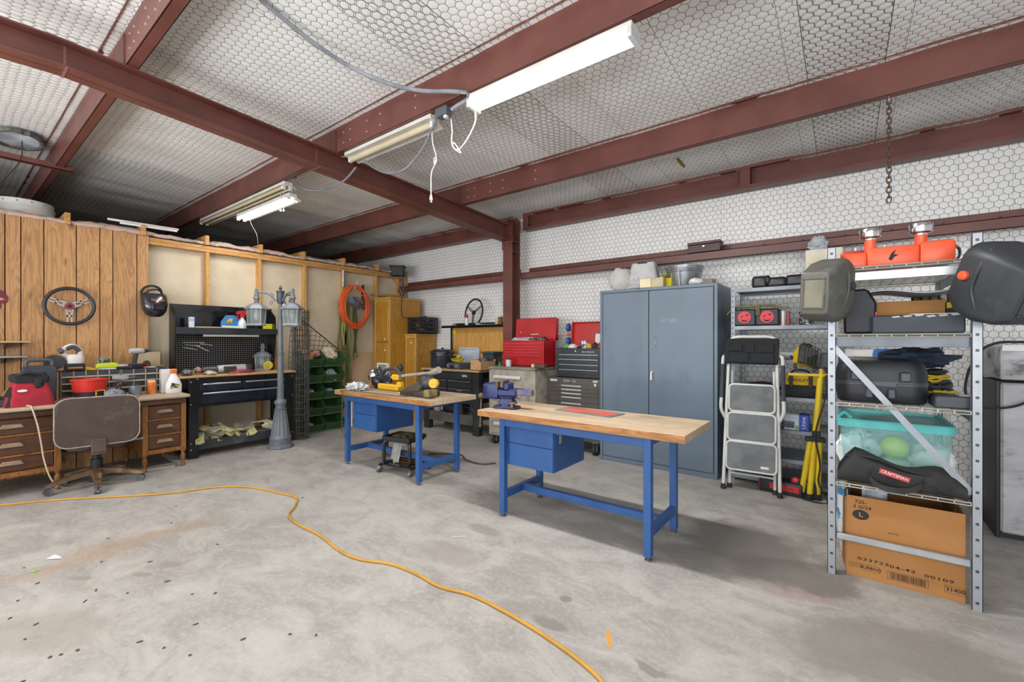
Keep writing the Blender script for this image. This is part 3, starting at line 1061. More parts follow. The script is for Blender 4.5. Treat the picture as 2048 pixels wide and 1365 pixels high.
def pedestal(x0, x1, zs, lab):
    b = MB()
    z0 = 0.17
    b.box((x0, 0.07, z0), (x0 + 0.045, 0.78, 0.665), 0.003)
    b.box((x1 - 0.045, 0.07, z0), (x1, 0.78, 0.665), 0.003)
    b.box((x0 + 0.045, 0.075, z0), (x1 - 0.045, 0.78, z0 + 0.04), 0.002)
    b.box((x0 + 0.04, 0.12, z0 + 0.04), (x1 - 0.04, 0.77, 0.665))
    for z in zs[1:-1]:
        b.box((x0 + 0.045, 0.078, z - 0.008), (x1 - 0.045, 0.12, z + 0.008), 0.001)
    b.build('pedestal', DESKV, t, ang=20)
    for za, zb in zip(zs[:-1], zs[1:]):
        b = MB()
        b.box((x0 + 0.048, 0.082, za + 0.01), (x1 - 0.048, 0.13, zb - 0.01), 0.003)
        d = b.build('drawer', DESKDK, t, ang=20)
        b = MB()
        xm = (x0 + x1) / 2
        w = 0.072
        zm = (za + zb) / 2 + 0.01
        b.prism([(-w, -0.018), (w, -0.018), (w * 0.72, 0.016), (-w * 0.72, 0.016)], 0.024, TRS((xm, 0.084, zm), (PI / 2, 0, 0)), 0.004)
        b.build('drawer_pull', PULL, d)
    for lx in (x0 + 0.022, x1 - 0.022):
        for ly in (0.095, 0.75):
            b = MB()
            b.lathe([(0.014, 0.0), (0.02, 0.01), (0.017, 0.03), (0.012, 0.05), (0.02, 0.075), (0.024, 0.10), (0.02, 0.125), (0.014, 0.14), (0.024, 0.155), (0.024, 0.172)], 14, TRS((lx, ly, 0)))
            b.build('turned_leg', DESKV, t)


pedestal(0.0 + 0.02, 0.605, [0.215, 0.345, 0.515, 0.66], 'left')
pedestal(1.165, 1.525, [0.215, 0.355, 0.51, 0.66], 'right')
b = MB()
b.box((0.605, 0.74, 0.20), (1.165, 0.76, 0.665))
b.build('modesty_panel', DESKDK, t)
DT = 0.7505                                      # desk surface
OX = -5.93                                       # front of the small-parts cabinets on the desk
# ---- office chair
t = thing('office_chair', 'worn brown leather office chair turned to the desk', 'chair', (-5.40, 0.895, 0), R(84))
LEATHER = mat('#4a3a34', '#3f312c', rough=0.5, ns=5, dirt='#5d4b43', dlo=0.5, dhi=0.7, dns=5, bump=0.08, name='brown_leather')
PIPING = mat('#8d7f76', '#a39a92', rough=0.6, ns=15, name='worn_piping')


def rrect(w, h, r, n=6):
    out = []
    for cx, cy, a0 in ((w - r, h - r, 0), (-w + r, h - r, 90), (-w + r, -h + r, 180), (w - r, -h + r, 270)):
        for i in range(n + 1):
            a = R(a0 + 90 * i / n)
            out.append((cx + r * math.cos(a), cy + r * math.sin(a)))
    return out


def slab(b, w, h, r, ys, zc_, bulge):
    rings = []
    for y, k in zip(ys, bulge):
        rings.append([(x * k, y, zc_ + z * k) for x, z in rrect(w, h, r)])
    b.loft(rings)


b = MB()
slab(b, 0.275, 0.212, 0.09, [-0.245, -0.235, -0.20, -0.15, -0.12], 0.612, [0.94, 0.985, 1.0, 0.98, 0.88])
o = b.build('backrest', LEATHER, t)
b = MB()
b.tube([(x * 0.985, -0.239, 0.612 + z * 0.985) for x, z in rrect(0.275, 0.212, 0.09)], 0.006, 6, closed=True)
plab(b.build('piping', PIPING, o), 'worn pale piping round the backrest')
b = MB()
rings = []
for z, k in ((0.36, 0.93), (0.375, 0.99), (0.42, 1.0), (0.455, 0.96), (0.465, 0.85)):
    rings.append([(x * k, 0.06 + y * k, z) for x, y in rrect(0.205, 0.27, 0.09)])
b.loft(rings)
b.build('seat', LEATHER, t)
b = MB()
b.box((-0.05, -0.262, 0.34), (0.05, -0.245, 0.46), 0.008)
b.box((-0.05, -0.255, 0.32), (0.05, 0.05, 0.345), 0.008)
b.build('back_bracket', mat('#4d3d38', '#5b4a43', rough=0.5), t)
b = MB()
b.cyl((0, 0, 0.12), (0, 0, 0.24), 0.042, n=20)
b.cyl((0, 0, 0.24), (0, 0, 0.35), 0.028, n=16)
b.build('gas_column', BLACK_PL, t)
b = MB()
b.box((0.22, -0.02, 0.365), (0.31, 0.0, 0.38), 0.004)
b.ball((0.315, -0.01, 0.372), (0.02, 0.012, 0.014), 10, 6)
b.build('lever', GREY_PL, t)
LEGW = mat('#6d5139', '#4d392b', rough=0.5, ns=9, dirt='#a98a5d', dlo=0.5, dhi=0.65, name='worn_base')
for i, a in enumerate((-92, -20, 52, 124, 196)):
    M = TRS((0, 0, 0), (0, 0, R(a)))
    b = MB()
    b.loft([[(x, -w, z), (x, w, z), (x, w * 0.8, z + h), (x, -w * 0.8, z + h)] for x, w, z, h in ((0.02, 0.045, 0.11, 0.05), (0.12, 0.035, 0.105, 0.04), (0.22, 0.028, 0.09, 0.032), (0.31, 0.03, 0.072, 0.022), (0.335, 0.025, 0.07, 0.018))], m=M)
    leg = b.build('base_leg', LEGW, t)
    b = MB(M)
    for q in (-0.015, 0.015):
        b.cyl((0.315, q - 0.009, 0.029), (0.315, q + 0.009, 0.029), 0.029, n=16)
    b.cyl((0.315, 0, 0.03), (0.315, 0, 0.075), 0.008, n=8)
    plab(b.build('caster', mat('#6c6e72', '#4c4e52', rough=0.45), leg), 'grey twin-wheel caster')
# ---- cord down the desk
b = MB()
P = [(-5.60, 0.46, 0.756), (-5.46, 0.49, 0.758), (-5.425, 0.50, 0.74), (-5.415, 0.53, 0.60), (-5.41, 0.55, 0.45), (-5.40, 0.57, 0.28), (-5.40, 0.62, 0.10), (-5.45, 0.72, 0.008), (-5.58, 0.86, 0.006), (-5.7, 1.0, 0.006)]
b.tube(spline(P, 6), 0.006, 8)
tag(b.build('extension_lead', mat('#cfc2a0', rough=0.5)), 'beige cord hanging down the front of the desk', 'cord')

# ---- wall hangings on the panelling
WALLX = XPAN + 0.002
yc, zc_ = 0.828, 1.655
t = thing('steering_wheel', 'black steering wheel with three silver spokes hung on the panelling', 'steering wheel', (WALLX, yc, zc_), Q)
RW = 0.178
b = MB()
b.tube([(RW * math.cos(2 * PI * i / 48), -0.075, RW * math.sin(2 * PI * i / 48)) for i in range(48)], 0.0165, 12, closed=True)
b.build('rim', mat('#24272b', '#2f3338', rough=0.45), t)
for a in (25, 155, 270):
    M = TRS((0, -0.05, 0), (0, R(-a), 0))
    b = MB()
    for q in (-1, 1):
        b.prism([(0.03, q * 0.030), (0.10, q * 0.019), (0.165, q * 0.021), (0.165, q * 0.010), (0.10, q * 0.009), (0.03, q * 0.012)], 0.005, M @ TRS((0, 0, 0), (PI / 2, 0, 0)))
    b.box((0.03, -0.005, -0.014), (0.055, 0, 0.014), 0, M)
    b.box((0.09, -0.005, -0.02), (0.108, 0, 0.02), 0, M)
    plab(b.build('spoke', ALU, t), 'slotted silver spoke')
b = MB()
b.cyl((0, -0.02, 0), (0, -0.062, 0), 0.036, n=24)
b.build('hub', mat('#a5433c', '#8d352f', rough=0.4), t)
b = MB()
b.cyl((0, 0.0, 0), (0, -0.072, 0), 0.016, n=20)
b.build('hub_bolt', BLACK_PL, t)


def shade(name, label, loc, rz, M=None):
    return thing(name, label, 'helmet', loc, rz)


# auto-darkening helmet on a nail
t = thing('welding_helmet', 'glossy black welding helmet with orange script, hung on the panelling edge', 'helmet', (WALLX, 1.485, 1.575), R(98))
NAVY = mat('#22262e', '#1b1e25', rough=0.22, coat=0.4, ns=3, name='glossy_black_shell')


def ring(w, y0, y1, z, n=20, p=2.6):
    out = []
    for i in range(n):
        a = 2 * PI * i / n
        ca, sa = math.cos(a), math.sin(a)
        x = w * math.copysign(abs(ca) ** (2 / p), ca)
        y = math.copysign(abs(sa) ** (2 / p), sa)
        out.append((x, (y0 + y1) / 2 + (y1 - y0) / 2 * y, z))
    return out


b = MB()
b.loft([ring(0.045, -0.15, -0.06, 0.0), ring(0.075, -0.175, -0.03, 0.02), ring(0.105, -0.19, -0.02, 0.07), ring(0.12, -0.185, -0.015, 0.15), ring(0.122, -0.15, -0.012, 0.235), ring(0.118, -0.12, -0.012, 0.262)])
b.build('shell', NAVY, t)
b = MB()
b.box((-0.058, -0.199, 0.075), (0.058, -0.183, 0.135), 0.008)
b.build('filter_window', mat('#1a1416', '#2c2020', rough=0.1, coat=0.6), t)
b = MB()
b.tube(spline([(-0.10, -0.03, 0.26), (-0.07, -0.05, 0.325), (0, -0.06, 0.35), (0.07, -0.05, 0.325), (0.10, -0.03, 0.26)], 6), 0.012, 8)
b.tube(spline([(-0.08, -0.09, 0.26), (-0.03, -0.08, 0.30), (0.06, -0.05, 0.31), (0.11, -0.04, 0.255)], 6), 0.010, 8)
b.build('headband', BLACK_PL, t)
b = MB()
b.text('Guardian', 0.034, TRS((0.0, -0.182, 0.186), (R(74), 0, 0)), sx=1.0)
b.build('lettering', mat('#d9722f', rough=0.5), t)
# red emblem at the frame edge
t = thing('wall_emblem', 'dark red cut-out emblem fixed to the panelling at the left edge', 'sign', (WALLX, 0.36, 1.66), Q)
b = MB()
b.prism([(-0.16, 0.02), (-0.13, 0.09), (-0.05, 0.13), (0.03, 0.115), (0.065, 0.06), (0.06, 0.01), (0.02, -0.005), (0.018, -0.05), (-0.01, -0.06), (-0.03, -0.01), (-0.10, -0.01)], 0.006, TRS((0, -0.001, 0), (PI / 2, 0, 0)))
b.build('plate', mat('#6e1c28', '#5c1520', rough=0.4), t)
b = MB()
b.prism([(-0.03, 0.045), (0.02, 0.05), (0.045, 0.035), (0.02, 0.025), (-0.03, 0.028)], 0.004, TRS((0, -0.006, 0), (PI / 2, 0, 0)))
b.prism([(-0.08, 0.10), (-0.02, 0.115), (0.0, 0.10), (-0.07, 0.085)], 0.004, TRS((0, -0.006, 0), (PI / 2, 0, 0)))
b.build('emblem_trim', mat('#b98a74', rough=0.5), t)
# small two-tier shelf at the left edge
for z, ln, lab, m1 in ((onx(20, 686, -6.05)[2], 62, 'small tan shelf board on grey brackets at the left edge, upper', mat('#c2a27a', '#b0906a', rough=0.6)), (onx(20, 716, -6.05)[2], 56, 'small grey metal shelf at the left edge, lower', mat('#a9aeb0', '#8f9496', rough=0.4, metal=0.3))):
    ye = onx(ln, 690, -6.02)[1]
    t = thing('wall_shelf', lab, 'shelf', (XPAN, 0.05, z), Q)
    b = MB()
    b.box((0, -0.26, 0), (ye - 0.05, -0.002, 0.014), 0.003)
    b.build('board', m1, t)
    for x in (0.05, ye - 0.05 - 0.14):
        b = MB()
        b.prism([(0, 0), (0.22, 0), (0.22, -0.012), (0.02, -0.055), (0, -0.055)], 0.012, TRS((x, -0.002, 0), (PI / 2, 0, -PI / 2)))
        b.build('bracket', DARK_PL, t)

# ---- desk contents
# carrying case
cx = onz(98, 797, DT)
t = thing('carry_case', 'upright dark grey plastic tool case with a top handle', 'case', (-5.86, 0.585, DT), Q, None)
b = MB()
b.prism([(-0.10, 0.0), (0.10, 0.0), (0.105, 0.02), (0.11, 0.30), (0.09, 0.33), (-0.09, 0.33), (-0.11, 0.30), (-0.105, 0.02)], 0.10, TRS((0, 0.05, 0), (PI / 2, 0, 0)), 0.008)
b.build('case_body', mat('#3a4047', '#30353b', rough=0.5), t)
b = MB()
b.tube(spline([(-0.082, 0, 0.32), (-0.08, 0, 0.365), (-0.055, 0, 0.378), (0.055, 0, 0.378), (0.08, 0, 0.365), (0.082, 0, 0.32)], 5), 0.015, 8)
b.build('handle', mat('#4b525b', rough=0.5), t)
# red tool bag
t = thing('tool_bag', 'red and black canvas tool bag on the desk', 'bag', (-5.60, 0.50, DT), R(95))
b = MB()


def bag(w0, d0, w1, d1, h, seed, n=28):
    rings = []
    for i in range(9):
        v = i / 8
        w, d = w0 + (w1 - w0) * v, d0 + (d1 - d0) * v
        rr = []
        for x, y in rrect(w, d, min(w, d) * 0.45, 6):
            k = 1 + 0.06 * noise.noise(Vector((x * 9, y * 9, v * 4 + seed)))
            rr.append((x * k, y * k, h * v + (0.012 * noise.noise(Vector((x * 12, y * 12, seed))) if i == 8 else 0)))
        rings.append(rr)
    return rings


b.loft(bag(0.15, 0.09, 0.09, 0.045, 0.26, 3))
b.build('bag_body', mat('#a51d2d', '#8f1826', rough=0.75, ns=6, name='red_canvas'), t)
b = MB()
b.loft([[(x * k, y * k * 1.1, 0.215 + z + 0.03 * noise.noise(Vector((x * 14, y * 14, z * 20)))) for x, y in rrect(0.112, 0.06, 0.03, 8)] for z, k in ((-0.01, 0.98), (0.02, 1.06), (0.05, 1.0), (0.062, 0.75))])
b.ball((0.045, -0.05, 0.20), (0.035, 0.03, 0.065), 14, 10, amp=0.5, seed=2)
b.tube(spline([(-0.09, -0.05, 0.25), (-0.03, -0.075, 0.285), (0.05, -0.06, 0.26), (0.09, -0.03, 0.275)], 5), 0.013, 8)
b.build('black_collar', mat('#1f2024', rough=0.8, bump=0.2), t)
b = MB()
for pts in ([(-0.155, 0.005), (0.0, 0.005), (-0.03, 0.10), (-0.12, 0.11)], [(-0.16, 0.09), (-0.12, 0.09), (-0.10, 0.17), (-0.125, 0.17)]):
    b.prism(pts, 0.012, TRS((0, -0.075, 0), (R(78), 0, 0)), 0.003)
b.build('side_pocket', mat('#25252a', rough=0.8), t)
b = MB()
b.prism([(0.03 * math.cos(2 * PI * i / 16), 0.011 * math.sin(2 * PI * i / 16)) for i in range(16)], 0.004, TRS((-0.055, -0.082, 0.135), (R(75), 0, R(3))))
b.build('maker_badge', mat('#d9d5d2', rough=0.5), t)
# clutter at the frame edge: grey drawer trays
t = thing('parts_tray', 'grey plastic parts tray at the left end of the desk', 'tray', (-5.72, 0.31, DT), Q)
b = MB()
b.box((-0.13, -0.10, 0), (0.06, 0.12, 0.008), 0.002)
for lo, hi in (((-0.13, -0.10, 0), (-0.122, 0.12, 0.075)), ((0.052, -0.10, 0), (0.06, 0.12, 0.075)), ((-0.13, -0.10, 0), (0.06, -0.092, 0.06)), ((-0.13, 0.112, 0), (0.06, 0.12, 0.075))):
    b.box(lo, hi, 0.002)
b.build('tray_body', mat('#4b5057', '#3b4046', rough=0.5), t)
solo(MB().ball((0, 0, 0.05), (0.06, 0.05, 0.055), 14, 8, amp=0.35, seed=8), 'parts_bundle', mat('#8f949b', '#5d636b', rough=0.5, ns=20), 'grey bundle of loose parts piled in the desk tray', 'parts', (-5.70, 0.285, DT + 0.009))
solo(MB().tube(spline([(0, 0, 0), (0.0, 0.05, 0.07), (0.01, 0.0, 0.13), (0.0, -0.05, 0.07), (0, 0.01, 0.02)], 6), 0.012, 8).cyl((0, 0.02, 0.05), (0, 0.02, 0.19), 0.006), 'rope_toy', mat('#a57a4a', '#8a6238', rough=0.9, ns=30), 'brown twisted rope piece with a grey spike behind the red bag', 'rope', (-5.98, 0.43, DT))
# small-parts cabinets
for k, (px0, px1, lab) in enumerate(((122, 241, 'left black small-parts cabinet with clear drawers'), (243, 336, 'right black small-parts cabinet with clear drawers'))):
    y0, y1 = onx(px0, 780, OX)[1], onx(px1, 780, OX)[1]
    w = y1 - y0
    h = 0.262
    t = thing('parts_cabinet', lab + (', under the circular saw' if k == 0 else ', behind the orange can'), 'small-parts cabinet', (OX, y0, DT), Q)
    b = MB()
    b.box((0, 0.01, 0), (w, 0.16, h), 0.003)
    b.build('case', BLACK_PL, t)
    nc, nr = (5, 4) if k == 0 else (4, 4)
    cw, rh = w / nc, h / nr
    dm = MB()
    dm.box((0.004, 0.004, 0.003), (cw - 0.004, 0.012, rh * 0.62), 0.001)
    fm = mat('#2e3238', '#3a3f47', rough=0.2, coat=0.3, name='smoky_drawer_front')
    drs = rep(dm, 'drawer', fm, t, [(cw * i, 0.0, rh * (j + 0.28)) for j in range(nr) for i in range(nc)])
    for d in drs:
        pass
    lip = MB()
    lip.box((0.004, -0.006, 0.0), (cw - 0.004, 0.010, rh * 0.24), 0.001)
    l0 = lip.build('drawer_lip', mat('#b4ab90', '#a29a80', rough=0.5), drs[0])
    l0.location = (0, 0, -rh * 0.24)
    for d in drs[1:]:
        c = l0.copy()
        C.objects.link(c)
        c.parent = d
    b = MB()
    for i in range(nc + 1):
        b.box((max(0, cw * i - 0.004), -0.003, 0), (min(w, cw * i + 0.004), 0.01, h), 0.0005)
    b.build('divider', mat('#a69d84', '#8f866e', rough=0.5), t)
CT = DT + 0.263
solo(MB().prism([(0, 0), (0.30, 0), (0.34, 0.16), (0.05, 0.10)], 0.012), 'white_board', mat('#c9c5bb', '#b3aea2', rough=0.7), 'pale board scrap lying on the floor under the desk', 'board', (-5.60, 1.22, 0.0), R(80))
# red bucket
p = onz(183, 791, DT)
t = thing('red_bucket', 'red plastic bucket with a black band and yellow buckle', 'bucket', (-5.76, 0.905, DT), Q)
t.scale = (1.05, 1.05, 1.3)
b = MB()
b.lathe([(0.098, 0.0), (0.10, 0.004), (0.125, 0.135), (0.132, 0.137), (0.133, 0.148), (0.126, 0.149), (0.10, 0.02), (0.0, 0.02)], 32)
b.build('bucket_body', mat('#d3342c', '#c42c26', rough=0.4, name='red_bucket_plastic'), t)
b = MB()
b.lathe([(0.1055, 0.025), (0.1125, 0.058), (0.1105, 0.058), (0.1035, 0.025)], 32, cap=False)
b.build('black_band', mat('#2b2530', rough=0.5), t)
b = MB()
for lo, hi in (((-0.04, -0.003, 0), (0.04, 0.003, 0.008)), ((-0.04, -0.003, 0.045), (0.04, 0.003, 0.053)), ((-0.04, -0.003, 0), (-0.030, 0.003, 0.053)), ((0.030, -0.003, 0), (0.04, 0.003, 0.053))):
    b.box(lo, hi, 0.001, TRS((0.055, -0.103, 0.016), (0, 0, R(27))))
b.build('buckle', mat('#e0a63a', rough=0.4), t)


def drill(label, loc, rz, body, grip, bit=True, name='cordless_drill'):
    t = thing(name, label, 'drill', loc, rz)
    b = MB()
    b.lathe([(0.0, -0.075), (0.024, -0.07), (0.031, -0.05), (0.032, 0.02), (0.027, 0.055), (0.0, 0.058)], 16, TRS((0, 0, 0.185), (0, PI / 2, 0)))
    b.build('motor_body', body, t)
    b = MB()
    b.lathe([(0.0, 0.055), (0.024, 0.055), (0.022, 0.085), (0.013, 0.105), (0.0, 0.106)], 16, TRS((0, 0, 0.185), (0, PI / 2, 0)))
    if bit:
        b.cyl((0.10, 0, 0.185), (0.135, 0, 0.185), 0.004, n=8)
    b.build('chuck', mat('#3d3f43', '#55585c', rough=0.35, metal=0.5), t)
    b = MB()
    b.loft([ring(0.020, -0.018, 0.018, 0.0, 12), ring(0.018, -0.016, 0.016, 0.06, 12), ring(0.021, -0.018, 0.018, 0.115, 12)], m=TRS((-0.030, 0, 0.05), (0, R(10), 0)))
    b.build('grip', grip, t)
    b = MB()
    b.box((-0.085, -0.033, 0.0), (0.03, 0.033, 0.052), 0.008)
    b.build('battery', BLACK_PL, t)
    return t


TOOLG = mat('#b6b2ac', '#9c9892', rough=0.4, name='tool_grey')
drill('dark grey cordless drill standing on the desk among rags', (-5.74, 1.135, DT), R(70), mat('#8a8d92', '#5f6266', rough=0.4), mat('#2b2c30', '#a4532e', rough=0.6, ns=25, lo=0.55, hi=0.6))
drill('grey impact driver standing on the small-parts cabinet', (-5.99, 1.31, CT), R(110), TOOLG, DARK_PL, name='impact_driver')
# rag, red pliers, can, bottles
solo(MB().ball((0, 0, 0.035), (0.10, 0.07, 0.05), 24, 14, amp=0.35, seed=11), 'shop_rag', mat('#6f7783', '#8b919c', rough=0.9, ns=6, bump=0.3), 'crumpled grey blue rag beside the red bucket', 'rag', (-5.66, 1.06, DT), R(20))
t = thing('pliers', 'red handled pliers lying on the desk', 'pliers', (-5.56, 1.175, DT + 0.012), R(80))
b = MB()
for q in (-1, 1):
    b.tube(spline([(0, 0, 0), (-0.04, q * 0.016, 0), (-0.10, q * 0.018, 0)], 5), 0.008, 8)
b.build('handle', mat('#b3202a', rough=0.45), t)
b = MB()
b.box((-0.01, -0.012, -0.006), (0.05, 0.012, 0.008), 0.004)
b.build('jaw', GALV, t)
solo(MB().lathe([(0.04, 0), (0.045, 0.004), (0.04, 0.010), (0, 0.010)], 20), 'round_coaster', DARK_PL, 'flat dark round coaster lying at the desk front', 'coaster', (-5.50, 1.165, DT))
p = onx(303, 785, -5.79)
t = thing('spray_can', 'orange can with a pale lid on the desk', 'can', (p[0], p[1], DT))
b = MB()
b.cyl((0, 0, 0), (0, 0, 0.125), 0.037, n=24)
b.build('can_body', mat('#d9783a', '#c8682e', rough=0.4, ns=14, lo=0.5, hi=0.55), t)
b = MB()
b.lathe([(0.037, 0.125), (0.034, 0.135), (0.03, 0.142), (0, 0.142)], 24)
b.build('lid', mat('#e3b98d', rough=0.5), t)
p = onx(347, 781, -5.74)
t = thing('spray_bottle', 'white plastic bottle with an orange cap at the desk end', 'bottle', (p[0], p[1], DT), Q)
t.scale = (1.25, 1.15, 1.25)
b = MB()
b.loft([ring(w, -d, d, z, 20) for w, d, z in ((0.055, 0.035, 0), (0.058, 0.037, 0.01), (0.058, 0.037, 0.07), (0.045, 0.032, 0.11), (0.024, 0.022, 0.145), (0.018, 0.018, 0.165))])
b.build('bottle_body', mat('#e6e6e8', '#d9d9dc', rough=0.35), t)
b = MB()
b.box((-0.022, -0.02, 0.163), (0.022, 0.02, 0.205), 0.006)
b.build('cap', mat('#e06f2a', rough=0.4), t)
b = MB()
b.prism([(-0.033, -0.02), (0.025, -0.014), (0.035, 0.012), (-0.02, 0.03)], 0.003, TRS((0, -0.036, 0.058), (PI / 2, 0, 0)))
b.build('label', mat('#b9a83a', '#2e3438', rough=0.5, ns=28, lo=0.47, hi=0.53), t)
solo(MB().box((-0.055, 0, 0), (0.055, 0.08, 0.25), 0.004), 'paper_carton', mat('#d6d6d2', '#c6c6c0', rough=0.7), 'plain pale carton standing behind the white bottle', 'box', (p[0] - 0.055, p[1] - 0.035, DT), Q)
solo(MB().lathe([(0.05, 0), (0.052, 0.01), (0.05, 0.10), (0.045, 0.102), (0.0, 0.102)], 20), 'steel_tin', mat('#8e9196', '#6d7076', rough=0.4, metal=0.5, ns=14), 'dull grey tin between the drill and the orange can', 'tin', (-5.72, 1.235, DT))
# on top of the cabinets: circular saw, light, charger, levels
t = thing('circular_saw', 'white and black cordless circular saw on the left parts cabinet', 'saw', (-5.99, 0.80, CT), Q)
t.scale = (1.2, 1.2, 1.2)
b = MB()
b.box((-0.03, -0.05, 0.0), (0.085, 0.05, 0.062), 0.008)
plab(b.build('battery', BLACK_PL, t), 'black battery with an orange stripe')
b = MB()
b.loft([ring(0.052, -0.045, 0.045, 0.062), ring(0.055, -0.045, 0.045, 0.11), ring(0.045, -0.03, 0.03, 0.135)], m=TRS((0.03, 0, 0)))
b.tube(spline([(0.065, 0, 0.12), (0.055, 0, 0.17), (0.015, 0, 0.205), (-0.03, 0, 0.18), (-0.03, 0, 0.13), (0.01, 0, 0.115)], 5), 0.017, 10)
b.build('saw_body', mat('#d2cfca', '#bdbab4', rough=0.4), t)
b = MB()
b.tube(spline([(0.055, -0.006, 0.16), (0.02, -0.006, 0.197), (-0.02, -0.006, 0.18)], 5), 0.018, 10)
b.build('grip_pad', mat('#41454a', rough=0.7), t)
b = MB()
b.cyl((-0.085, -0.035, 0.075), (-0.085, 0.025, 0.075), 0.058, n=28)
b.cyl((-0.06, -0.05, 0.17), (-0.045, 0.0, 0.155), 0.018, n=14)
b.build('blade_guard', mat('#2c2d30', '#3b3c40', rough=0.4), t)
b = MB()
b.box((-0.155, -0.06, 0.0), (-0.03, 0.04, 0.008), 0.001)
b.build('base_shoe', mat('#4b4a48', rough=0.4, metal=0.5), t)
b = MB()
b.box((-0.015, -0.053, 0.022), (0.07, -0.049, 0.032), 0.001)
b.build('stripe', mat('#d97e2c', rough=0.5), t)
solo(MB().prism([(0, 0), (0.11, 0), (0.10, 0.012), (0.0, 0.042)], 0.03, TRS((0, 0.03, 0), (PI / 2, 0, 0)), 0.003), 'speed_square', YELLOW, 'yellow wedge shaped tool beside the circular saw', 'tool', (-5.99, 0.90, CT), Q)
t = thing('stick_light', 'lime green flat plastic tool on the parts cabinets', 'tool', (-6.0, 1.065, CT + 0.001), Q)
b = MB()
b.prism([(-0.085, 0.014), (0.10, 0.014), (0.09, 0.055), (0.07, 0.07), (-0.075, 0.064)], 0.08, TRS((0, 0.04, 0), (PI / 2, 0, 0)), 0.01)
b.build('tool_body', mat('#c3d32b', '#b2c222', rough=0.4), t)
b = MB()
b.box((-0.075, -0.042, 0), (0.09, 0.042, 0.015), 0.004)
b.build('tool_base', mat('#8f9499', '#c7c9cb', rough=0.4, ns=9), t)
solo(MB().box((-0.045, -0.03, 0), (0.05, 0.03, 0.04), 0.006).box((-0.035, -0.025, 0.0405), (0.035, 0.025, 0.05), 0.003), 'tool_battery', mat('#7d8f86', '#323a3c', rough=0.5, ns=25, lo=0.48, hi=0.52), 'grey green battery pack lying on the lime green tool', 'battery', (-6.0, 1.04, CT + 0.073), Q)
t = thing('battery_charger', 'black and silver battery charger on the right parts cabinet', 'charger', (-5.99, 1.195, CT), Q)
b = MB()
b.box((-0.06, -0.05, 0), (0.05, 0.05, 0.03), 0.008)
b.build('charger_base', BLACK_PL, t)
b = MB()
b.loft([ring(0.05, -0.045, 0.045, 0.03), ring(0.046, -0.04, 0.04, 0.046), ring(0.03, -0.03, 0.03, 0.052)])
b.build('charger_top', mat('#a9a9a7', '#8b8b89', rough=0.4), t)
solo(MB().box((-0.05, -0.02, 0), (0.05, 0.02, 0.02), 0.006), 'marker', mat('#c02a38', '#8f969c', rough=0.4, ns=12, lo=0.48, hi=0.52), 'short red and grey tool at the right end of the parts cabinets', 'tool', (-5.95, 1.405, CT), R(100))
solo(MB().ball((0, 0, 0.03), (0.06, 0.035, 0.04), 16, 10, amp=0.5, seed=4), 'leather_pouch', mat('#4b4238', '#2b2622', rough=0.8), 'small dark brown pouch behind the red tool by the workbench', 'pouch', (-6.10, 1.41, CT))
solo(MB().box((0, 0, 0), (0.24, 0.10, 0.012), 0.002).box((0.0, 0.085, 0.012), (0.24, 0.10, 0.16), 0.002), 'cardboard_ledge', mat('#c8b496', '#b8a384', rough=0.8), 'beige board ledge standing between the desk and the black workbench', 'board', (-6.15, 1.33, 1.02), Q)
# ---- black workbench with hutch
BX, BY = -5.74, 1.645
BL = 1.20
BTOP = 0.92
WBW = wood('#c09a68', '#a47c4c', None, axis=0, scale=0.8, rough=0.55, wear='#b39877', name='bench_board')
t = thing('hutch_workbench', 'glossy black steel workbench with pegboard hutch, at the partition', 'workbench', (BX, BY, 0), Q)
b = MB()
b.box((-0.045, -0.03, BTOP - 0.025), (BL + 0.02, 0.47, BTOP), 0.004)
b.build('worktop', WBW, t)
b = MB()
b.box((0.05, 0.0, 0.565), (BL, 0.45, BTOP - 0.025), 0.004)
b.build('drawer_case', BLACK_PAINT, t)
for x0 in (0.05, BL - 0.095):
    b = MB()
    b.box((x0, 0.004, 0.0), (x0 + 0.095, 0.10, 0.57), 0.003)
    b.build('leg', BLACK_PAINT, t)
    b = MB()
    b.box((x0, 0.36, 0.0), (x0 + 0.095, 0.445, 0.57), 0.003)
    b.build('leg', BLACK_PAINT, t)
b = MB()
b.box((0.06, 0.012, 0.085), (BL - 0.01, 0.03, 0.185), 0.003)
b.box((0.06, 0.03, 0.165), (BL - 0.01, 0.44, 0.180), 0.002)
b.build('lower_shelf', mat('#2b2e33', '#3b3e43', rough=0.5, ns=3, dirt='#55534e', name='dusty_black_steel'), t)
b = MB()
b.box((0.145, 0.02, 0.178), (BL - 0.105, 0.44, 0.185), 0.001)
b.build('shelf_board', mat('#8d8372', '#7a7060', rough=0.8), t)
for nm, x0, x1, z0, z1 in (('drawer', 0.16, 0.585, 0.74, 0.83), ('drawer', 0.60, BL - 0.11, 0.74, 0.83), ('drawer', 0.16, BL - 0.11, 0.60, 0.725)):
    b = MB()
    b.box((x0, -0.006, z0), (x1, 0.002, z1), 0.002)
    d = b.build(nm, mat('#1c222c', '#161b23', rough=0.25, coat=0.4, name='navy_black_paint'), t)
    b = MB()
    b.box((x0 + 0.02, -0.028, z1 - 0.022), (x1 - 0.02, -0.006, z1 - 0.004), 0.005)
    plab(b.build('drawer_pull', ALU, d), 'long silver drawer pull')
rep(MB().cyl((0, 0, 0), (0, -0.006, 0), 0.007, n=8), 'bolt', BOLT, t, [(x, 0.0, z) for x, z in ((0.07, 0.85), (0.13, 0.88), (0.07, 0.60), (0.07, 0.17), (0.07, 0.10), (BL - 0.02, 0.85), (BL - 0.02, 0.60), (BL - 0.02, 0.12))])
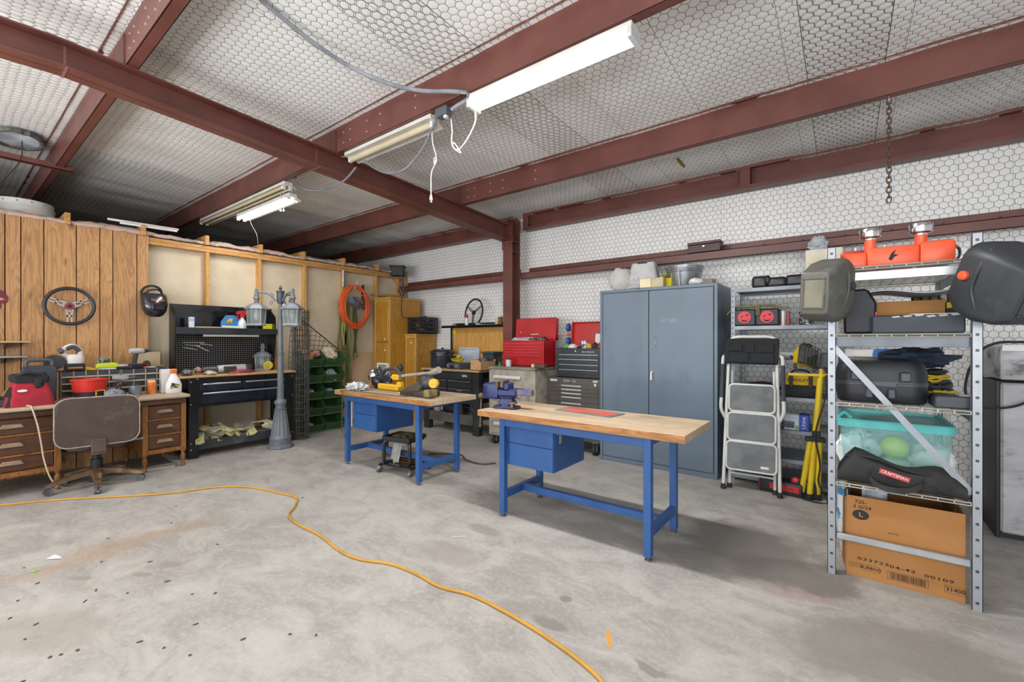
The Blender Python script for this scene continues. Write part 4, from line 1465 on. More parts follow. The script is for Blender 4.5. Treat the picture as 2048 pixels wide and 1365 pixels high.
# hutch
HB = 0.435
PEG, pnt, pp = newmat('black_pegboard')
tcx = N(pnt, 'ShaderNodeTexCoord').outputs['Object']
gx = N(pnt, 'ShaderNodeSeparateXYZ')
pnt.links.new(tcx, gx.inputs[0])
hx = mth(pnt, 'SUBTRACT', mth(pnt, 'FRACT', mth(pnt, 'MULTIPLY', gx.outputs[0], 1 / 0.0254)), 0.5)
hz = mth(pnt, 'SUBTRACT', mth(pnt, 'FRACT', mth(pnt, 'MULTIPLY', gx.outputs[2], 1 / 0.0254)), 0.5)
rr_ = mth(pnt, 'SQRT', mth(pnt, 'ADD', mth(pnt, 'MULTIPLY', hx, hx), mth(pnt, 'MULTIPLY', hz, hz)))
pnt.links.new(mixc(pnt, smooth(pnt, rr_, 0.19, 0.11), lin('#0d0f12'), lin('#cfc7ba')), pp.inputs['Base Color'])
pp.inputs['Roughness'].default_value = 0.3
b = MB()
b.box((0.03, HB, BTOP), (BL - 0.12, HB + 0.012, 1.40))
b.build('pegboard', PEG, t, flat=True)
b = MB()
b.box((0.0, HB + 0.0, 1.40), (BL - 0.08, HB + 0.012, 1.735), 0.002)
b.build('hutch_back', mat('#17181b', '#121316', rough=0.12, coat=0.5, name='mirror_black_paint'), t)
b = MB()
b.box((0.0, 0.225, 1.395), (BL - 0.10, HB, 1.415), 0.002)
b.box((0.0, 0.215, 1.385), (BL - 0.10, 0.228, 1.46), 0.003)
b.build('hutch_shelf', mat('#23262b', '#2d3036', rough=0.35, name='shelf_black'), t)
for x0 in (-0.012, BL - 0.135):
    b = MB()
    b.prism([(HB, BTOP), (HB, 1.735), (HB - 0.04, 1.735), (0.225, 1.615), (0.215, 1.385), (0.30, BTOP)], 0.012, TRS((x0, 0, 0)) @ Matrix(((0, 0, 1, 0), (1, 0, 0, 0), (0, 1, 0, 0), (0, 0, 0, 1))))
    b.build('hutch_side', BLACK_PAINT, t)
b = MB()
b.box((0.27, 0.24, 1.355), (0.88, 0.27, 1.382), 0.004)
plab(b.build('light_bar', mat('#c9c3b2', rough=0.5), t), 'cream unlit light bar under the hutch shelf')
b = MB()
b.box((BL - 0.05, HB - 0.02, BTOP), (BL - 0.02, HB + 0.01, 1.42), 0.002)
b.build('wood_batten', PINE, t)


def wb(x, y, z):       # point in workbench space -> world
    return (BX - y, BY + x, z)


# drill bits in the pegboard
t = thing('bit_strips', 'silver drill bits hanging in rows on the pegboard', 'drill bits', wb(0.12, HB - 0.012, 1.20), Q)
for i, (x0, z0, x1, z1) in enumerate(((0.0, 0.085, 0.22, 0.085), (0.02, 0.06, 0.17, 0.045), (0.12, 0.055, 0.26, -0.02), (0.17, 0.07, 0.30, 0.05), (0.0, 0.03, 0.14, 0.0))):
    b = MB()
    n = 9
    for k in range(n):
        u0, u1 = k / n, (k + 0.85) / n
        b.cyl((x0 + (x1 - x0) * u0, 0, z0 + (z1 - z0) * u0), (x0 + (x1 - x0) * u1, 0, z0 + (z1 - z0) * u1 + 0.001), 0.005, n=6)
    b.tube([(x0, 0.004, z0), (x1, 0.004, z1)], 0.004, 6)
    b.build('bit_row', mat('#cfd0d0', rough=0.4), t)
# on the hutch shelf
z = 1.416
t = thing('small_box', 'small white carton standing on the hutch shelf', 'box', wb(0.13, 0.25, z), Q)
b = MB()
b.box((0, 0, 0), (0.05, 0.04, 0.165), 0.002)
b.build('carton', mat('#d5dce2', '#b4c3d4', rough=0.6, ns=14), t)
b = MB()
b.box((0.0, -0.001, 0.115), (0.05, 0.0, 0.15))
b.build('printed_band', mat('#9db0cc', rough=0.6), t)
solo(MB().box((0, 0, 0), (0.42, 0.03, 0.012), 0.002), 'wooden_strip', mat('#c9ae7c', '#bfa26e', rough=0.6), 'thin pale wooden strip lying along the hutch shelf', 'wooden strip', wb(0.19, 0.236, 1.461), Q)
solo(MB().box((0, 0, 0), (0.2, 0.025, 0.01), 0.002), 'metal_ruler', ALU, 'short bright metal bar lying at the front of the hutch shelf', 'bar', wb(0.33, 0.27, 1.4165), Q)
t = thing('disc_pack', 'blue and white rounded packet leaning on the hutch shelf', 'packet', wb(0.56, 0.29, z), Q, None)
t.scale = (1.0, 1.0, 1.35)
b = MB()
b.prism([(-0.10, 0), (0.10, 0), (0.125, 0.12), (0.06, 0.155), (-0.04, 0.15), (-0.095, 0.09)], 0.012, TRS((0, 0, 0), (R(80), 0, 0)), 0.002)
b.build('packet', mat('#3f78b8', '#3068a6', rough=0.4), t)
b = MB()
b.prism([(-0.085, 0.01), (0.09, 0.01), (0.095, 0.055), (-0.085, 0.055)], 0.002, TRS((0, -0.014, 0), (R(80), 0, 0)))
b.build('white_panel', mat('#d9dcc8', '#c4ccb0', rough=0.5), t)
b = MB()
b.prism([(-0.045, 0.08), (0.03, 0.085), (0.04, 0.125), (-0.03, 0.12)], 0.002, TRS((0, -0.014, 0), (R(80), 0, 0)))
b.build('yellow_print', mat('#c8b63a', '#4f5530', rough=0.5, ns=40), t)


def trigger_bottle(label, loc, rz, body, top, s=1.0):
    t = thing('spray_bottle', label, 'bottle', loc, rz)
    b = MB()
    b.lathe([(0.036 * s, 0), (0.038 * s, 0.005), (0.038 * s, 0.085 * s), (0.03 * s, 0.11 * s), (0.016 * s, 0.13 * s), (0.014 * s, 0.15 * s), (0, 0.15 * s)], 20)
    b.build('bottle_body', body, t)
    b = MB()
    b.box((-0.018 * s, -0.018 * s, 0.145 * s), (0.018 * s, 0.018 * s, 0.175 * s), 0.004)
    b.prism([(-0.055, 0.175), (0.035, 0.175), (0.04, 0.20), (0.02, 0.215), (-0.055, 0.205)], 0.026 * s, TRS((0, 0.013 * s, 0), (PI / 2, 0, 0), (s, s, 1)), 0.003)
    b.tube(spline([(-0.035 * s, 0, 0.175 * s), (-0.045 * s, 0, 0.15 * s), (-0.035 * s, 0, 0.125 * s)], 4), 0.006 * s, 6)
    b.build('trigger', top, t)
    return t


trigger_bottle('white spray bottle with a red trigger head on the hutch shelf', wb(0.70, 0.29, z), Q, mat('#d3d6d8', '#bfc3c6', rough=0.4), RED, 1.25)
solo(MB().box((0, 0, 0), (0.11, 0.06, 0.112), 0.003), 'yellow_box', mat('#d9d32a', '#c8c11e', rough=0.5), 'small yellow box at the right end of the hutch shelf', 'box', wb(1.03 - 0.06, 0.3, z), Q)
# on the worktop
zt_ = BTOP + 0.001
t = thing('reciprocating_saw', 'grey and black cordless tool lying along the black workbench top', 'power tool', wb(0.22, 0.17, zt_ + 0.05), Q + R(-3))
t.scale = (1.12, 1.1, 1.1)
b = MB()
b.lathe([(0.0, 0), (0.026, 0.005), (0.03, 0.03), (0.034, 0.14), (0.036, 0.15), (0, 0.15)], 16, TRS((0, 0, 0), (0, PI / 2, 0)))
b.build('handle', mat('#4a4d52', '#3c3f44', rough=0.5), t)
b = MB()
b.lathe([(0, 0.14), (0.04, 0.145), (0.045, 0.20), (0.048, 0.40), (0.04, 0.44), (0, 0.445)], 18, TRS((0, 0, 0), (0, PI / 2, 0)))
b.build('body_shell', mat('#b4b5b6', '#9b9da0', rough=0.4), t)
b = MB()
b.box((0.19, -0.052, -0.03), (0.31, -0.03, 0.03), 0.006)
b.box((0.40, -0.06, -0.04), (0.46, 0.05, 0.045), 0.01)
b.build('side_panel', mat('#4b3f3c', '#33302f', rough=0.5), t)
b = MB()
b.ball((-0.03, 0, 0.0), (0.035, 0.03, 0.03), 14, 8, amp=0.3, seed=2)
b.build('blade_clamp', mat('#8c4a46', '#9da0a4', rough=0.4, ns=30), t)
solo(MB().ball((0, 0, 0.03), (0.09, 0.05, 0.035), 20, 12, amp=0.5, seed=21, fr=4), 'screw_heap', mat('#8d8f92', '#4f5155', rough=0.5, ns=30, metal=0.3), 'grey heap of small fittings at the left of the black worktop', 'fittings', wb(0.06, 0.08, zt_))
solo(MB().ball((0, 0, 0.02), (0.10, 0.05, 0.022), 20, 12, amp=0.5, seed=23, fr=5), 'sandpaper_scraps', mat('#b98a5c', '#cfc8bc', rough=0.7, ns=20), 'orange and tan scraps in front of the grey cordless tool', 'scraps', wb(0.27, 0.05, zt_))
solo(MB().ball((0, 0, 0.012), (0.13, 0.05, 0.022), 24, 10, amp=0.6, seed=24, fr=5), 'red_rag', mat('#b04a52', '#963a44', rough=0.9, bump=0.3), 'crumpled red shop rag on the black worktop', 'rag', wb(0.60, 0.04, zt_), Q)
solo(MB().cyl((0, 0, 0), (0, 0, 0.05), 0.03, n=18), 'tape_roll', mat('#7aa33a', '#c9b83a', rough=0.5, ns=20), 'small green and yellow roll behind the grey heap', 'tape', wb(0.12, 0.16, zt_))
solo(MB().lathe([(0.055, 0), (0.06, 0.004), (0.06, 0.01), (0, 0.012)], 28, TRS((0, 0, 0.06), (R(-78), 0, 0))), 'yellow_disc', mat('#d6cf3a', '#c9c230', rough=0.5), 'yellow round disc propped behind the loose lantern', 'disc', wb(1.0, 0.26, zt_), Q)
# welding style gloves piled on the lower shelf
GL = mat('#a09a5e', '#c0bb8c', rough=0.85, ns=7, dirt='#7d7a58', dlo=0.55, dhi=0.75, bump=0.15, name='glove_leather')
GL2 = mat('#a29f8e', '#86847a', rough=0.85, ns=7, bump=0.15, name='glove_cuff')
root = None


def glove(label, loc, rot):
    t = thing('work_glove', label, 'glove', loc, group='gloves piled on the workbench shelf', tilt=rot)
    b = MB()
    b.loft([ring(0.052, -0.020, 0.020, z, 16) for z in (0.0, 0.04)] + [ring(0.055, -0.028, 0.028, 0.09, 16), ring(0.05, -0.026, 0.026, 0.13, 16), ring(0.035, -0.012, 0.012, 0.155, 16)], m=TRS((0, 0, 0), (0, PI / 2, 0)))
    for k, (q, ln) in enumerate(((-0.036, 0.07), (-0.012, 0.085), (0.012, 0.082), (0.036, 0.06))):
        b.tube(spline([(0.12, 0.0, q), (0.12 + ln * 0.6, -0.012, q * 1.1), (0.12 + ln, -0.045, q * 1.1)], 4), [0.015] * 8 + [0.009], 8)
    b.tube(spline([(0.06, 0.0, 0.045), (0.10, -0.02, 0.075), (0.13, -0.045, 0.07)], 4), [0.016] * 8 + [0.010], 8)
    b.build('hand', GL, t)
    b = MB()
    b.loft([ring(w, -d, d, z, 16) for w, d, z in ((0.075, 0.030, -0.11), (0.07, 0.026, -0.06), (0.054, 0.021, 0.0))], m=TRS((0, 0, 0), (0, PI / 2, 0)))
    plab(b.build('cuff', GL2, t), 'pale grey cuff')
    return t


random.seed(5)
gl = 'pale yellow leather work glove heaped on the shelf under the black workbench'
for i in range(15):
    x = 0.17 + 0.058 * i % 0.60
    lay = i // 10
    y = (0.07, 0.16, 0.10)[i % 3] + random.uniform(-0.02, 0.02)
    loc = wb(0.18 + 0.058 * (i % 11) + (0.09 if lay else 0), y, 0.225 + 0.055 * lay + 0.01 * (i % 2))
    rot = (R(random.uniform(60, 120)), R(random.uniform(-25, 25)), R(random.uniform(0, 360)))
    if i == 0:
        root = glove(gl, loc, rot)
        root.scale = (0.72, 0.72, 0.8)
    else:
        c = copy_tree(root)
        c.location, c.rotation_euler = loc, rot
solo(MB().ball((0, 0, 0.05), (0.10, 0.08, 0.06), 24, 14, amp=0.4, seed=33), 'denim_bundle', mat('#55606e', '#3f4854', rough=0.9, bump=0.3), 'dark blue grey cloth bundle at the right end of the lower shelf', 'cloth', wb(0.97, 0.20, 0.187))
t = thing('strap_bundle', 'white webbing strap hanging off the lower shelf front', 'strap', wb(0.94, 0.02, 0.187), Q)
b = MB()
b.ball((0.0, 0.05, 0.05), (0.085, 0.05, 0.045), 20, 12, amp=0.5, seed=35, fr=4)
b.build('strap_coil', mat('#c9c3b2', '#a8a294', rough=0.8, ns=12), t)
b = MB()
b.box((0.0, -0.020, -0.12), (0.04, -0.014, 0.03), 0.001)
b.box((0.0, -0.020, 0.0), (0.04, 0.03, 0.006), 0.001)
b.build('strap_tail', mat('#cfccc6', rough=0.8), t)

# ---- lamp post
LP = (-5.52, 2.575, 0)
POST = mat('#6e737a', '#5c6168', rough=0.5, ns=5, dirt='#969a9e', dlo=0.55, dhi=0.8, dns=4, name='weathered_grey_cast_metal')
t = thing('lamp_post', 'grey cast metal garden lamp post with hanging lanterns', 'lamp post', LP, R(65))
b = MB()
b.lathe([(0.15, 0), (0.155, 0.012), (0.15, 0.03), (0.125, 0.045), (0, 0.045)], 8)
b.build('base_flange', POST, t, ang=25)
b = MB()
n = 36
rings = []
for r, z in ((0.125, 0.04), (0.118, 0.10), (0.124, 0.12), (0.118, 0.135), (0.108, 0.16), (0.072, 0.42), (0.066, 0.46), (0.07, 0.475), (0.058, 0.48), (0.055, 0.52), (0.066, 0.53), (0.07, 0.555), (0.062, 0.575), (0.048, 0.585), (0.036, 0.60)):
    fl = 0.10 if 0.15 < z < 0.47 else 0.0
    rings.append([(r * (1 - fl * (j % 3 == 0)) * math.cos(2 * PI * j / n), r * (1 - fl * (j % 3 == 0)) * math.sin(2 * PI * j / n), z) for j in range(n)])
b.loft(rings)
b.build('fluted_base', POST, t, ang=25)
b = MB()
n = 30
rings = [[(r * (1 - 0.06 * (j % 3 == 0)) * math.cos(2 * PI * j / n), r * (1 - 0.06 * (j % 3 == 0)) * math.sin(2 * PI * j / n), z) for j in range(n)] for r, z in ((0.040, 0.59), (0.031, 1.13))]
b.loft(rings)
b.lathe([(0.036, 1.13), (0.040, 1.145), (0.035, 1.155), (0.038, 1.165), (0.029, 1.18)], 24)
b.lathe([(0.029, 1.17), (0.022, 1.77)], 24)
b.build('pole', POST, t, ang=25)
b = MB()
b.lathe([(0.03, 1.76), (0.042, 1.80), (0.042, 1.90), (0.05, 1.905), (0.05, 1.915), (0.02, 1.925), (0.012, 1.935), (0.02, 1.95), (0.016, 1.965), (0.006, 1.985), (0, 1.99)], 16)
b.build('finial', mat('#43474e', '#383c42', rough=0.45), t)
GLASS = mat('#a8b8b4', rough=0.15, trans=0.35, alpha=0.55, coat=0.3, name='lantern_glass')


def lantern(parent, M, tagged=True):
    b = MB(M)
    b.lathe([(0.02, 0.0), (0.022, -0.03), (0.03, -0.035), (0.032, -0.05), (0.02, -0.055), (0.022, -0.09), (0.05, -0.10), (0.085, -0.125), (0.108, -0.15), (0.108, -0.158), (0.085, -0.158), (0, -0.157)], 6)
    hood = b.build('lantern', POST, parent, ang=30)
    b = MB(M)
    b.lathe([(0.082, -0.16), (0.072, -0.30)], 6, cap=False)
    b.build('glass_pane', GLASS, hood, ang=20)
    b = MB(M)
    for j in range(6):
        a = 2 * PI * j / 6
        b.tube([(0.084 * math.cos(a), 0.084 * math.sin(a), -0.157), (0.074 * math.cos(a), 0.074 * math.sin(a), -0.303)], 0.005, 6)
    b.lathe([(0.085, -0.30), (0.09, -0.308), (0.085, -0.318), (0, -0.318)], 6)
    b.build('lantern_frame', mat('#a9adb0', '#8d9194', rough=0.5), hood, ang=30)
    b = MB(M)
    b.lathe([(0.012, -0.158), (0.012, -0.19), (0.024, -0.21), (0.022, -0.24), (0.006, -0.265), (0, -0.267)], 12)
    b.build('bulb', mat('#e9eae4', rough=0.3), hood)
    return hood


for a in (180, 60, -60):
    ca, sa = math.cos(R(a)), math.sin(R(a))
    P = [(0.035, 1.80), (0.06, 1.80), (0.085, 1.835), (0.13, 1.875), (0.19, 1.89), (0.255, 1.89)]
    b = MB()
    b.tube(spline([(r * ca, r * sa, z) for r, z in P], 5), 0.011, 8)
    b.tube(spline([(r * ca, r * sa, z) for r, z in ((0.085, 1.835), (0.075, 1.86), (0.095, 1.885), (0.11, 1.87))], 4), 0.006, 6)
    b.tube(spline([(r * ca, r * sa, z) for r, z in ((0.10, 1.80), (0.085, 1.775), (0.095, 1.75), (0.115, 1.765), (0.105, 1.785))], 4), 0.006, 6)
    b.lathe([(0.015, -0.035), (0.018, 0.0), (0.02, 0.02), (0.014, 0.045), (0, 0.055)], 12, TRS((0.255 * ca, 0.255 * sa, 1.89)))
    b.build('arm', POST, t, ang=40)
    lantern(t, TRS((0.255 * ca, 0.255 * sa, 1.87), (0, 0, 0), (1.2, 1.2, 1.2)))
b = MB()
b.box((-0.05, -0.002, -0.14), (0.05, 0.0, 0.0), 0, TRS((0.07, -0.20, 1.74), (0, 0, R(10))))
b.build('paper_tag', mat('#e2e0da', rough=0.7), t, flat=True)
# loose lantern on the worktop
p = onz(526, 741, BTOP)
t = thing('loose_lantern', 'loose grey garden lantern standing on the black workbench top', 'lantern', (p[0], p[1], BTOP + 0.001), R(20))
lantern(t, TRS((0, 0, 0.35), (0, 0, 0), (1.1, 1.1, 1.1)))

# ---- roll of wire fencing
t = thing('wire_fence_roll', 'tall roll of black welded wire fencing beside the lamp post', 'wire roll', (-5.80, 2.965, 0), 0)
b = MB()
RL, H_ = 0.115, 1.72
turns = 2.2
nv = 46


def spiral(u):
    a = 2 * PI * turns * u
    r = RL - 0.035 * u
    return r * math.cos(a - 1.2), r * math.sin(a - 1.2)


for i in range(nv):
    x, y = spiral(i / nv)
    b.tube([(x, y, 0.0), (x, y, H_ + 0.03 * noise.noise(Vector((i * 1.3, 0, 0))))], 0.0032, 4)
for k in range(22):
    z = 0.01 + k * H_ / 21.5
    b.tube([(*spiral(i / 90), z) for i in range(91)], 0.0034, 4)
b.build('welded_mesh', mat('#3a3938', '#5a5754', rough=0.6, ns=20, name='black_wire'), t)
# loose mesh panel behind the bins
t = thing('wire_mesh_panel', 'bent scrap of dark wire mesh standing behind the green bins', 'wire mesh', (-6.18, 3.02, 0), Q)
b = MB()
for i in range(11):
    x = 0.07 * i
    top = 1.62 - max(0, x - 0.12) * 0.75
    b.tube(spline([(x, 0.02, 0.55), (x, 0.05 + 0.03 * math.sin(i), 1.1), (x + 0.02, 0.0, top)], 4), 0.0035, 4)
for k in range(14):
    z = 0.62 + k * 0.075
    xe = min(0.72, 0.12 + (1.62 - z) / 0.75)
    b.tube(spline([(0.0, 0.03, z), (xe * 0.5, 0.05, z + 0.02), (xe, 0.02, z)], 5), 0.0035, 4)
b.tube(spline([(0.0, 0.0, 1.6), (0.13, -0.02, 1.61), (0.42, 0.0, 1.41), (0.73, 0.0, 1.17)], 6), 0.008, 6)
b.build('mesh', mat('#3a3733', '#2a2826', rough=0.7), t)

# ---- green hopper bins
GREEN = mat('#3a5c36', '#31502e', rough=0.45, ns=4, dirt='#4b6b45', name='green_bin_plastic')
BINX = -5.97
BW, BH, BD = 0.305, 0.222, 0.29


def hopper(label):
    t = thing('hopper_bin', label, 'bin', (0, 0, 0), Q, group='stacked green hopper bins')
    b = MB()
    prof = [(0.04, 0.0), (-0.045, 0.105), (0.075, 0.215), (BD, 0.215), (BD, 0.0)]
    for x in (0.0, BW - 0.004):
        b.prism(prof, 0.004, TRS((x, 0, 0)) @ Matrix(((0, 0, 1, 0), (1, 0, 0, 0), (0, 1, 0, 0), (0, 0, 0, 1))))
    b.box((0, 0.04, 0), (BW, BD, 0.005))
    b.box((0, BD - 0.005, 0), (BW, BD, 0.215))
    b.build('bin_body', GREEN, t, ang=20)
    b = MB()
    b.loft([[(x, 0.04, 0.0), (x, -0.045, 0.105), (x, -0.042, 0.108), (x, 0.045, 0.003)] for x in (0, BW)])
    b.box((0, -0.050, 0.100), (BW, -0.040, 0.110), 0.002)
    b.build('front_lip', GREEN, t, ang=20)
    b = MB()
    b.box((0, 0.03, -0.008), (BW, 0.05, 0.004), 0.001)
    b.build('rail', mat('#60785a', '#4d6549', rough=0.5), t)
    return t


hb = None
rows = ('bottom', 'second from the bottom', 'middle', 'second from the top', 'top')
for r_ in range(5):
    for c_ in range(2):
        lab = 'green hopper bin in the %s row, %s column' % (rows[r_], ('left', 'right')[c_])
        loc = (BINX, 3.09 + c_ * (BW + 0.012), 0.012 + r_ * 0.232)
        if hb is None:
            hb = hopper(lab)
            o = hb
        else:
            o = copy_tree(hb)
            o['label'] = lab
        o.location = loc


def binp(c, x, r_, y=0.10, dz=0.0):
    return (BINX - y, 3.09 + c * (BW + 0.012) + x, 0.012 + r_ * 0.232 + 0.006 + dz)


PLASTIC = mat('#c3c8cc', '#9aa2a8', rough=0.25, alpha=0.75, bump=0.5, ns=9, name='clear_plastic_film')
solo(MB().ball((0, 0, 0.075), (0.11, 0.08, 0.09), 24, 14, amp=0.45, seed=41, fr=4), 'plastic_bag', PLASTIC, 'crumpled clear plastic bag in the right bin, second row from the top', 'plastic bag', binp(1, 0.15, 3, 0.12))
solo(MB().ball((0, 0, 0.05), (0.09, 0.07, 0.06), 24, 14, amp=0.45, seed=42, fr=4), 'plastic_bag', mat('#b7b898', '#8b9070', rough=0.4, bump=0.4), 'pale yellow plastic bag in the left bin, middle row', 'plastic bag', binp(0, 0.13, 2, 0.11, 0.02))
solo(MB().ball((0, 0, 0.05), (0.10, 0.06, 0.055), 24, 14, amp=0.45, seed=43, fr=4), 'plastic_bag', mat('#9db0b4', '#7c9094', rough=0.35, bump=0.4), 'blue grey plastic bag in the right bin, middle row', 'plastic bag', binp(1, 0.13, 2, 0.11, 0.02))
solo(MB().ball((0, 0, 0.05), (0.09, 0.07, 0.055), 20, 12, amp=0.3, seed=44), 'dark_cloth', mat('#34373c', '#474a50', rough=0.9), 'dark cloth lump in the left bin, second row from the bottom', 'cloth', binp(0, 0.15, 1, 0.11, 0.01))
solo(MB().ball((0, 0, 0.05), (0.10, 0.07, 0.06), 20, 12, amp=0.3, seed=45), 'pale_cloth', mat('#a9aeb0', '#8b9094', rough=0.8), 'pale grey cloth lump in the left bin, bottom row', 'cloth', binp(0, 0.14, 0, 0.11, 0.01))
solo(MB().ball((0, 0, 0.04), (0.08, 0.06, 0.05), 20, 12, amp=0.4, seed=46), 'crumpled_paper', mat('#c5c6c4', '#a1a2a1', rough=0.7, bump=0.3), 'crumpled white paper in the left bin, second row from the top', 'paper', binp(0, 0.07, 3, 0.10, 0.02))
solo(MB().ball((0, 0, 0.10), (0.10, 0.09, 0.13), 24, 16, amp=0.35, seed=47, fr=3), 'paper_bag', mat('#b98f55', '#9c7540', rough=0.85, bump=0.5, ns=7), 'crumpled brown paper bag in the top left bin', 'paper bag', binp(0, 0.10, 4, 0.10))
solo(MB().ball((0, 0, 0.12), (0.14, 0.10, 0.12), 26, 16, amp=0.4, seed=48, fr=3), 'cloth_sack', mat('#c9bda6', '#b3a084', rough=0.9, bump=0.5, ns=7), 'cream cloth sack heaped in the top right bin', 'sack', binp(1, 0.12, 4, 0.12, 0.02))
solo(MB().ball((0, 0, 0.06), (0.07, 0.05, 0.05), 20, 12, amp=0.3, seed=49), 'pink_cloth', mat('#c79a9a', '#b58488', rough=0.9), 'pink cloth between the paper bag and the cream sack', 'cloth', binp(0, 0.262, 4, 0.13, 0.11))

# ---- hung on the stud wall: hose, straps, tools
HX = -6.285
yc = onx(706, 614, HX)[1]
zc_ = onx(706, 614, HX)[2]
rz_ = (onx(706, 569, HX)[2] - onx(706, 660, HX)[2]) / 2
ry_ = (onx(736, 614, HX)[1] - onx(677, 614, HX)[1]) / 2
t = thing('air_hose', 'coiled orange air hose hanging on a hook on the stud wall', 'hose', (HX + 0.05, yc, zc_), 0)
P = []
random.seed(9)
NL = 17
for k in range(NL * 22):
    a = 2 * PI * k / 22
    lp = k // 22
    w = 0.72 + 0.27 * ((lp * 0.37) % 1.0) + 0.02 * math.sin(a * 0.5)
    dz = -0.02 * (lp % 3)
    P.append((0.012 * ((lp * 5) % 4) + 0.006 * math.sin(a), ry_ * w * math.sin(a) * (1 + 0.04 * math.sin(lp)), rz_ * (0.80 + 0.17 * ((lp * 0.61) % 1)) * math.cos(a) * (1 if math.cos(a) > 0 else 0.92 + 0.11 * ((lp * 0.29) % 1))))
b = MB()
b.tube(P, 0.0085, 8)
b.build('coil', mat('#e0632a', '#d0561f', rough=0.4, name='orange_hose'), t)
b = MB()
b.tube(spline([(-0.05, 0, rz_ + 0.01), (-0.02, 0, rz_ - 0.005), (0.05, 0, rz_ - 0.03), (0.075, 0, rz_ + 0.03)], 5), 0.006, 6)
b.build('wall_hook', BOLT, t)
b = MB()
b.cyl((0.03, -0.01, rz_ - 0.02), (0.06, -0.04, rz_ - 0.11), 0.010, 0.014, 10)
b.build('coupling', BOLT, t)
t = thing('tool_pouch', 'dark pouch with blue and silver tools hanging inside the hose coil', 'tool', (HX + 0.045, yc + 0.03, zc_ + 0.12), 0)
b = MB()
b.ball((0.0, 0.0, -0.06), (0.03, 0.09, 0.09), 20, 12, amp=0.4, seed=61)
b.build('pouch', mat('#6f6560', '#4b4340', rough=0.7, ns=14), t)
b = MB()
b.cyl((0.02, -0.10, -0.04), (0.045, -0.10, -0.04), 0.045, n=20)
b.build('blue_gauge', mat('#37507a', '#6f86a8', rough=0.4, ns=30), t)
b = MB()
b.tube([(0.02, -0.06, 0.05), (0.03, 0.03, 0.0), (0.025, 0.10, -0.06)], 0.009, 8)
b.build('steel_wrench', GALV, t)
b = MB()
b.loft([ring(0.022, -0.012, 0.012, 0.08, 12), ring(0.022, -0.012, 0.012, 0.24, 12)], m=TRS((0.0, 0.105, 0), (R(6), 0, PI / 2)))
b.build('black_handle', BLACK_PL, t)
b = MB()
b.tube([(0.01, 0.10, 0.06), (0.02, 0.12, -0.05), (0.02, 0.11, -0.16)], 0.018, 8)
b.build('dark_red_grip', mat('#5a2222', '#3a1818', rough=0.6), t)
STR = [('#6b7048', 'olive webbing strap hanging below the hose, leftmost'), ('#a59c62', 'pale khaki webbing strap hanging below the hose'), ('#4f6a3c', 'green webbing strap hanging to the bench top level'), ('#8a8450', 'khaki strap with steel hooks hanging behind the bench'), ('#3c4a34', 'dark green strap hanging rightmost below the hose')]
for i, (c_, lab) in enumerate(STR):
    px = (681, 688, 694, 701, 709)[i]
    zl = (0.98, 1.18, 0.55, 0.62, 1.05)[i]
    y = onx(px, 680, HX + 0.03)[1]
    t = thing('ratchet_strap', lab, 'strap', (HX + 0.022 + 0.008 * i, y, 0), 0)
    b = MB()
    zt0 = zc_ + 0.05 - 0.02 * i
    for q in (-1, 1):
        pts = [(0, q * 0.012, zt0 - k * (zt0 - zl) / 9) for k in range(10)]
        rings = []
        for k, p_ in enumerate(pts):
            wv = 0.016 * math.sin(k * 0.9 + i + q)
            rings.append([(p_[0] + 0.004 * q - 0.0015, p_[1] + wv - 0.015, p_[2]), (p_[0] + 0.004 * q - 0.0015, p_[1] + wv + 0.015, p_[2] + 0.01), (p_[0] + 0.004 * q + 0.0015, p_[1] + wv + 0.015, p_[2] + 0.01), (p_[0] + 0.004 * q + 0.0015, p_[1] + wv - 0.015, p_[2])])
        b.loft(rings)
    b.build('webbing', mat(c_, rough=0.85, ns=30), t)
    b = MB()
    b.box((-0.012, -0.02, zl - 0.005), (0.018, 0.02, zl + 0.06), 0.004)
    b.tube(spline([(0.003, 0, zl), (0.003, 0.015, zl - 0.03), (0.003, 0.0, zl - 0.055), (0.003, -0.018, zl - 0.035)], 4), 0.005, 6)
    b.build('ratchet_buckle', mat('#a9a6a0', '#6e4a3a', rough=0.4, metal=0.6, ns=20), t)
b = MB()
y = onx(687, 555, -6.26)[1]
b.cyl((-6.265, y, onx(687, 573, -6.26)[2]), (-6.265, y, onx(687, 541, -6.26)[2]), 0.022, n=14)
b.cyl((-6.265, y, onx(687, 573, -6.26)[2] - 0.01), (-6.265, y, onx(687, 573, -6.26)[2] + 0.03), 0.026, n=14)
tag(b.build('steel_pipe', GALV), 'short grey steel conduit on a stud above the hose', 'pipe')

# ---- oak cabinets in the corner
OAK = wood('#bd8a34', '#9c6a22', None, axis=2, scale=1.1, rough=0.4, name='honey_oak')
OAKL = wood('#c49a4e', '#ab7e36', None, axis=2, scale=1.1, rough=0.4, name='light_oak_trim')


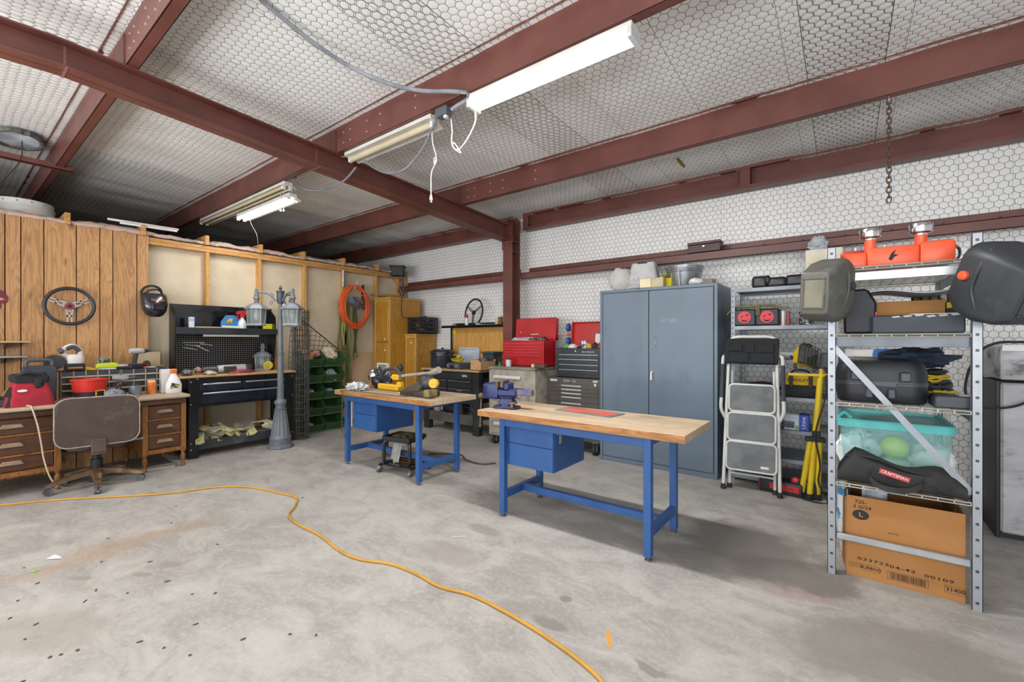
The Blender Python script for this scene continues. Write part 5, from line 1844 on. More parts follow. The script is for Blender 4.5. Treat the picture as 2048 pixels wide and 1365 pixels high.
def oak(label, x0, y0, x1, y1, h, doors, knobs):
    w, d = x1 - x0, y1 - y0
    t = thing('oak_cabinet', label, 'cabinet', (x0, y0, 0))
    b = MB()
    b.box((0, 0.02, 0.0), (w, d, h - 0.03), 0.002)
    b.build('carcass', OAK, t)
    b = MB()
    for lo, hi in (((0, 0.0, 0), (0.03, 0.022, h - 0.03)), ((w - 0.03, 0.0, 0), (w, 0.022, h - 0.03)), ((0.03, 0.0, h - 0.075), (w - 0.03, 0.022, h - 0.03)), ((-0.008, -0.008, h - 0.03), (w + 0.008, d, h))):
        b.box(lo, hi, 0.003)
    b.build('face_frame', OAKL, t)
    for (z0, z1), (kx, kz) in zip(doors, knobs):
        b = MB()
        b.box((0.038, -0.004, z0), (w - 0.038, 0.018, z1), 0.006)
        dd = b.build('door', OAK, t)
        b = MB()
        b.lathe([(0.006, 0), (0.006, 0.012), (0.016, 0.018), (0.016, 0.026), (0.008, 0.03), (0, 0.03)], 14, TRS((kx, -0.004, kz), (PI / 2, 0, 0)))
        plab(b.build('knob', mat('#e9e0c4', rough=0.25), dd), 'cream round knob')
    return t


x1 = -5.80
y0 = onx(779, 594, x1)[1]
x0 = ony(749, 594, y0)[0]
oak('tall honey oak cabinet in the corner with two stacked doors', x0, y0, x1, y0 + 0.64, 2.01, ((1.29, 1.94), (0.08, 1.26)), ((x1 - x0 - 0.085, 1.33), (x1 - x0 - 0.085, 1.15)))
x1b = -5.52
y0b = onx(831.5, 669, x1b)[1]
x0b = -5.785
SH = 1.42
oak('shorter honey oak cabinet beside the tall one, black crate on top', x0b, y0b, x1b, y0b + 0.44, SH, ((0.08, 1.34),), ((x1b - x0b - 0.075, 1.27),))
# crate
t = thing('milk_crate', 'black plastic milk crate on the shorter oak cabinet', 'crate', (x0b + 0.045, y0b + 0.02, SH + 0.001))
CW, CD, CH = 0.33, 0.36, 0.27
b = MB()
b.box((0, 0, 0), (CW, CD, 0.012))
for za, zb in ((0.0, 0.05), (0.095, 0.12), (0.16, 0.19), (0.225, CH)):
    b.box((0, 0, za), (CW, 0.012, zb), 0.001)
    b.box((0, CD - 0.012, za), (CW, CD, zb), 0.001)
    b.box((0, 0.012, za), (0.012, CD - 0.012, zb), 0.001)
    b.box((CW - 0.012, 0.012, za), (CW, CD - 0.012, zb), 0.001)
for i in range(8):
    x = (CW - 0.014) * i / 7
    y = (CD - 0.014) * i / 7
    for yy in (0.001, CD - 0.011):
        b.box((x, yy, 0.0), (x + 0.014, yy + 0.010, CH - 0.005))
    for xx in (0.001, CW - 0.011):
        b.box((xx, y, 0.0), (xx + 0.010, y + 0.014, CH - 0.005))
b.build('crate_body', mat('#23262a', '#191b1e', rough=0.45), t)
solo(MB().ball((0, 0, 0.145), (0.125, 0.135, 0.135), 22, 14, amp=0.3, seed=71), 'crate_contents', mat('#4a4642', '#b9a58a', rough=0.8, ns=13, lo=0.52, hi=0.6), 'mixed tan and dark oddments filling the black crate', 'oddments', (x0b + 0.045 + CW / 2, y0b + 0.02 + CD / 2, SH + 0.016))
# work lamp clamped at the corner
p = onx(797, 552, -6.0)
t = thing('clamp_light', 'black box lamp on an arm clamped at the partition corner', 'lamp', (-6.06, 4.78, 2.30), R(40))
b = MB()
b.box((-0.11, -0.10, 0.10), (0.11, 0.06, 0.26), 0.012)
b.box((-0.13, -0.11, 0.25), (0.13, 0.07, 0.275), 0.006)
b.build('lamp_housing', mat('#26282c', '#1c1e21', rough=0.6), t)
b = MB()
b.tube([(0.07, -0.05, 0.12), (0.09, -0.06, 0.0), (0.12, -0.06, -0.20)], 0.017, 8)
b.build('arm', mat('#2e3034', '#4a4d52', rough=0.5), t)
b = MB()
b.tube(spline([(-0.10, -0.11, 0.16), (-0.09, -0.12, 0.06), (0.02, -0.12, -0.08), (0.13, -0.11, -0.25)], 6), 0.009, 8)
b.ball((-0.10, -0.11, 0.165), 0.022, 10, 6)
plab(b.build('strut', CHROME, t), 'bright steel strut')
b = MB()
Mi = TRS((-6.06, 4.78, 2.30), (0, 0, R(40))).inverted()
b.tube(spline([Mi @ Vector(p) for p in ((-5.93, 4.81, 2.10), (-5.84, 4.72, 2.07), (-5.782, 4.64, 2.0), (-5.775, 4.62, 1.85), (-5.765, 4.64, 1.70), (-5.70, 4.76, 1.68))], 6), 0.006, 6)
b.build('cable', RUBBER, t)
# ================================================================ THE TWO BLUE BENCHES
BTOPW = wood('#b8a388', '#a38d70', '#84786a', axis=0, scale=0.55, rough=0.55, wear='#968e82', name='maple_bench_top', island=True)
BEDGE = wood('#b07c48', '#8a5a30', '#5a3a22', axis=0, scale=0.8, rough=0.5, name='bench_edge')


def bench(label, loc, L, D, lx0, lx1, ly0, ly1, drawer, cx0, cx1, tidy):
    H_ = 0.78
    t = thing('steel_workbench', label, 'workbench', loc)
    b = MB()
    n = 4
    for i in range(n):
        y0, y1 = D * i / n, D * (i + 1) / n
        cuts = [0, L * (0.38 + 0.13 * ((i * 7) % 3)), L] if i else [0, L]
        for a, c in zip(cuts[:-1], cuts[1:]):
            b.box((a + 0.0003, y0 + 0.0003, H_ - 0.045), (c - 0.0003, y1 - 0.0003, H_), 0.0015)
    b.build('bench_top', BTOPW, t, flat=True)
    b = MB()
    b.box((0.0, -0.0035, H_ - 0.045), (L, -0.0002, H_ - 0.001), 0.001)
    plab(b.build('front_edge', BEDGE, t), 'brown grained front edge of the bench top')
    lw = 0.045
    for x in (lx0, lx1):
        for y in (ly0, ly1):
            b = MB()
            b.box((x - lw / 2, y - lw / 2, 0.025), (x + lw / 2, y + lw / 2, H_ - 0.05), 0.002)
            lg = b.build('leg', BLUE_BENCH, t)
            b = MB()
            b.cyl((x, y, 0.0), (x, y, 0.008), 0.022, n=14)
            b.cyl((x, y, 0.008), (x, y, 0.027), 0.008, n=10)
            b.build('levelling_foot', mat('#8f8a80', '#6f6a60', rough=0.5, metal=0.5), lg)
    b = MB()
    for y in (ly0, ly1):
        b.box((lx0 + lw / 2, y - 0.02, H_ - 0.105), (lx1 - lw / 2, y + 0.02, H_ - 0.046), 0.002)
    for x in (lx0, lx1):
        b.box((x - 0.02, ly0 + lw / 2, H_ - 0.095), (x + 0.02, ly1 - lw / 2, H_ - 0.046), 0.002)
    b.build('apron_frame', BLUE_BENCH, t)
    for x in (lx0, lx1):
        b = MB()
        b.box((x - 0.02, ly0 + lw / 2, 0.135), (x + 0.02, ly1 - lw / 2, 0.185), 0.002)
        b.build('side_stretcher', BLUE_BENCH, t)
    ym = (ly0 + ly1) / 2
    b = MB()
    b.box((lx0 + 0.02, ym - 0.02, 0.135), (lx1 - 0.02, ym + 0.02, 0.185), 0.002)
    b.build('long_stretcher', BLUE_BENCH, t)
    b = MB()
    zb = 0.385
    b.box((cx0, ly0 + 0.03, zb), (cx1, D - 0.05, H_ - 0.05), 0.003)
    cab = b.build('drawer_case', BLUE_BENCH, t)
    zm = zb + (H_ - 0.06 - zb) * 0.5
    for za, zc2 in ((zb + 0.004, zm - 0.003), (zm + 0.003, H_ - 0.075)):
        b = MB()
        b.box((cx0 + 0.025, ly0 + 0.018, za), (cx1 - 0.002, ly0 + 0.031, zc2), 0.002)
        b.build('drawer', BLUE_BENCH, cab)
    if tidy:
        b = MB()
        b.box((cx1 + 0.001, ly0 + 0.07, 0.645), (cx1 + 0.004, ly0 + 0.09, 0.69), 0, TRS((0, 0, 0)))
        b.box((cx1 + 0.001, ly0 + 0.10, 0.58), (cx1 + 0.004, ly0 + 0.125, 0.64), 0)
        plab(b.build('torn_label', mat('#b7b3a8', '#857f72', rough=0.8, ns=40), cab), 'torn paper label scraps on the drawer side')
    return t


b2 = bench('blue steel workbench with a vise on its long wooden top, nearest the camera', (-2.241, 2.52, 0), 1.535, 0.575, 0.21, 1.308, 0.052, 0.54, True, 0.225, 0.632, True)
b1 = bench('blue steel workbench holding the string trimmer, farther left of the two', (-4.377, 2.612, 0), 1.50, 0.60, 0.17, 1.30, 0.048, 0.535, True, 0.225, 0.632, False)
b = MB()
b.box((-4.377 + 0.212, 2.612 + 0.062, 0.40), (-4.377 + 0.218, 2.612 + 0.072, 0.66), 0.001)
o = b.build('white_edge_strip', WHITE_PL, None)
o.parent = b1
o.location = (4.377, -2.612, 0)
# vise
t = thing('bench_vise', 'blue painted bench vise bolted to the near bench corner', 'vise', (-2.125, 2.70, 0.781), R(14))
VB = mat('#20295f', '#1a2250', rough=0.35, ns=9, dirt='#57456a', dlo=0.62, dhi=0.75, name='vise_blue')
VD = mat('#4a3f3a', '#6b5140', rough=0.5, metal=0.4, ns=20, name='rusty_steel')
b = MB()
b.prism([(-0.085, -0.05), (0.085, -0.05), (0.105, -0.02), (0.105, 0.04), (0.07, 0.075), (-0.07, 0.075), (-0.105, 0.04), (-0.105, -0.02)], 0.018, TRS((0.02, 0, 0)), 0.003)
b.cyl((0.02, 0.01, 0.018), (0.02, 0.01, 0.04), 0.065, 0.058, n=28)
b.build('swivel_base', VB, t)
b = MB()
b.loft([[(x * k + 0.03, y * k, z) for x, y in rrect(0.075, 0.045, 0.02)] for z, k in ((0.038, 0.95), (0.075, 0.7), (0.10, 0.95))])
b.box((-0.05, -0.045, 0.095), (0.12, 0.045, 0.155), 0.012)
b.prism([(0.10, 0.15), (0.155, 0.16), (0.155, 0.15), (0.075, 0.05), (0.055, 0.05)], 0.012, TRS((0, 0.006, 0), (PI / 2, 0, 0)))
b.box((0.02, -0.055, 0.15), (0.06, 0.055, 0.20), 0.006)
b.build('fixed_jaw', VB, t)
b = MB()
b.box((0.08, -0.03, 0.105), (0.24, 0.03, 0.15), 0.004)
plab(b.build('slide_bar', mat('#3a4678', '#6a5a50', rough=0.4, ns=14), t), 'worn square slide bar')
b = MB()
b.loft([[(x, y * k, 0.135 + z * k) for y, z in rrect(0.055, 0.065, 0.02)] for x, k in ((-0.165, 0.75), (-0.155, 0.9), (-0.10, 1.0), (-0.05, 1.0), (-0.035, 0.9))])
b.build('moving_jaw', VB, t)
b = MB()
b.box((-0.045, -0.06, 0.165), (-0.025, 0.06, 0.21), 0.002)
b.box((-0.01, -0.06, 0.165), (0.018, 0.06, 0.215), 0.003)
b.build('jaw_plate', VD, t)
b = MB()
b.cyl((-0.20, 0, 0.085), (-0.03, 0, 0.085), 0.018, n=14)
b.ball((-0.20, 0, 0.085), 0.027, 12, 8)
b.tube([(-0.20, 0, 0.10), (-0.20, -0.02, -0.145)], 0.0095, 8)
b.ball((-0.20, -0.021, -0.15), 0.015, 10, 6)
b.build('screw_handle', VD, t)
b = MB()
b.cyl((0.09, -0.06, 0.02), (0.09, -0.06, 0.045), 0.012, n=6)
b.tube([(0.07, -0.06, 0.045), (0.12, -0.055, 0.055)], 0.006, 6)
b.build('clamp_bolt', mat('#b08a4a', '#8a6a3a', rough=0.4, metal=0.5), t)
# flat orange lettered plate
c0 = onz(1172, 822, 0.782)
t = thing('lettered_plate', 'flat grey plate with jagged orange lettering lying on the near bench', 'plate', (-1.51, 2.93, 0.7812), R(-7))
b = MB()
b.prism([(-0.235, -0.105), (0.235, -0.105), (0.245, -0.095), (0.245, 0.095), (0.235, 0.105), (-0.235, 0.105), (-0.245, 0.095), (-0.245, -0.095)], 0.004, None, 0.001)
b.build('plate', mat('#777a80', '#66696f', rough=0.5), t)
b = MB()
random.seed(4)
for i in range(11):
    x = -0.19 + 0.038 * i
    a = random.uniform(-0.012, 0.02)
    b.prism([(x - 0.014, -0.075 + a), (x + 0.006, -0.085), (x + 0.012, -0.01 + a), (x + 0.026, 0.0), (x + 0.016, 0.06 + a), (x + 0.020, 0.085), (x - 0.006, 0.075), (x + 0.004, 0.02), (x - 0.018, 0.005)], 0.0012, TRS((0, 0, 0.004)))
plab(b.build('lettering', mat('#e2603a', '#d2542f', rough=0.5), t), 'orange jagged lettering')

# ---- on bench one: string trimmer, lamp, engine, bag
Z1 = 0.781
t = thing('string_trimmer', 'yellow and black string trimmer lying across the far bench', 'trimmer', (-4.0, 2.93, Z1), R(0))
DWY = mat('#dcae22', '#cc9e18', rough=0.45, name='trimmer_yellow')


def tp(px, py, x=None, y=2.93):      # point on the trimmer's upright plane
    q = ony(px, py, y)
    return Vector((q[0] + 4.0, y - 2.93, q[2] - Z1))


b = MB()
b.tube([tp(782, 755), tp(815, 751), tp(868, 745)], 0.0145, 10)
plab(b.build('shaft', mat('#b9bab6', '#a5a6a2', rough=0.35, metal=0.4), t), 'bare grey metal shaft')
b = MB()
A, B_ = tp(758, 768), tp(800, 768)
b.box((A.x + 0.02, -0.04, 0.004), (B_.x, 0.05, 0.068), 0.012)
b.box((B_.x - 0.03, -0.03, 0.04), (B_.x + 0.035, 0.03, 0.10), 0.01)
b.build('battery_pack', DWY, t)
b = MB()
b.tube(spline([tp(758, 764), tp(763, 752), tp(770, 742), tp(784, 738), tp(797, 741), tp(803, 754)], 6), 0.017, 10)
b.build('loop_handle', mat('#3b4148', '#2d3238', rough=0.5), t)
b = MB()
b.tube([tp(745, 757), tp(775, 757)], 0.022, 10)
b.box(tp(768, 764) - Vector((0, 0.02, 0)), tp(783, 751) + Vector((0, 0.02, 0)), 0.008)
b.ball(tp(794, 737) + Vector((0, 0.04, 0)), (0.035, 0.03, 0.045), 14, 9)
b.build('grip', BLACK_PL, t)
b = MB()
b.box(tp(787, 760) - Vector((0, 0.028, 0)), tp(799, 750) + Vector((0, 0.028, 0)), 0.008)
b.build('collar', DWY, t)
b = MB()
b.tube([tp(858, 748), tp(868, 745), tp(878, 740)], [0.022, 0.03, 0.034], 12)
b.build('head_joint', mat('#a19a8a', '#8c8576', rough=0.6), t)
gc = tp(868, 768)
b = MB()
b.ball((gc.x + 0.02, -0.10, 0.13), (0.085, 0.075, 0.075), 22, 14)
b.build('motor_head', mat('#3c3b3e', '#2c2b2e', rough=0.45), t)
b = MB()
pc = ony(870, 768, 2.72)
M_ = TRS((pc[0] + 4.0, pc[1] - 2.93, pc[2] - Z1), (R(80), 0, R(20)))
b.cyl((0, 0, 0.0), (0, 0, 0.04), 0.042, n=24, m=M_)
b.box((-0.03, -0.008, 0.04), (0.03, 0.008, 0.046), 0.002, M_)
b.build('spool_cap', DWY, t)
b = MB()
rings = []
for i in range(9):
    v = i / 8
    x = gc.x - 0.26 + 0.28 * v
    h = 0.03 + 0.13 * v
    rings.append([(x, -0.20, 0.002), (x, -0.21, 0.03 + h * 0.2), (x, -0.14 + 0.03 * v, 0.03 + h), (x, 0.02, 0.02 + h * 0.9), (x, 0.05, 0.002)])
b.loft(rings)
b.box((gc.x - 0.05, -0.21, 0.001), (gc.x + 0.12, -0.02, 0.06), 0.015)
b.build('guard', mat('#3f382d', '#2f2b24', rough=0.6, ns=6, dirt='#6a5c46', name='dusty_guard'), t)
b = MB()
b.box((gc.x + 0.085, -0.215, 0.005), (gc.x + 0.16, -0.10, 0.075), 0.01)
b.build('guard_edge', mat('#8a7a56', '#6e6042', rough=0.8), t)
b = MB()
P = [Vector((gc.x - 0.10, -0.20, 0.01)), Vector((gc.x - 0.16, -0.29, 0.008)), Vector((-0.18, -0.335, 0.004)), Vector((-0.19, -0.345, -0.10)), Vector((-0.20, -0.33, -0.35)), Vector((-0.22, -0.28, -0.52))]
b.tube(spline([P[0], P[1], (P[2].x, -0.325, 0.006), (P[2].x - 0.005, -0.345, -0.03), (P[3].x, -0.346, -0.2), (P[4].x, -0.34, -0.4), (P[5].x + 0.03, -0.30, -0.5)], 6), 0.004, 6)
b.build('trailing_wire', mat('#4a4640', rough=0.6), t)
# shiny engine / grinder cluster
p = onz(735, 764, Z1)
t = thing('bench_engine', 'shiny chrome and black small engine at the left of the far bench', 'engine', (-4.13, 2.99, Z1), 0)
b = MB()
b.ball((-0.075, 0, 0.135), (0.075, 0.07, 0.08), 20, 12, amp=0.12, seed=81)
b.build('chrome_shroud', CHROME, t)
b = MB()
b.ball((0.03, -0.02, 0.075), (0.085, 0.075, 0.075), 20, 12)
b.tube(spline([(-0.05, 0.02, 0.20), (0.03, 0.01, 0.19), (0.10, 0.0, 0.13), (0.14, 0, 0.08)], 5), 0.016, 8)
b.tube(spline([(-0.02, -0.03, 0.21), (0.05, -0.03, 0.16), (0.11, -0.02, 0.15)], 5), 0.012, 8)
b.build('motor', mat('#4a4c52', '#2a2b2f', rough=0.3, metal=0.4, ns=12), t)
b = MB()
b.box((0.06, 0.0, 0.0), (0.16, 0.07, 0.09), 0.012)
b.tube(spline([(0.11, 0.02, 0.09), (0.12, 0.03, 0.18), (0.17, 0.04, 0.14)], 5), 0.014, 8)
b.build('carburettor', mat('#b9bcc1', '#5d6168', rough=0.3, metal=0.7, ns=18), t)
b = MB()
b.box((-0.14, -0.03, 0.0), (-0.04, 0.05, 0.05), 0.01)
b.build('brass_foot', mat('#a6803c', '#7b5e2e', rough=0.5), t)
t = thing('mesh_panel_light', 'square panel light with a silver frame standing behind the chrome engine', 'lamp', (-4.34, 3.12, Z1), R(-4))
b = MB()
W_, H2 = 0.21, 0.27
for lo, hi in (((0, 0, 0), (0.018, 0.03, H2)), ((W_ - 0.018, 0, 0), (W_, 0.03, H2)), ((0.018, 0, H2 - 0.018), (W_ - 0.018, 0.03, H2)), ((0.018, 0, 0), (W_ - 0.018, 0.03, 0.018))):
    b.box(lo, hi, 0.002)
b.build('frame', mat('#b9b7ae', '#a19f96', rough=0.4), t)
b = MB()
b.box((0.018, 0.012, 0.018), (W_ - 0.018, 0.022, H2 - 0.018))
b.build('panel', mat('#8b8d86', '#6b6d68', rough=0.25, ns=30), t)
b = MB()
b.box((0.03, -0.01, 0.05), (0.075, 0.012, 0.23), 0.01)
b.build('grip', DARK_PL, t)
solo(MB().ball((0, 0, 0.035), (0.14, 0.09, 0.045), 26, 14, amp=0.5, seed=83, fr=4), 'plastic_bag', mat('#d9dadb', '#b5b8ba', rough=0.25, bump=0.6, ns=10, name='white_film'), 'crumpled clear white plastic bag at the left end of the far bench', 'plastic bag', (-4.17, 2.74, Z1))
solo(MB().ball((0, 0, 0.003), 0.010, 10, 6), 'yellow_button', mat('#efe39a', rough=0.4), 'tiny pale yellow button lying on the far bench top', 'button', (onz(799, 787, 0.782)[0], onz(799, 787, 0.782)[1], 0.783))

# ---- rolling mechanic's stool under bench one
t = thing('rolling_stool', 'black rolling mechanic stool with a tray seat under the far bench', 'stool', (-3.53, 2.86, 0), R(12))
t.scale = (1.0, 1.0, 0.84)
b = MB()
b.box((-0.16, -0.12, 0.365), (0.16, 0.13, 0.40), 0.008)
for lo, hi in (((-0.17, -0.13, 0.385), (0.17, -0.115, 0.43)), ((-0.17, 0.115, 0.385), (0.17, 0.14, 0.43)), ((-0.17, -0.13, 0.385), (-0.155, 0.14, 0.43)), ((0.155, -0.13, 0.385), (0.17, 0.14, 0.43))):
    b.box(lo, hi, 0.004)
b.build('tray_seat', BLACK_PL, t)
for s_ in (-1, 1):
    b = MB()
    b.tube(spline([(s_ * 0.13, -0.10, 0.37), (s_ * 0.155, -0.11, 0.34), (s_ * 0.16, -0.115, 0.20), (s_ * 0.155, -0.11, 0.13), (s_ * 0.13, -0.06, 0.115), (s_ * 0.10, 0.05, 0.115)], 6), 0.018, 10)
    b.build('tube_leg', mat('#1a1b1d', rough=0.3, coat=0.2), t)
b = MB()
for y in (-0.12, -0.03, 0.07, 0.14):
    b.box((-0.20, y - 0.018, 0.085), (0.20, y + 0.018, 0.105), 0.003)
for x in (-0.20, 0.18):
    b.box((x, -0.15, 0.075), (x + 0.03, 0.17, 0.10), 0.003)
b.build('base_frame', BLACK_PAINT, t)
for x, y in ((-0.19, -0.14), (0.19, -0.14), (-0.19, 0.16), (0.19, 0.16)):
    b = MB()
    b.cyl((x - 0.012, y, 0.034), (x + 0.012, y, 0.034), 0.034, n=18)
    b.box((x - 0.018, y - 0.012, 0.034), (x + 0.018, y + 0.012, 0.08), 0.003)
    b.build('caster', mat('#55575b', '#8d9095', rough=0.35, metal=0.4, ns=20), t)
solo(MB().ball((0, 0, 0.0), (0.14, 0.11, 0.025), 26, 10, amp=0.5, seed=91, fr=6), 'bolt_heap', mat('#6f5f3e', '#3a3427', rough=0.5, ns=60, metal=0.3, bump=0.6), 'heap of brassy bolts in the stool tray', 'bolts', (-3.53, 2.87, 0.350), R(12))
solo(MB().sheet(lambda u, v: (-0.06 + 0.10 * u + 0.05 * v, 0.01 * math.sin(9 * u) + 0.05 * v * 0, 0.21 * v + 0.0), 8, 10, 0.012), 'shop_rag', mat('#aaa9a4', '#8d8c88', rough=0.9, ns=6, bump=0.3), 'grey rag hanging between the legs of the rolling stool', 'rag', (-3.60, 2.80, 0.092), R(12))
b = MB()
P = [(-3.25, 3.30, 0.03), (-3.35, 3.35, 0.012), (-3.62, 3.30, 0.012), (-3.78, 3.45, 0.012), (-3.5, 3.62, 0.012), (-3.28, 3.5, 0.012), (-3.22, 3.34, 0.05), (-3.27, 3.42, 0.3), (-3.34, 3.6, 0.45)]
b.tube(spline(P[:6] + [(-3.05, 3.48, 0.012), (-2.95, 3.6, 0.012)], 8), 0.009, 8)
tag(b.build('hose_loop', mat('#55585a', '#3f4244', rough=0.5)), 'grey hose looped on the floor behind the far bench', 'hose')
# ---- extension cord and litter on the floor
b = MB()
px = [(-60, 1016), (0, 1013), (120, 1002), (250, 995), (350, 988), (430, 977), (500, 977), (560, 989), (592, 998), (590, 1015), (578, 1032), (590, 1048), (640, 1074), (680, 1105), (720, 1122), (780, 1131), (830, 1150), (880, 1177), (940, 1193), (1000, 1222), (1060, 1257), (1120, 1297), (1160, 1327), (1195, 1358), (1215, 1385), (1250, 1430)]
b.tube(spline([onz(x, y, 0.0) [:2] + (0.008,) for x, y in px], 8), 0.0078, 8)
tag(b.build('extension_lead', mat('#c79638', '#b8862c', rough=0.5, name='yellow_cord')), 'yellow extension cord snaking across the concrete floor', 'cord')


def crumb(name, label, cat, px, py, sz, m, rz=0.0, grp=None):
    p = onz(px, py)
    b = MB()
    b.ball((0, 0, sz[2]), sz, 10, 6, amp=0.5, seed=px)
    return solo(b, name, m, label, cat, (p[0], p[1], 0.0), rz, grp)


b = MB()
b.sheet(lambda u, v: (0.075 * u, 0.03 * v, 0.006 + 0.010 * math.sin(5 * u) * v), 8, 3, 0.002)
p = onz(92, 1121)
solo(b, 'paper_scrap', mat('#e4e4e2', rough=0.7), 'white paper scrap on the floor at the left', 'paper', (p[0], p[1], 0.0), R(45))
crumb('green_chip', 'bright green chip on the floor at the left', 'chip', 68, 1144, (0.018, 0.008, 0.003), mat('#7fd04a', rough=0.5), R(40))
LEAF = mat('#6a5340', '#4a3a2d', rough=0.9, name='dry_leaf')
random.seed(12)
for i, (x, y) in enumerate([(75, 1168), (48, 1137), (20, 1238), (72, 1250), (50, 1280), (170, 1204), (35, 1203), (155, 1302), (122, 1311), (100, 1316), (255, 1188), (203, 1125), (216, 1078), (300, 1125), (280, 1285), (328, 1297), (335, 1164), (430, 1188), (384, 1190), (486, 1280), (380, 1312), (392, 1250), (435, 1090), (343, 1047), (352, 1013), (605, 997), (45, 1365), (192, 1182), (580, 1270), (632, 1272)]):
    crumb('leaf_litter', 'small brown dry leaf crumb on the concrete floor', 'leaf', x, y, (random.uniform(0.006, 0.016), random.uniform(0.003, 0.006), 0.0025), LEAF, random.uniform(0, 3), 'dry leaf crumbs on the floor')
b = MB()
b.cyl((0, 0, 0.003), (0.09, 0.0, 0.003), 0.0025, n=6)
p = onz(905, 1076)
solo(b, 'plastic_stick', mat('#cfcbc5', rough=0.5), 'thin pale stick lying on the floor before the near bench', 'stick', (p[0], p[1], 0), R(45))
# ================================================================ ALONG THE NETTED WALL (fronts face -Y)
# ---- black workbench with drawers and back shelf
KB = mat('#2a2c2f', '#212326', rough=0.5, ns=5, dirt='#4a4a48', dlo=0.55, dhi=0.8, name='scuffed_black')
KX, KY = -5.07, 4.48
KL, KH = 1.13, 0.90
t = thing('drawer_workbench', 'scuffed black workbench with drawers and a tan board top, by the column', 'workbench', (KX, KY, 0))
b = MB()
b.box((-0.03, -0.03, KH - 0.028), (KL, 0.52, KH), 0.003)
b.build('worktop', wood('#b99a70', '#a3835a', None, axis=0, scale=0.9, rough=0.6, name='tan_board'), t)
b = MB()
b.box((0.01, 0.01, 0.42), (KL - 0.13, 0.50, KH - 0.028), 0.003)
b.build('drawer_case', KB, t)
for x0 in (0.0, KL - 0.14):
    b = MB()
    b.box((x0, 0.0, 0.0), (x0 + 0.11, 0.09, KH - 0.03), 0.004)
    b.build('leg', KB, t)
    b = MB()
    b.box((x0, 0.42, 0.0), (x0 + 0.11, 0.51, KH - 0.03), 0.004)
    b.build('leg', KB, t)
b = MB()
b.box((0.11, 0.01, 0.13), (KL - 0.14, 0.03, 0.27), 0.003)
b.box((0.02, 0.02, 0.20), (KL - 0.04, 0.50, 0.225), 0.003)
b.build('lower_shelf', mat('#3c3d3e', '#55554f', rough=0.7, ns=4, dirt='#6a6860', name='dusty_shelf'), t)
for x0, x1, z0, z1 in ((0.14, 0.50, 0.64, 0.745), (0.14, 0.50, 0.50, 0.63), (0.52, 0.97, 0.64, 0.745), (0.52, 0.97, 0.50, 0.63), (0.14, 0.97, 0.755, 0.86)):
    b = MB()
    b.box((x0, -0.006, z0), (x1, 0.012, z1), 0.002)
    d = b.build('drawer', KB, t)
    if z1 < 0.8:
        b = MB()
        b.box((x0 + 0.01, -0.022, z1 - 0.016), (x1 - 0.01, -0.006, z1 - 0.002), 0.003)
        b.build('drawer_pull', mat('#8d9094', '#77797d', rough=0.35, metal=0.6), d)
    elif z1 > 0.8:
        b = MB()
        b.box((0.80, -0.009, 0.80), (0.90, -0.006, 0.83), 0.001)
        b.build('badge', mat('#c2c4c6', '#6d7075', rough=0.4, ns=60), d)
b = MB()
b.box((0.70, -0.009, 0.60), (0.80, -0.006, 0.625), 0.001)
b.build('badge', mat('#c2c4c6', '#6d7075', rough=0.4, ns=60), t)
hx0 = ony(900, 660, 4.98)[0] - KX
hx1 = 1.352
zs = ony(950, 655, 4.98)[2]
b = MB()
b.box((hx0 + 0.06, 0.505, KH), (hx1, 0.52, zs), 0.001)
b.build('back_board', wood('#c8954e', '#b07f3c', None, axis=2, scale=0.5, rough=0.6, name='tan_backboard'), t)
b = MB()
b.box((hx0 + 0.02, 0.49, KH), (hx0 + 0.062, 0.53, zs), 0.002)
b.build('back_post', BLACK_PAINT, t)
b = MB()
b.box((hx0 - 0.05, 0.36, zs), (hx1, 0.56, zs + 0.012), 0.002)
b.box((hx0 - 0.05, 0.36, zs - 0.008), (hx1, 0.37, zs + 0.03), 0.002)
b.box((hx0 + 0.03, 0.55, zs), (hx1, 0.56, zs + 0.07), 0.002)
b.build('top_shelf', BLACK_PAINT, t)
b = MB()
b.cyl((hx0 + 0.11, 0.50, zs - 0.07), (hx0 + 0.11, 0.492, zs - 0.07), 0.04, n=20)
b.build('yellow_sticker', YELLOW, t)


def kb(x, y, z):
    return (KX + x, KY + y, z)


def ks(px, z=KH, y=0.20):       # x on the bench from a pixel column
    return ony(px, 700, KY + y)[0]


zK = KH + 0.001
# canning pot
t = thing('canning_pot', 'dark speckled enamel canning pot with lid on the drawer workbench', 'pot', (ks(885, y=0.25), KY + 0.25, zK))
t.scale = (1.16, 1.16, 1.12)
b = MB()
b.lathe([(0.15, 0), (0.158, 0.012), (0.158, 0.19), (0.165, 0.195), (0.165, 0.203), (0.155, 0.205), (0, 0.205)], 36)
b.lathe([(0.1595, 0.145), (0.163, 0.15), (0.1595, 0.155)], 36, cap=False)
ENAMEL = mat('#2a2e35', '#4a4f57', rough=0.25, ns=60, lo=0.6, hi=0.66, name='speckled_enamel')
b.build('pot_body', ENAMEL, t)
b = MB()
b.lathe([(0.168, 0.204), (0.165, 0.215), (0.13, 0.235), (0.06, 0.248), (0, 0.25)], 36)
b.lathe([(0.02, 0.248), (0.012, 0.255), (0.02, 0.265), (0, 0.27)], 14)
b.build('lid', ENAMEL, t)
for s_ in (-1, 1):
    b = MB()
    b.tube(spline([(s_ * 0.155, -0.04, 0.17), (s_ * 0.195, -0.02, 0.165), (s_ * 0.195, 0.02, 0.165), (s_ * 0.155, 0.04, 0.17)], 5), 0.008, 8)
    b.build('handle', ENAMEL, t)
t = thing('tub_lid', 'pale grey plastic tub lid leaning on the tan backboard', 'lid', (ks(934, y=0.44), KY + 0.435, zK), 0, None, (R(-9), 0, 0))
b = MB()
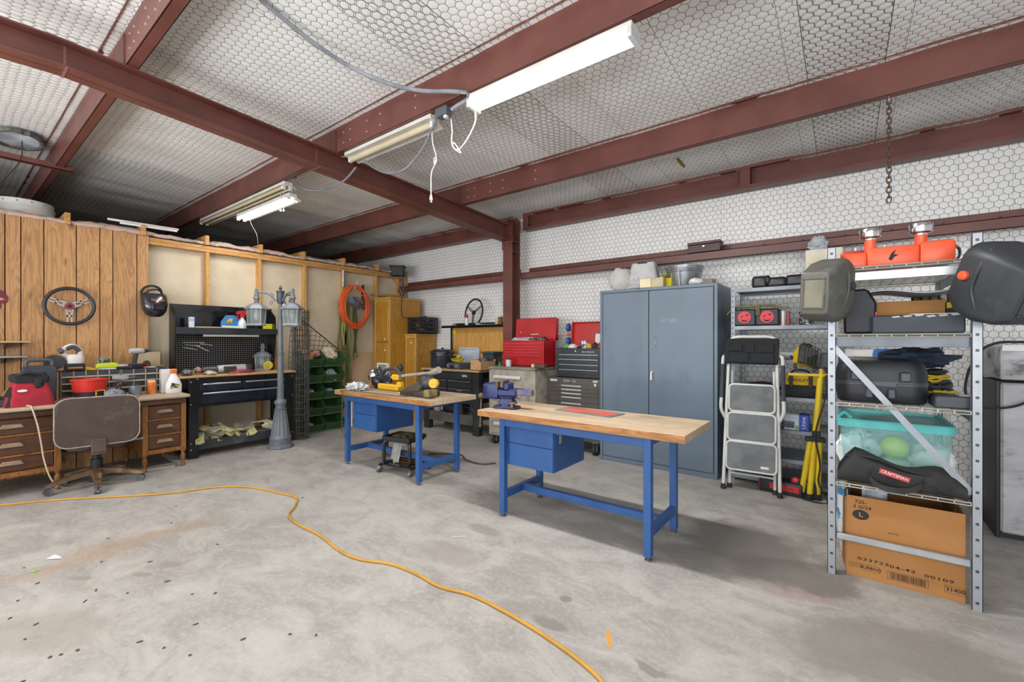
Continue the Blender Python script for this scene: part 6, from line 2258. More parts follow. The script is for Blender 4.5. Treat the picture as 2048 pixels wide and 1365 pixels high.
b.prism([(x, y + 0.155) for x, y in rrect(0.215, 0.15, 0.04)], 0.02, TRS((0, 0.02, 0), (PI / 2, 0, 0)), 0.006)
b.build('lid_panel', mat('#b9c3cf', '#aab4c0', rough=0.45), t)
b = MB()
b.tube([(x * 0.86, -0.002, y * 0.82 + 0.155) for x, y in rrect(0.215, 0.15, 0.04)], 0.007, 6, closed=True)
b.build('rim', mat('#a5afbb', rough=0.45), t)
t = thing('power_tool_case', 'grey plastic tool case lying in front of the canning pot', 'case', (ks(906, y=0.04), KY + 0.02, zK), R(-5))
b = MB()
b.box((-0.12, 0, 0), (0.14, 0.28, 0.085), 0.012)
b.build('case_shell', mat('#54585e', '#474b51', rough=0.5), t)
b = MB()
b.box((-0.04, -0.012, 0.01), (0.05, 0.0, 0.055), 0.005)
b.build('handle', BLACK_PL, t)
for x in (-0.09, 0.10):
    b = MB()
    b.cbox((x, -0.006, 0.045), (0.03, 0.012, 0.035), 0.004)
    b.build('latch', GREY_PL, t)
t = thing('extension_lead', 'yellow and black cord coiled on the grey tool case', 'cord', (ks(918, y=0.20), KY + 0.17, zK + 0.087))
b = MB()
random.seed(3)
P = []
for k in range(6 * 14):
    a = 2 * PI * k / 14
    lp = k // 14
    P.append((0.135 * math.cos(a + 0.2 * lp) * (0.7 + 0.3 * ((lp * 0.37) % 1)), 0.10 * math.sin(a) * (0.6 + 0.4 * ((lp * 0.61) % 1)), 0.022 + 0.014 * lp + 0.014 * math.sin(2 * a + lp)))
b.tube(P, 0.0095, 8)
b.build('coil', mat('#d8c22a', '#b39f1c', rough=0.45), t)
b = MB()
b.box((-0.05, -0.09, 0.06), (0.06, -0.07, 0.085), 0.005)
b.tube(spline([(-0.10, -0.02, 0.05), (0.0, -0.05, 0.10), (0.10, -0.03, 0.06)], 6), 0.010, 8)
b.build('plug', BLACK_PL, t)
t = thing('open_carton', 'open tan cardboard carton at the right of the drawer workbench', 'box', (ks(941, y=0.0), KY - 0.005, zK), 0)
b = MB()
W_, D_, H2 = 0.205, 0.30, 0.145
b.box((0, 0, 0), (W_, D_, 0.006))
b.prism([(0, 0), (W_, 0), (W_, H2 * 0.72), (W_ * 0.85, H2 * 0.80), (W_ * 0.68, H2), (0, H2)], 0.005, TRS((0, 0.005, 0), (PI / 2, 0, 0)))
b.box((0, D_ - 0.005, 0), (W_, D_, H2))
b.box((0, 0, 0), (0.005, D_, H2))
b.box((W_ - 0.005, 0.0, 0), (W_, D_, H2 * 0.85))
b.build('carton', mat('#c19a6c', '#b58e60', rough=0.85), t, flat=True)
solo(MB().ball((0, 0, 0.07), (0.085, 0.12, 0.085), 18, 12, amp=0.35, seed=111), 'carton_contents', mat('#55504a', '#8a8a8c', rough=0.5, ns=26), 'dark tool bits filling the open carton', 'tools', (ks(941, y=0.0) + 0.10, KY + 0.145, zK + 0.007))
t = thing('ammo_box', 'dark green grey lidded plastic box at the back of the drawer workbench', 'box', (ks(987, y=0.40) - 0.10, KY + 0.27, zK))
b = MB()
b.prism([(0.015, 0), (0.185, 0), (0.20, 0.22), (0.0, 0.22)], 0.19, TRS((0, 0.19, 0), (PI / 2, 0, 0)), 0.006)
b.build('box_body', mat('#3a3f42', '#30353a', rough=0.5), t)
b = MB()
b.box((-0.015, -0.015, 0.22), (0.215, 0.205, 0.25), 0.006)
b.build('lid', mat('#454a4e', '#3a3f44', rough=0.5), t)
trigger_bottle('small green bottle between the dark box and the red chest', (ks(1000, y=0.12), KY + 0.12, zK), 0, mat('#4e7a56', '#2b3d30', rough=0.3), BLACK_PL, 0.85)
# on the back shelf
zS = zs + 0.013
sx = lambda px: ony(px, 640, KY + 0.46)[0]
rw = (sx(964) - sx(924)) / 2 + 0.005
t = thing('steering_wheel', 'black three-spoke steering wheel standing on the back shelf', 'steering wheel', (sx(944), KY + 0.50, zS + rw), 0, None, (R(-8), 0, R(-10)))
b = MB()
b.tube([(rw * math.cos(2 * PI * i / 40), 0, rw * math.sin(2 * PI * i / 40)) for i in range(40)], 0.0135, 10, closed=True)
b.build('rim', mat('#17181a', rough=0.5), t)
for a in (30, 150, 268):
    b = MB(TRS((0, 0, 0), (0, R(-a), 0)))
    for q in (-1, 1):
        b.box((0.02, -0.004, q * 0.012 - 0.005), (rw, 0.004, q * 0.012 + 0.005))
    b.build('spoke', mat('#3b3d40', '#55585c', rough=0.4, metal=0.4), t)
b = MB()
b.cyl((0, -0.01, 0), (0, 0.01, 0), 0.035, n=20)
b.build('hub', BLACK_PL, t)
t = thing('aerosol_can', 'white aerosol can with a red cap on the back shelf', 'can', (sx(938), KY + 0.41, zS))
b = MB()
b.cyl((0, 0, 0), (0, 0, 0.13), 0.027, n=18)
b.build('can_body', mat('#d2d4d5', '#bcbfc2', rough=0.35), t)
b = MB()
b.lathe([(0.027, 0.13), (0.022, 0.14), (0.019, 0.18), (0.0, 0.182)], 16)
b.build('cap', RED, t)
b = MB()
b.cyl((0, 0, 0.02), (0.34, 0, 0.014), 0.011, n=10)
b.ball((-0.03, 0, 0.026), (0.05, 0.03, 0.026), 12, 8)
solo(b, 'steel_tool', mat('#b6b8b4', '#9a9c98', rough=0.35, metal=0.4), 'long grey metal tool lying on the back shelf', 'tool', (sx(962), KY + 0.42, zS))
for px, w_, h_, c_, lab in ((994, 0.05, 0.125, mat('#a98a5a', '#e0d8c4', rough=0.5, ns=30), 'patterned cream tin at the right of the back shelf'), (1001, 0.045, 0.13, mat('#8a5a2c', '#6e4522', rough=0.5), 'small brown box beside the column on the back shelf')):
    solo(MB().box((-w_ / 2, 0, 0), (w_ / 2, 0.05, h_), 0.004), 'small_tin', c_, lab, 'tin', (sx(px), KY + 0.44, zS))
solo(MB().ball((0, 0, 0.018), (0.04, 0.03, 0.022), 14, 8, amp=0.4, seed=115), 'yellow_fitting', mat('#c49a3a', '#8a6a2a', rough=0.4), 'small yellow fitting at the left of the back shelf', 'fitting', (sx(912), KY + 0.42, zS))
# on the lower shelf
zL = 0.226
t = thing('air_compressor', 'small black motor on the lower shelf of the drawer workbench', 'motor', kb(0.42, 0.16, zL), 0)
b = MB()
b.cyl((-0.10, 0, 0.10), (0.16, 0, 0.10), 0.088, n=24)
b.box((0.16, -0.09, 0.0), (0.30, 0.09, 0.19), 0.01)
b.build('motor_body', mat('#1e2025', '#2c2f36', rough=0.4), t)
b = MB()
b.tube([(-0.10 + 0.002, 0.09 * math.cos(2 * PI * i / 24), 0.10 + 0.09 * math.sin(2 * PI * i / 24)) for i in range(24)], 0.006, 6, closed=True)
b.build('rim', GALV, t)
solo(MB().box((-0.05, -0.03, 0.0), (0.05, 0.03, 0.11), 0.01).box((-0.03, -0.035, 0.11), (0.03, 0.03, 0.14), 0.006), 'beige_pump', mat('#a59a86', '#8a806e', rough=0.6), 'beige pump body at the left of the lower shelf', 'pump', kb(0.20, 0.10, zL))
t = thing('wrench_heap', 'tangled heap of chrome wrenches on the lower shelf', 'wrenches', kb(0.92, 0.13, zL), 0)
random.seed(8)
for i in range(9):
    a = random.uniform(-0.6, 0.7)
    x, y = random.uniform(-0.10, 0.05), random.uniform(-0.06, 0.06)
    z0_ = 0.05 + 0.016 * i
    b = MB()
    b.bars([(x - 0.09 * math.cos(a), y, z0_ - 0.06 * math.sin(a)), (x + 0.09 * math.cos(a), y, z0_ + 0.06 * math.sin(a))], 0.012, 0.006)
    b.cyl((x + 0.09 * math.cos(a), y - 0.006, z0_ + 0.06 * math.sin(a)), (x + 0.09 * math.cos(a), y + 0.006, z0_ + 0.06 * math.sin(a)), 0.016, n=10)
    b.build('wrench', CHROME, t)
b = MB()
b.ball((0.0, 0, 0.03), (0.14, 0.09, 0.045), 18, 10, amp=0.4, seed=118)
b.build('dark_tray', mat('#1d1e20', '#3c3d40', rough=0.6), t)

# ---- grey tool cabinet
GX0, GX1, GY = -3.61, -2.902, 4.275
t = thing('grey_tool_cabinet', 'rust-flecked pale grey tool cabinet under the red chest', 'tool cabinet', (GX0, GY, 0))
GW = GX1 - GX0
GCAB = mat('#a59f92', '#8f897c', rough=0.5, ns=9, dirt='#6b5a48', dlo=0.56, dhi=0.72, dns=9, name='worn_grey_enamel')
b = MB()
b.box((0, 0.0, 0.12), (GW, 0.455, 0.952), 0.004)
b.build('carcass', GCAB, t)
b = MB()
b.box((-0.008, -0.012, 0.952), (GW + 0.008, 0.46, 0.985), 0.004)
b.build('top_tray', mat('#857f72', '#6f6a5e', rough=0.6, dirt='#57483a', dns=8), t)
for z0, z1 in ((0.735, 0.925), (0.555, 0.715), (0.36, 0.53), (0.15, 0.34)):
    b = MB()
    b.box((0.035, -0.008, z0), (GW - 0.10, 0.004, z1), 0.002)
    d = b.build('drawer', GCAB, t)
    b = MB()
    b.prism([(0, 0), (0.0, 0.035), (-0.012, 0.038), (-0.03, 0.012), (-0.03, 0.0)], GW - 0.30, TRS((0.10, -0.008, z1 - 0.085)) @ Matrix(((0, 0, 1, 0), (1, 0, 0, 0), (0, 1, 0, 0), (0, 0, 0, 1))))
    b.build('drawer_pull', mat('#c9c8c4', '#b5b4b0', rough=0.4, metal=0.3), d)


def caster(t, x, y, r=0.055, top=0.12):
    b = MB()
    b.cyl((x - 0.018, y, r), (x + 0.018, y, r), r, n=22)
    cw_ = b.build('caster', RUBBER, t)
    b = MB()
    b.cyl((x - 0.0195, y, r), (x + 0.0195, y, r), r * 0.5, n=14)
    for s_ in (-1, 1):
        b.box((x + s_ * 0.022 - 0.002, y - 0.015, r), (x + s_ * 0.022 + 0.002, y + 0.02, top - 0.006))
    b.box((x - 0.035, y - 0.035, top - 0.008), (x + 0.035, y + 0.035, top))
    b.build('fork', GALV, cw_)


for x, y in ((0.06, 0.06), (GW - 0.06, 0.06), (0.06, 0.40), (GW - 0.06, 0.40)):
    caster(t, x, y)
# ---- red chest on it
CHX0, CHX1, CHY, CHZ = -3.515, -2.893, 4.446, 0.9865
t = thing('red_tool_chest', 'open red steel tool chest standing on the grey cabinet', 'tool chest', (CHX0, CHY, CHZ))
CW_ = CHX1 - CHX0
RCH = mat('#b01c26', '#9e1820', rough=0.3, coat=0.3, ns=4, name='chest_red')
b = MB()
b.box((0, 0, 0), (CW_, 0.27, 0.012), 0.002)
b.box((0, 0.004, 0), (0.012, 0.27, 0.325), 0.003)
b.box((CW_ - 0.012, 0.004, 0), (CW_, 0.27, 0.325), 0.003)
b.box((0, 0.26, 0), (CW_, 0.272, 0.33), 0.003)
b.box((0, 0, 0), (CW_, 0.014, 0.325), 0.003)
b.box((0.012, 0.014, 0.25), (CW_ - 0.012, 0.26, 0.255))
b.build('chest_body', RCH, t)
for k in range(5):
    z0 = 0.115 + 0.036 * k
    b = MB()
    b.box((0.035, -0.008, z0), (CW_ - 0.03, 0.002, z0 + 0.031), 0.002)
    d = b.build('drawer', RCH, t)
    b = MB()
    b.box((0.035, -0.016, z0 + 0.023), (CW_ - 0.03, -0.006, z0 + 0.031), 0.003)
    b.build('drawer_lip', mat('#d8555c', '#c8464d', rough=0.25), d)  # lighter red paints in the highlight along each lip
b = MB()
b.box((0.035, -0.006, 0.02), (CW_ - 0.03, 0.002, 0.105), 0.002)
b.build('drawer', RCH, t)
b = MB()
M_ = TRS((0, 0.272, 0.33), (R(-5), 0, 0))
b.box((-0.004, -0.012, 0.0), (CW_ + 0.004, 0.008, 0.285), 0.010, M_)
b.box((-0.004, -0.012, 0.0), (CW_ + 0.004, 0.05, 0.02), 0.003, M_)
b.box((CW_ - 0.008, -0.01, 0.0), (CW_ + 0.004, 0.055, 0.28), 0.003, M_)
ld = b.build('lid', RCH, t)
b = MB()
b.box((0.25, -0.02, 0.065), (0.37, -0.012, 0.080), 0.003, M_)
b.build('nameplate', BOLT, ld)
b = MB()
b.cyl((0.09, -0.012, 0.10), (0.09, -0.022, 0.10), 0.009, n=12, m=M_)
b.build('rivet', BOLT, ld)
solo(MB().ball((0, 0, 0.03), (0.17, 0.10, 0.05), 24, 12, amp=0.5, seed=121), 'shop_rag', mat('#b9c2c9', '#a2abb3', rough=0.8, bump=0.4), 'pale blue grey rag spilling from the open red chest', 'rag', (CHX0 + 0.24, CHY + 0.13, CHZ + 0.285))
solo(MB().box((-0.12, -0.03, 0), (0.12, 0.03, 0.025), 0.006).box((-0.02, -0.04, 0.02), (0.10, 0.02, 0.045), 0.006), 'socket_rail', mat('#1d1e20', '#8d9094', rough=0.4, ns=30, lo=0.58, hi=0.64), 'black socket rail lying across the open red chest', 'socket rail', (CHX0 + 0.46, CHY + 0.13, CHZ + 0.326), R(8))
t = thing('tin_can', 'white tin can with a dark lid on the grey cabinet', 'can', (ony(1017, 720, 4.34)[0], 4.34, 0.986))
b = MB()
b.cyl((0, 0, 0), (0, 0, 0.088), 0.034, n=22)
b.build('can_body', mat('#c9cbcb', '#b3b5b5', rough=0.4), t)
b = MB()
b.lathe([(0.036, 0.086), (0.036, 0.10), (0.0, 0.102)], 22)
b.build('lid', DARK_PL, t)
t = thing('oil_stone', 'grimy dark wooden block on the grey cabinet corner', 'block', (ony(1073, 728, 4.32)[0], 4.31, 0.986), R(4))
b = MB()
b.box((-0.03, 0, 0), (0.11, 0.08, 0.045), 0.005)
b.build('block', mat('#4a3f38', '#5d3a32', rough=0.7, ns=12), t)
b = MB()
b.box((-0.075, 0.01, 0), (-0.03, 0.07, 0.042), 0.004)
b.build('end_piece', mat('#cfae86', rough=0.7), t)

# ---- brown-grey base and black top chest
MX0, MX1, MY = -2.865, -2.172, 4.50
MWD = MX1 - MX0
BRN = mat('#504b45', '#47423d', rough=0.4, ns=4, name='brown_wrinkle_enamel')
t = thing('roller_cabinet', 'brown grey roller cabinet under the black top chest', 'tool cabinet', (MX0, MY, 0))
b = MB()
b.box((0, 0, 0.155), (MWD, 0.46, 0.875), 0.004)
b.build('carcass', BRN, t)
for z0, z1 in ((0.755, 0.795), (0.71, 0.75), (0.665, 0.705), (0.595, 0.66), (0.46, 0.59), (0.19, 0.45)):
    b = MB()
    b.box((0.03, -0.006, z0), (MWD - 0.03, 0.004, z1), 0.002)
    d = b.build('drawer', BRN, t)
    b = MB()
    b.box((0.19, -0.02, z1 - 0.024), (0.455, -0.006, z1 - 0.004), 0.004)
    plab(b.build('drawer_pull', mat('#d3d3d0', '#bfbfbc', rough=0.3, metal=0.6), d), 'bright silver drawer pull')
b = MB()
b.text('EDDY  C.R.', 0.042, TRS((0.30, -0.0015, 0.835), (PI / 2, 0, 0)), sx=0.85)
b.box((0.03, -0.002, 0.825), (0.13, -0.0005, 0.85))
b.build('lettering', mat('#c9c4b8', '#a9a498', rough=0.6), t)
b = MB()
b.box((0.60, -0.012, 0.835), (0.665, -0.001, 0.858), 0.002)
b.box((0.615, -0.012, 0.79), (0.645, -0.001, 0.825), 0.002)
b.build('latch', BOLT, t)
for x, y in ((0.07, 0.06), (MWD - 0.085, 0.05), (0.07, 0.40), (MWD - 0.085, 0.40)):
    caster(t, x, y, 0.062, 0.155)
TX0 = -2.745
t = thing('black_top_chest', 'black top chest with silver drawer edges and raised red lid', 'tool chest', (TX0, MY - 0.005, 0.876))
TW = MX1 - TX0
b = MB()
b.box((0, 0.0, 0), (TW, 0.40, 0.012), 0.002)
b.box((0, 0.0, 0), (TW, 0.014, 0.345), 0.003)
b.box((0, 0.014, 0), (0.012, 0.40, 0.345), 0.002)
b.box((TW - 0.012, 0.014, 0), (TW, 0.40, 0.345), 0.002)
b.box((0, 0.388, 0), (TW, 0.40, 0.36), 0.002)
b.box((0.012, 0.014, 0.27), (TW - 0.012, 0.388, 0.275))
b.build('chest_body', mat('#23272d', '#1c2025', rough=0.35, name='charcoal_enamel'), t)
for z0, z1 in ((0.225, 0.275), (0.165, 0.22), (0.105, 0.16), (0.045, 0.10)):
    b = MB()
    b.box((0.04, -0.006, z0), (TW - 0.02, 0.004, z1), 0.002)
    d = b.build('drawer', mat('#262b31', '#1f2429', rough=0.35), t)
    b = MB()
    b.box((0.04, -0.016, z1 - 0.012), (TW - 0.02, -0.004, z1 - 0.001), 0.003)
    plab(b.build('drawer_pull', ALU, d), 'silver drawer edge')
b = MB()
b.cyl((0.26, -0.006, 0.312), (0.26, 0.0, 0.312), 0.009, n=12)
b.build('lock', BOLT, t)
b = MB()
b.text('BOLT GROUND', 0.022, TRS((0.42, -0.0015, 0.302), (PI / 2, 0, 0)))
b.build('lettering', mat('#c9cbcd', rough=0.4), t)
b = MB()
b.box((-0.05, 0.06, 0.27), (-0.002, 0.10, 0.345), 0.008)
b.build('side_handle', mat('#5d6064', '#8d5a4a', rough=0.4, metal=0.5), t)
b = MB()
M_ = TRS((0, 0.40, 0.355), (R(-4), 0, 0))
b.box((0.0, -0.004, 0.0), (TW, 0.006, 0.31), 0.003, M_)
b.box((0.0, -0.05, 0.0), (0.012, 0.0, 0.31), 0.002, M_)
b.box((TW - 0.012, -0.05, 0.0), (TW, 0.0, 0.31), 0.002, M_)
b.box((0.0, -0.05, 0.298), (TW, 0.0, 0.31), 0.002, M_)
ld = b.build('lid', mat('#b8261f', '#a82019', rough=0.3), t)
plab(ld, 'red inside of the raised lid')
t = thing('instruction_sheet', 'white paper sheet standing inside the raised red lid', 'paper', (TX0 + 0.335, MY + 0.32, 1.16), 0, None, (R(-10), 0, 0))
b = MB()
b.box((0, 0, 0), (0.20, 0.002, 0.235))
b.build('sheet', mat('#dfe1e2', rough=0.7), t, flat=True)
b = MB()
for i in range(4):
    b.box((0.03 + 0.042 * i, -0.001, 0.01), (0.034 + 0.042 * i, 0.0, 0.225))
b.build('printed_line', mat('#9a9ea3', rough=0.7), t, flat=True)
zt2 = 0.876 + 0.276
solo(MB().prism([(0, 0), (0.06, 0.0), (0.10, 0.11), (0.06, 0.17), (0.02, 0.15), (0.035, 0.10)], 0.03, TRS((0, 0.03, 0), (PI / 2, 0, 0)), 0.006), 'paint_tool', mat('#c9d0d8', '#4a5260', rough=0.5, ns=12, lo=0.5, hi=0.55), 'white and blue folded packet standing in the black top chest', 'packet', (TX0 + 0.20, MY + 0.20, zt2))
for i, (dx, c_, sz, lab) in enumerate(((0.07, '#5b8a4a', (0.05, 0.04, 0.045), 'green lump of tape at the left of the black top chest'), (0.15, '#d6d6d2', (0.06, 0.05, 0.04), 'white crumpled wrapper in the black top chest'), (0.38, '#c9962e', (0.035, 0.03, 0.045), 'yellow handled tool end in the black top chest'), (0.45, '#2a2c30', (0.035, 0.03, 0.05), 'black knob in the black top chest'), (0.52, '#9e2f2a', (0.035, 0.03, 0.05), 'red tool end at the right of the black top chest'))):
    solo(MB().ball((0, 0, sz[2] * 0.8 + 0.045), sz, 14, 9, amp=0.35, seed=130 + i), 'tool_end', mat(c_, rough=0.5), lab, 'tool', (TX0 + dx, MY + 0.10 + 0.02 * (i % 2), zt2 - 0.02 + 0.02))
t = thing('ear_muffs', 'blue ear muffs with an orange band hanging on the red lid edge', 'ear muffs', (TX0 - 0.012, MY + 0.34, 1.40))
for dz in (0.075, -0.10):
    b = MB()
    b.ball((-0.02, 0, dz), (0.03, 0.045, 0.055), 16, 10)
    b.build('ear_cup', mat('#2b4a9e', '#243f88', rough=0.4), t)
b = MB()
b.cbox((-0.015, -0.01, -0.012), (0.04, 0.04, 0.045), 0.008)
b.build('band_clip', ORANGE, t)
b = MB()
b.tube(spline([(-0.01, 0.03, 0.075), (0.0, 0.05, -0.01), (-0.01, 0.03, -0.10)], 6), 0.006, 6)
b.build('headband', BLACK_PL, t)

# ---- grey steel cabinet
SX0, SX1, SY, SHT = -2.153, -0.952, 4.444, 1.855
t = thing('steel_cabinet', 'tall blue grey two-door steel cabinet against the netted wall', 'cabinet', (SX0, SY, 0))
SWD = SX1 - SX0
SG = mat('#5f6e7d', '#586674', rough=0.38, ns=1.6, dirt='#525f6c', dlo=0.5, dhi=0.8, dns=3, name='blue_grey_enamel')
b = MB()
b.box((0, 0.02, 0.0), (SWD, 0.585, SHT), 0.004)
b.box((0, 0.0, 0.0), (0.03, 0.03, SHT), 0.003)
b.box((SWD - 0.03, 0.0, 0.0), (SWD, 0.03, SHT), 0.003)
b.box((0.03, 0.0, SHT - 0.03), (SWD - 0.03, 0.03, SHT), 0.003)
b.box((0.03, 0.004, 0.0), (SWD - 0.03, 0.03, 0.05), 0.003)
b.build('carcass', SG, t, ang=20)
xm = SWD * 0.455
for x0, x1 in ((0.036, xm - 0.003), (xm + 0.003, SWD - 0.036)):
    b = MB()
    b.box((x0, -0.004, 0.055), (x1, 0.016, SHT - 0.036), 0.003)
    d = b.build('door', SG, t, ang=20)
    if x0 > 0.3:
        b = MB()
        b.box((x0 + 0.022, -0.012, 0.90), (x0 + 0.042, -0.004, 1.0), 0.003)
        b.tube([(x0 + 0.032, -0.03, 0.99), (x0 + 0.032, -0.036, 0.91)], [0.009, 0.012], 10)
        b.cyl((x0 + 0.032, -0.004, 0.985), (x0 + 0.032, -0.032, 0.985), 0.008, n=10)
        plab(b.build('handle', BOLT, d), 'small chrome lever handle')
        b = MB()
        b.box((x0 + 0.022, -0.0052, 1.245), (x0 + 0.075, -0.004, 1.34))
        plab(b.build('worn_patch', mat('#4f5862', '#75818c', rough=0.6, ns=40), d), 'square patch where a sticker was')
        b = MB()
        b.prism([(x0 + 0.115, 0), (x0 + 0.31, 0), (x0 + 0.29, 0.038), (x0 + 0.135, 0.038)], 0.002, TRS((0, -0.004, 1.49), (PI / 2, 0, 0)))
        b.build('label_holder', mat('#5a6874', '#6b7884', rough=0.35), d)
b = MB()
b.box((xm - 0.003, 0.010, 0.055), (xm + 0.003, 0.0165, SHT - 0.036))
b.box((xm - 0.006, -0.005, SHT - 0.035), (xm + 0.02, 0.0, SHT - 0.028))
b.build('door_gap', INK, t)
# on top of the cabinet
zc2 = SHT + 0.001
cxp = lambda px, y: ony(px, 570, y)[0]
solo(MB().ball((0, 0, 0.125), (0.13, 0.06, 0.135), 26, 16, amp=0.16, seed=141, fr=2.5), 'round_pouch', mat('#b9b6b0', '#a5a29c', rough=0.8, bump=0.3), 'round grey fabric pouch at the left on top of the steel cabinet', 'pouch', (cxp(1241, 4.62), 4.62, zc2), R(15))
t = thing('canvas_bundle', 'grey gathered canvas bundle on top of the steel cabinet', 'bundle', (cxp(1287, 4.7), 4.72, zc2), R(5))
t.scale = (1.15, 1.0, 1.0)
b = MB()
b.loft(bag(0.155, 0.11, 0.11, 0.07, 0.30, 7), m=TRS((0, 0, 0)))
b.ball((-0.055, -0.10, 0.06), (0.07, 0.05, 0.065), 18, 12, amp=0.4, seed=143)
b.build('canvas', mat('#b8b8b8', '#9c9c9c', rough=0.75, bump=0.6, ns=5), t)
b = MB()
b.tube([(0.10 * math.cos(a), 0.065 * math.sin(a), 0.29 + 0.01 * math.sin(3 * a)) for a in [2 * PI * i / 20 for i in range(20)]], 0.014, 6, closed=True)
b.build('dark_rim', mat('#3c424c', '#2c3138', rough=0.8), t)
t = thing('beige_box', 'beige box lying in front of the canvas bundle on the steel cabinet', 'box', (cxp(1300, 4.50), 4.47, zc2), R(3))
b = MB()
b.box((-0.10, 0, 0), (0.02, 0.13, 0.10), 0.008)
b.build('box_end', mat('#d8cba8', '#c9bc98', rough=0.6), t)
b = MB()
b.box((0.021, 0.0, 0), (0.145, 0.13, 0.10), 0.004)
b.build('box_side', mat('#b8ad90', '#a59a7e', rough=0.7), t)
t = thing('yellow_bin', 'small open yellow bin beside the tub on the steel cabinet', 'bin', (cxp(1322, 4.60), 4.60, zc2), R(-12))
b = MB()
b.box((0, 0, 0), (0.12, 0.16, 0.006))
for lo, hi in (((0, 0, 0), (0.006, 0.16, 0.15)), ((0.114, 0, 0), (0.12, 0.16, 0.15)), ((0, 0.154, 0), (0.12, 0.16, 0.15)), ((0, 0, 0), (0.12, 0.006, 0.10))):
    b.box(lo, hi, 0.001)
b.build('bin_body', mat('#c9b722', '#b7a51a', rough=0.45), t)
t = thing('galvanised_tub', 'round galvanised steel tub on top of the steel cabinet', 'tub', (cxp(1369, 4.72), 4.72, zc2))
b = MB()
b.lathe([(0.14, 0.0), (0.143, 0.006), (0.18, 0.20), (0.186, 0.203), (0.188, 0.215), (0.182, 0.218), (0.176, 0.20), (0.139, 0.012), (0.0, 0.012)], 44)
for z in (0.155, 0.17, 0.185):
    r = 0.143 + (0.18 - 0.143) * (z - 0.006) / 0.194
    b.lathe([(r, z - 0.004), (r + 0.004, z), (r, z + 0.004)], 44, cap=False)
b.build('tub_body', mat('#a9adb0', '#8e9296', rough=0.38, metal=0.8, ns=7, name='galvanised_tub'), t)
b = MB()
b.box((-0.004, -0.165, 0.01), (0.004, -0.135, 0.20), 0, TRS((0, 0, 0), (R(11), 0, 0)))
b.build('seam', GALV, t)
solo(MB().ball((0, 0, 0.03), (0.065, 0.05, 0.035), 14, 9, amp=0.4, seed=145), 'paper_wad', mat('#dcdcda', '#c9c9c6', rough=0.7), 'white paper wad beside the tub on the steel cabinet', 'paper', (cxp(1391, 4.50), 4.50, zc2))
solo(MB().box((-0.05, 0, 0), (0.06, 0.10, 0.075), 0.01), 'tan_block', mat('#9c9484', '#857d6e', rough=0.7), 'tan block at the right end on top of the steel cabinet', 'block', (cxp(1412, 4.72), 4.70, zc2), R(-20))
# ================================================================ RIGHT HAND SHELVING
def perforated(base, pitch, half, hx, name, dark='#2a2a2b', metal=0.5, rough=0.45):
    m, nt, p = newmat(name)
    tc = N(nt, 'ShaderNodeTexCoord').outputs['Object']
    sp = N(nt, 'ShaderNodeSeparateXYZ')
    nt.links.new(tc, sp.inputs[0])
    fz = mth(nt, 'ABSOLUTE', mth(nt, 'SUBTRACT', mth(nt, 'FRACT', mth(nt, 'MULTIPLY', sp.outputs[2], 1 / pitch)), 0.5))
    a = mth(nt, 'LESS_THAN', fz, half / pitch)
    c = mth(nt, 'LESS_THAN', mth(nt, 'ABSOLUTE', sp.outputs[0]), hx)
    k = mth(nt, 'MULTIPLY', a, c)
    n1 = nz(nt, tc, 9, 4)
    base_c = mixc(nt, smooth(nt, n1, 0.35, 0.7), lin(base), tuple(x * 0.85 for x in lin(base)[:3]) + (1,))
    nt.links.new(mixc(nt, k, base_c, lin(dark)), p.inputs['Base Color'])
    nt.links.new(mth(nt, 'MULTIPLY', mth(nt, 'SUBTRACT', 1.0, k), metal), p.inputs['Metallic'])
    p.inputs['Roughness'].default_value = rough
    return m


# ---- grey steel shelving against the wall
HX0, HX1, HY0, HY1 = -0.86, -0.06, 4.55, 5.05
t = thing('steel_shelving', 'grey perforated steel shelving between the cabinet and the silver rack', 'shelving', (HX0, HY0, 0))
HW, HD = HX1 - HX0, HY1 - HY0
PGREY = perforated('#80868d', 0.05, 0.006, 0.006, 'perforated_grey_post')
for x, y in ((0.018, 0.0), (HW - 0.018, 0.0), (0.018, HD - 0.003), (HW - 0.018, HD - 0.003)):
    b = MB()
    b.box((-0.018, 0, 0), (0.018, 0.003, 1.81))
    sx_ = -1 if x < 0.1 else 1
    sy_ = 1 if y < 0.1 else -1
    b.box((sx_ * 0.018, 0, 0), (sx_ * 0.015, sy_ * 0.033, 1.81))
    o = b.build('post', PGREY, t, flat=True)
    o.location = (x, y, 0)
SHM = mat('#8b9096', '#787d83', rough=0.45, metal=0.35, ns=5, name='grey_shelf_steel')
for z in (1.795, 1.445, 1.14, 0.81, 0.52, 0.262, 0.06):
    b = MB()
    b.box((0.003, 0.004, z - 0.012), (HW - 0.003, HD - 0.004, z), 0.001)
    b.box((0.003, 0.003, z - 0.034), (HW - 0.003, 0.006, z), 0.001)
    b.box((0.003, HD - 0.006, z - 0.034), (HW - 0.003, HD - 0.003, z), 0.001)
    b.build('shelf', SHM, t, flat=True)
b = MB()
b.bars([(0.02, HD - 0.004, 0.5), (HW - 0.02, HD - 0.004, 1.1)], 0.004, 0.025)
b.build('back_brace', SHM, t)
Yh = HY0 + 0.14
hx = lambda px, y=Yh: ony(px, 640, y)[0]
LEA = mat('#191b1f', '#22252a', rough=0.4, bump=0.15, name='black_leatherette')
t = thing('leather_bag', 'long black padded bag lying on the top shelf of the grey shelving', 'bag', (hx(1505), Yh, 1.796))
b = MB()
for x0, x1, h in ((0.0, 0.13, 0.115), (0.12, 0.28, 0.095), (0.27, 0.46, 0.105)):
    b.box((x0, -0.06, 0), (x1, 0.09, h), 0.028, None, 3)
b.build('bag_body', LEA, t)
b = MB()
b.box((0.44, -0.05, 0.015), (0.54, 0.06, 0.075), 0.02, None, 2)
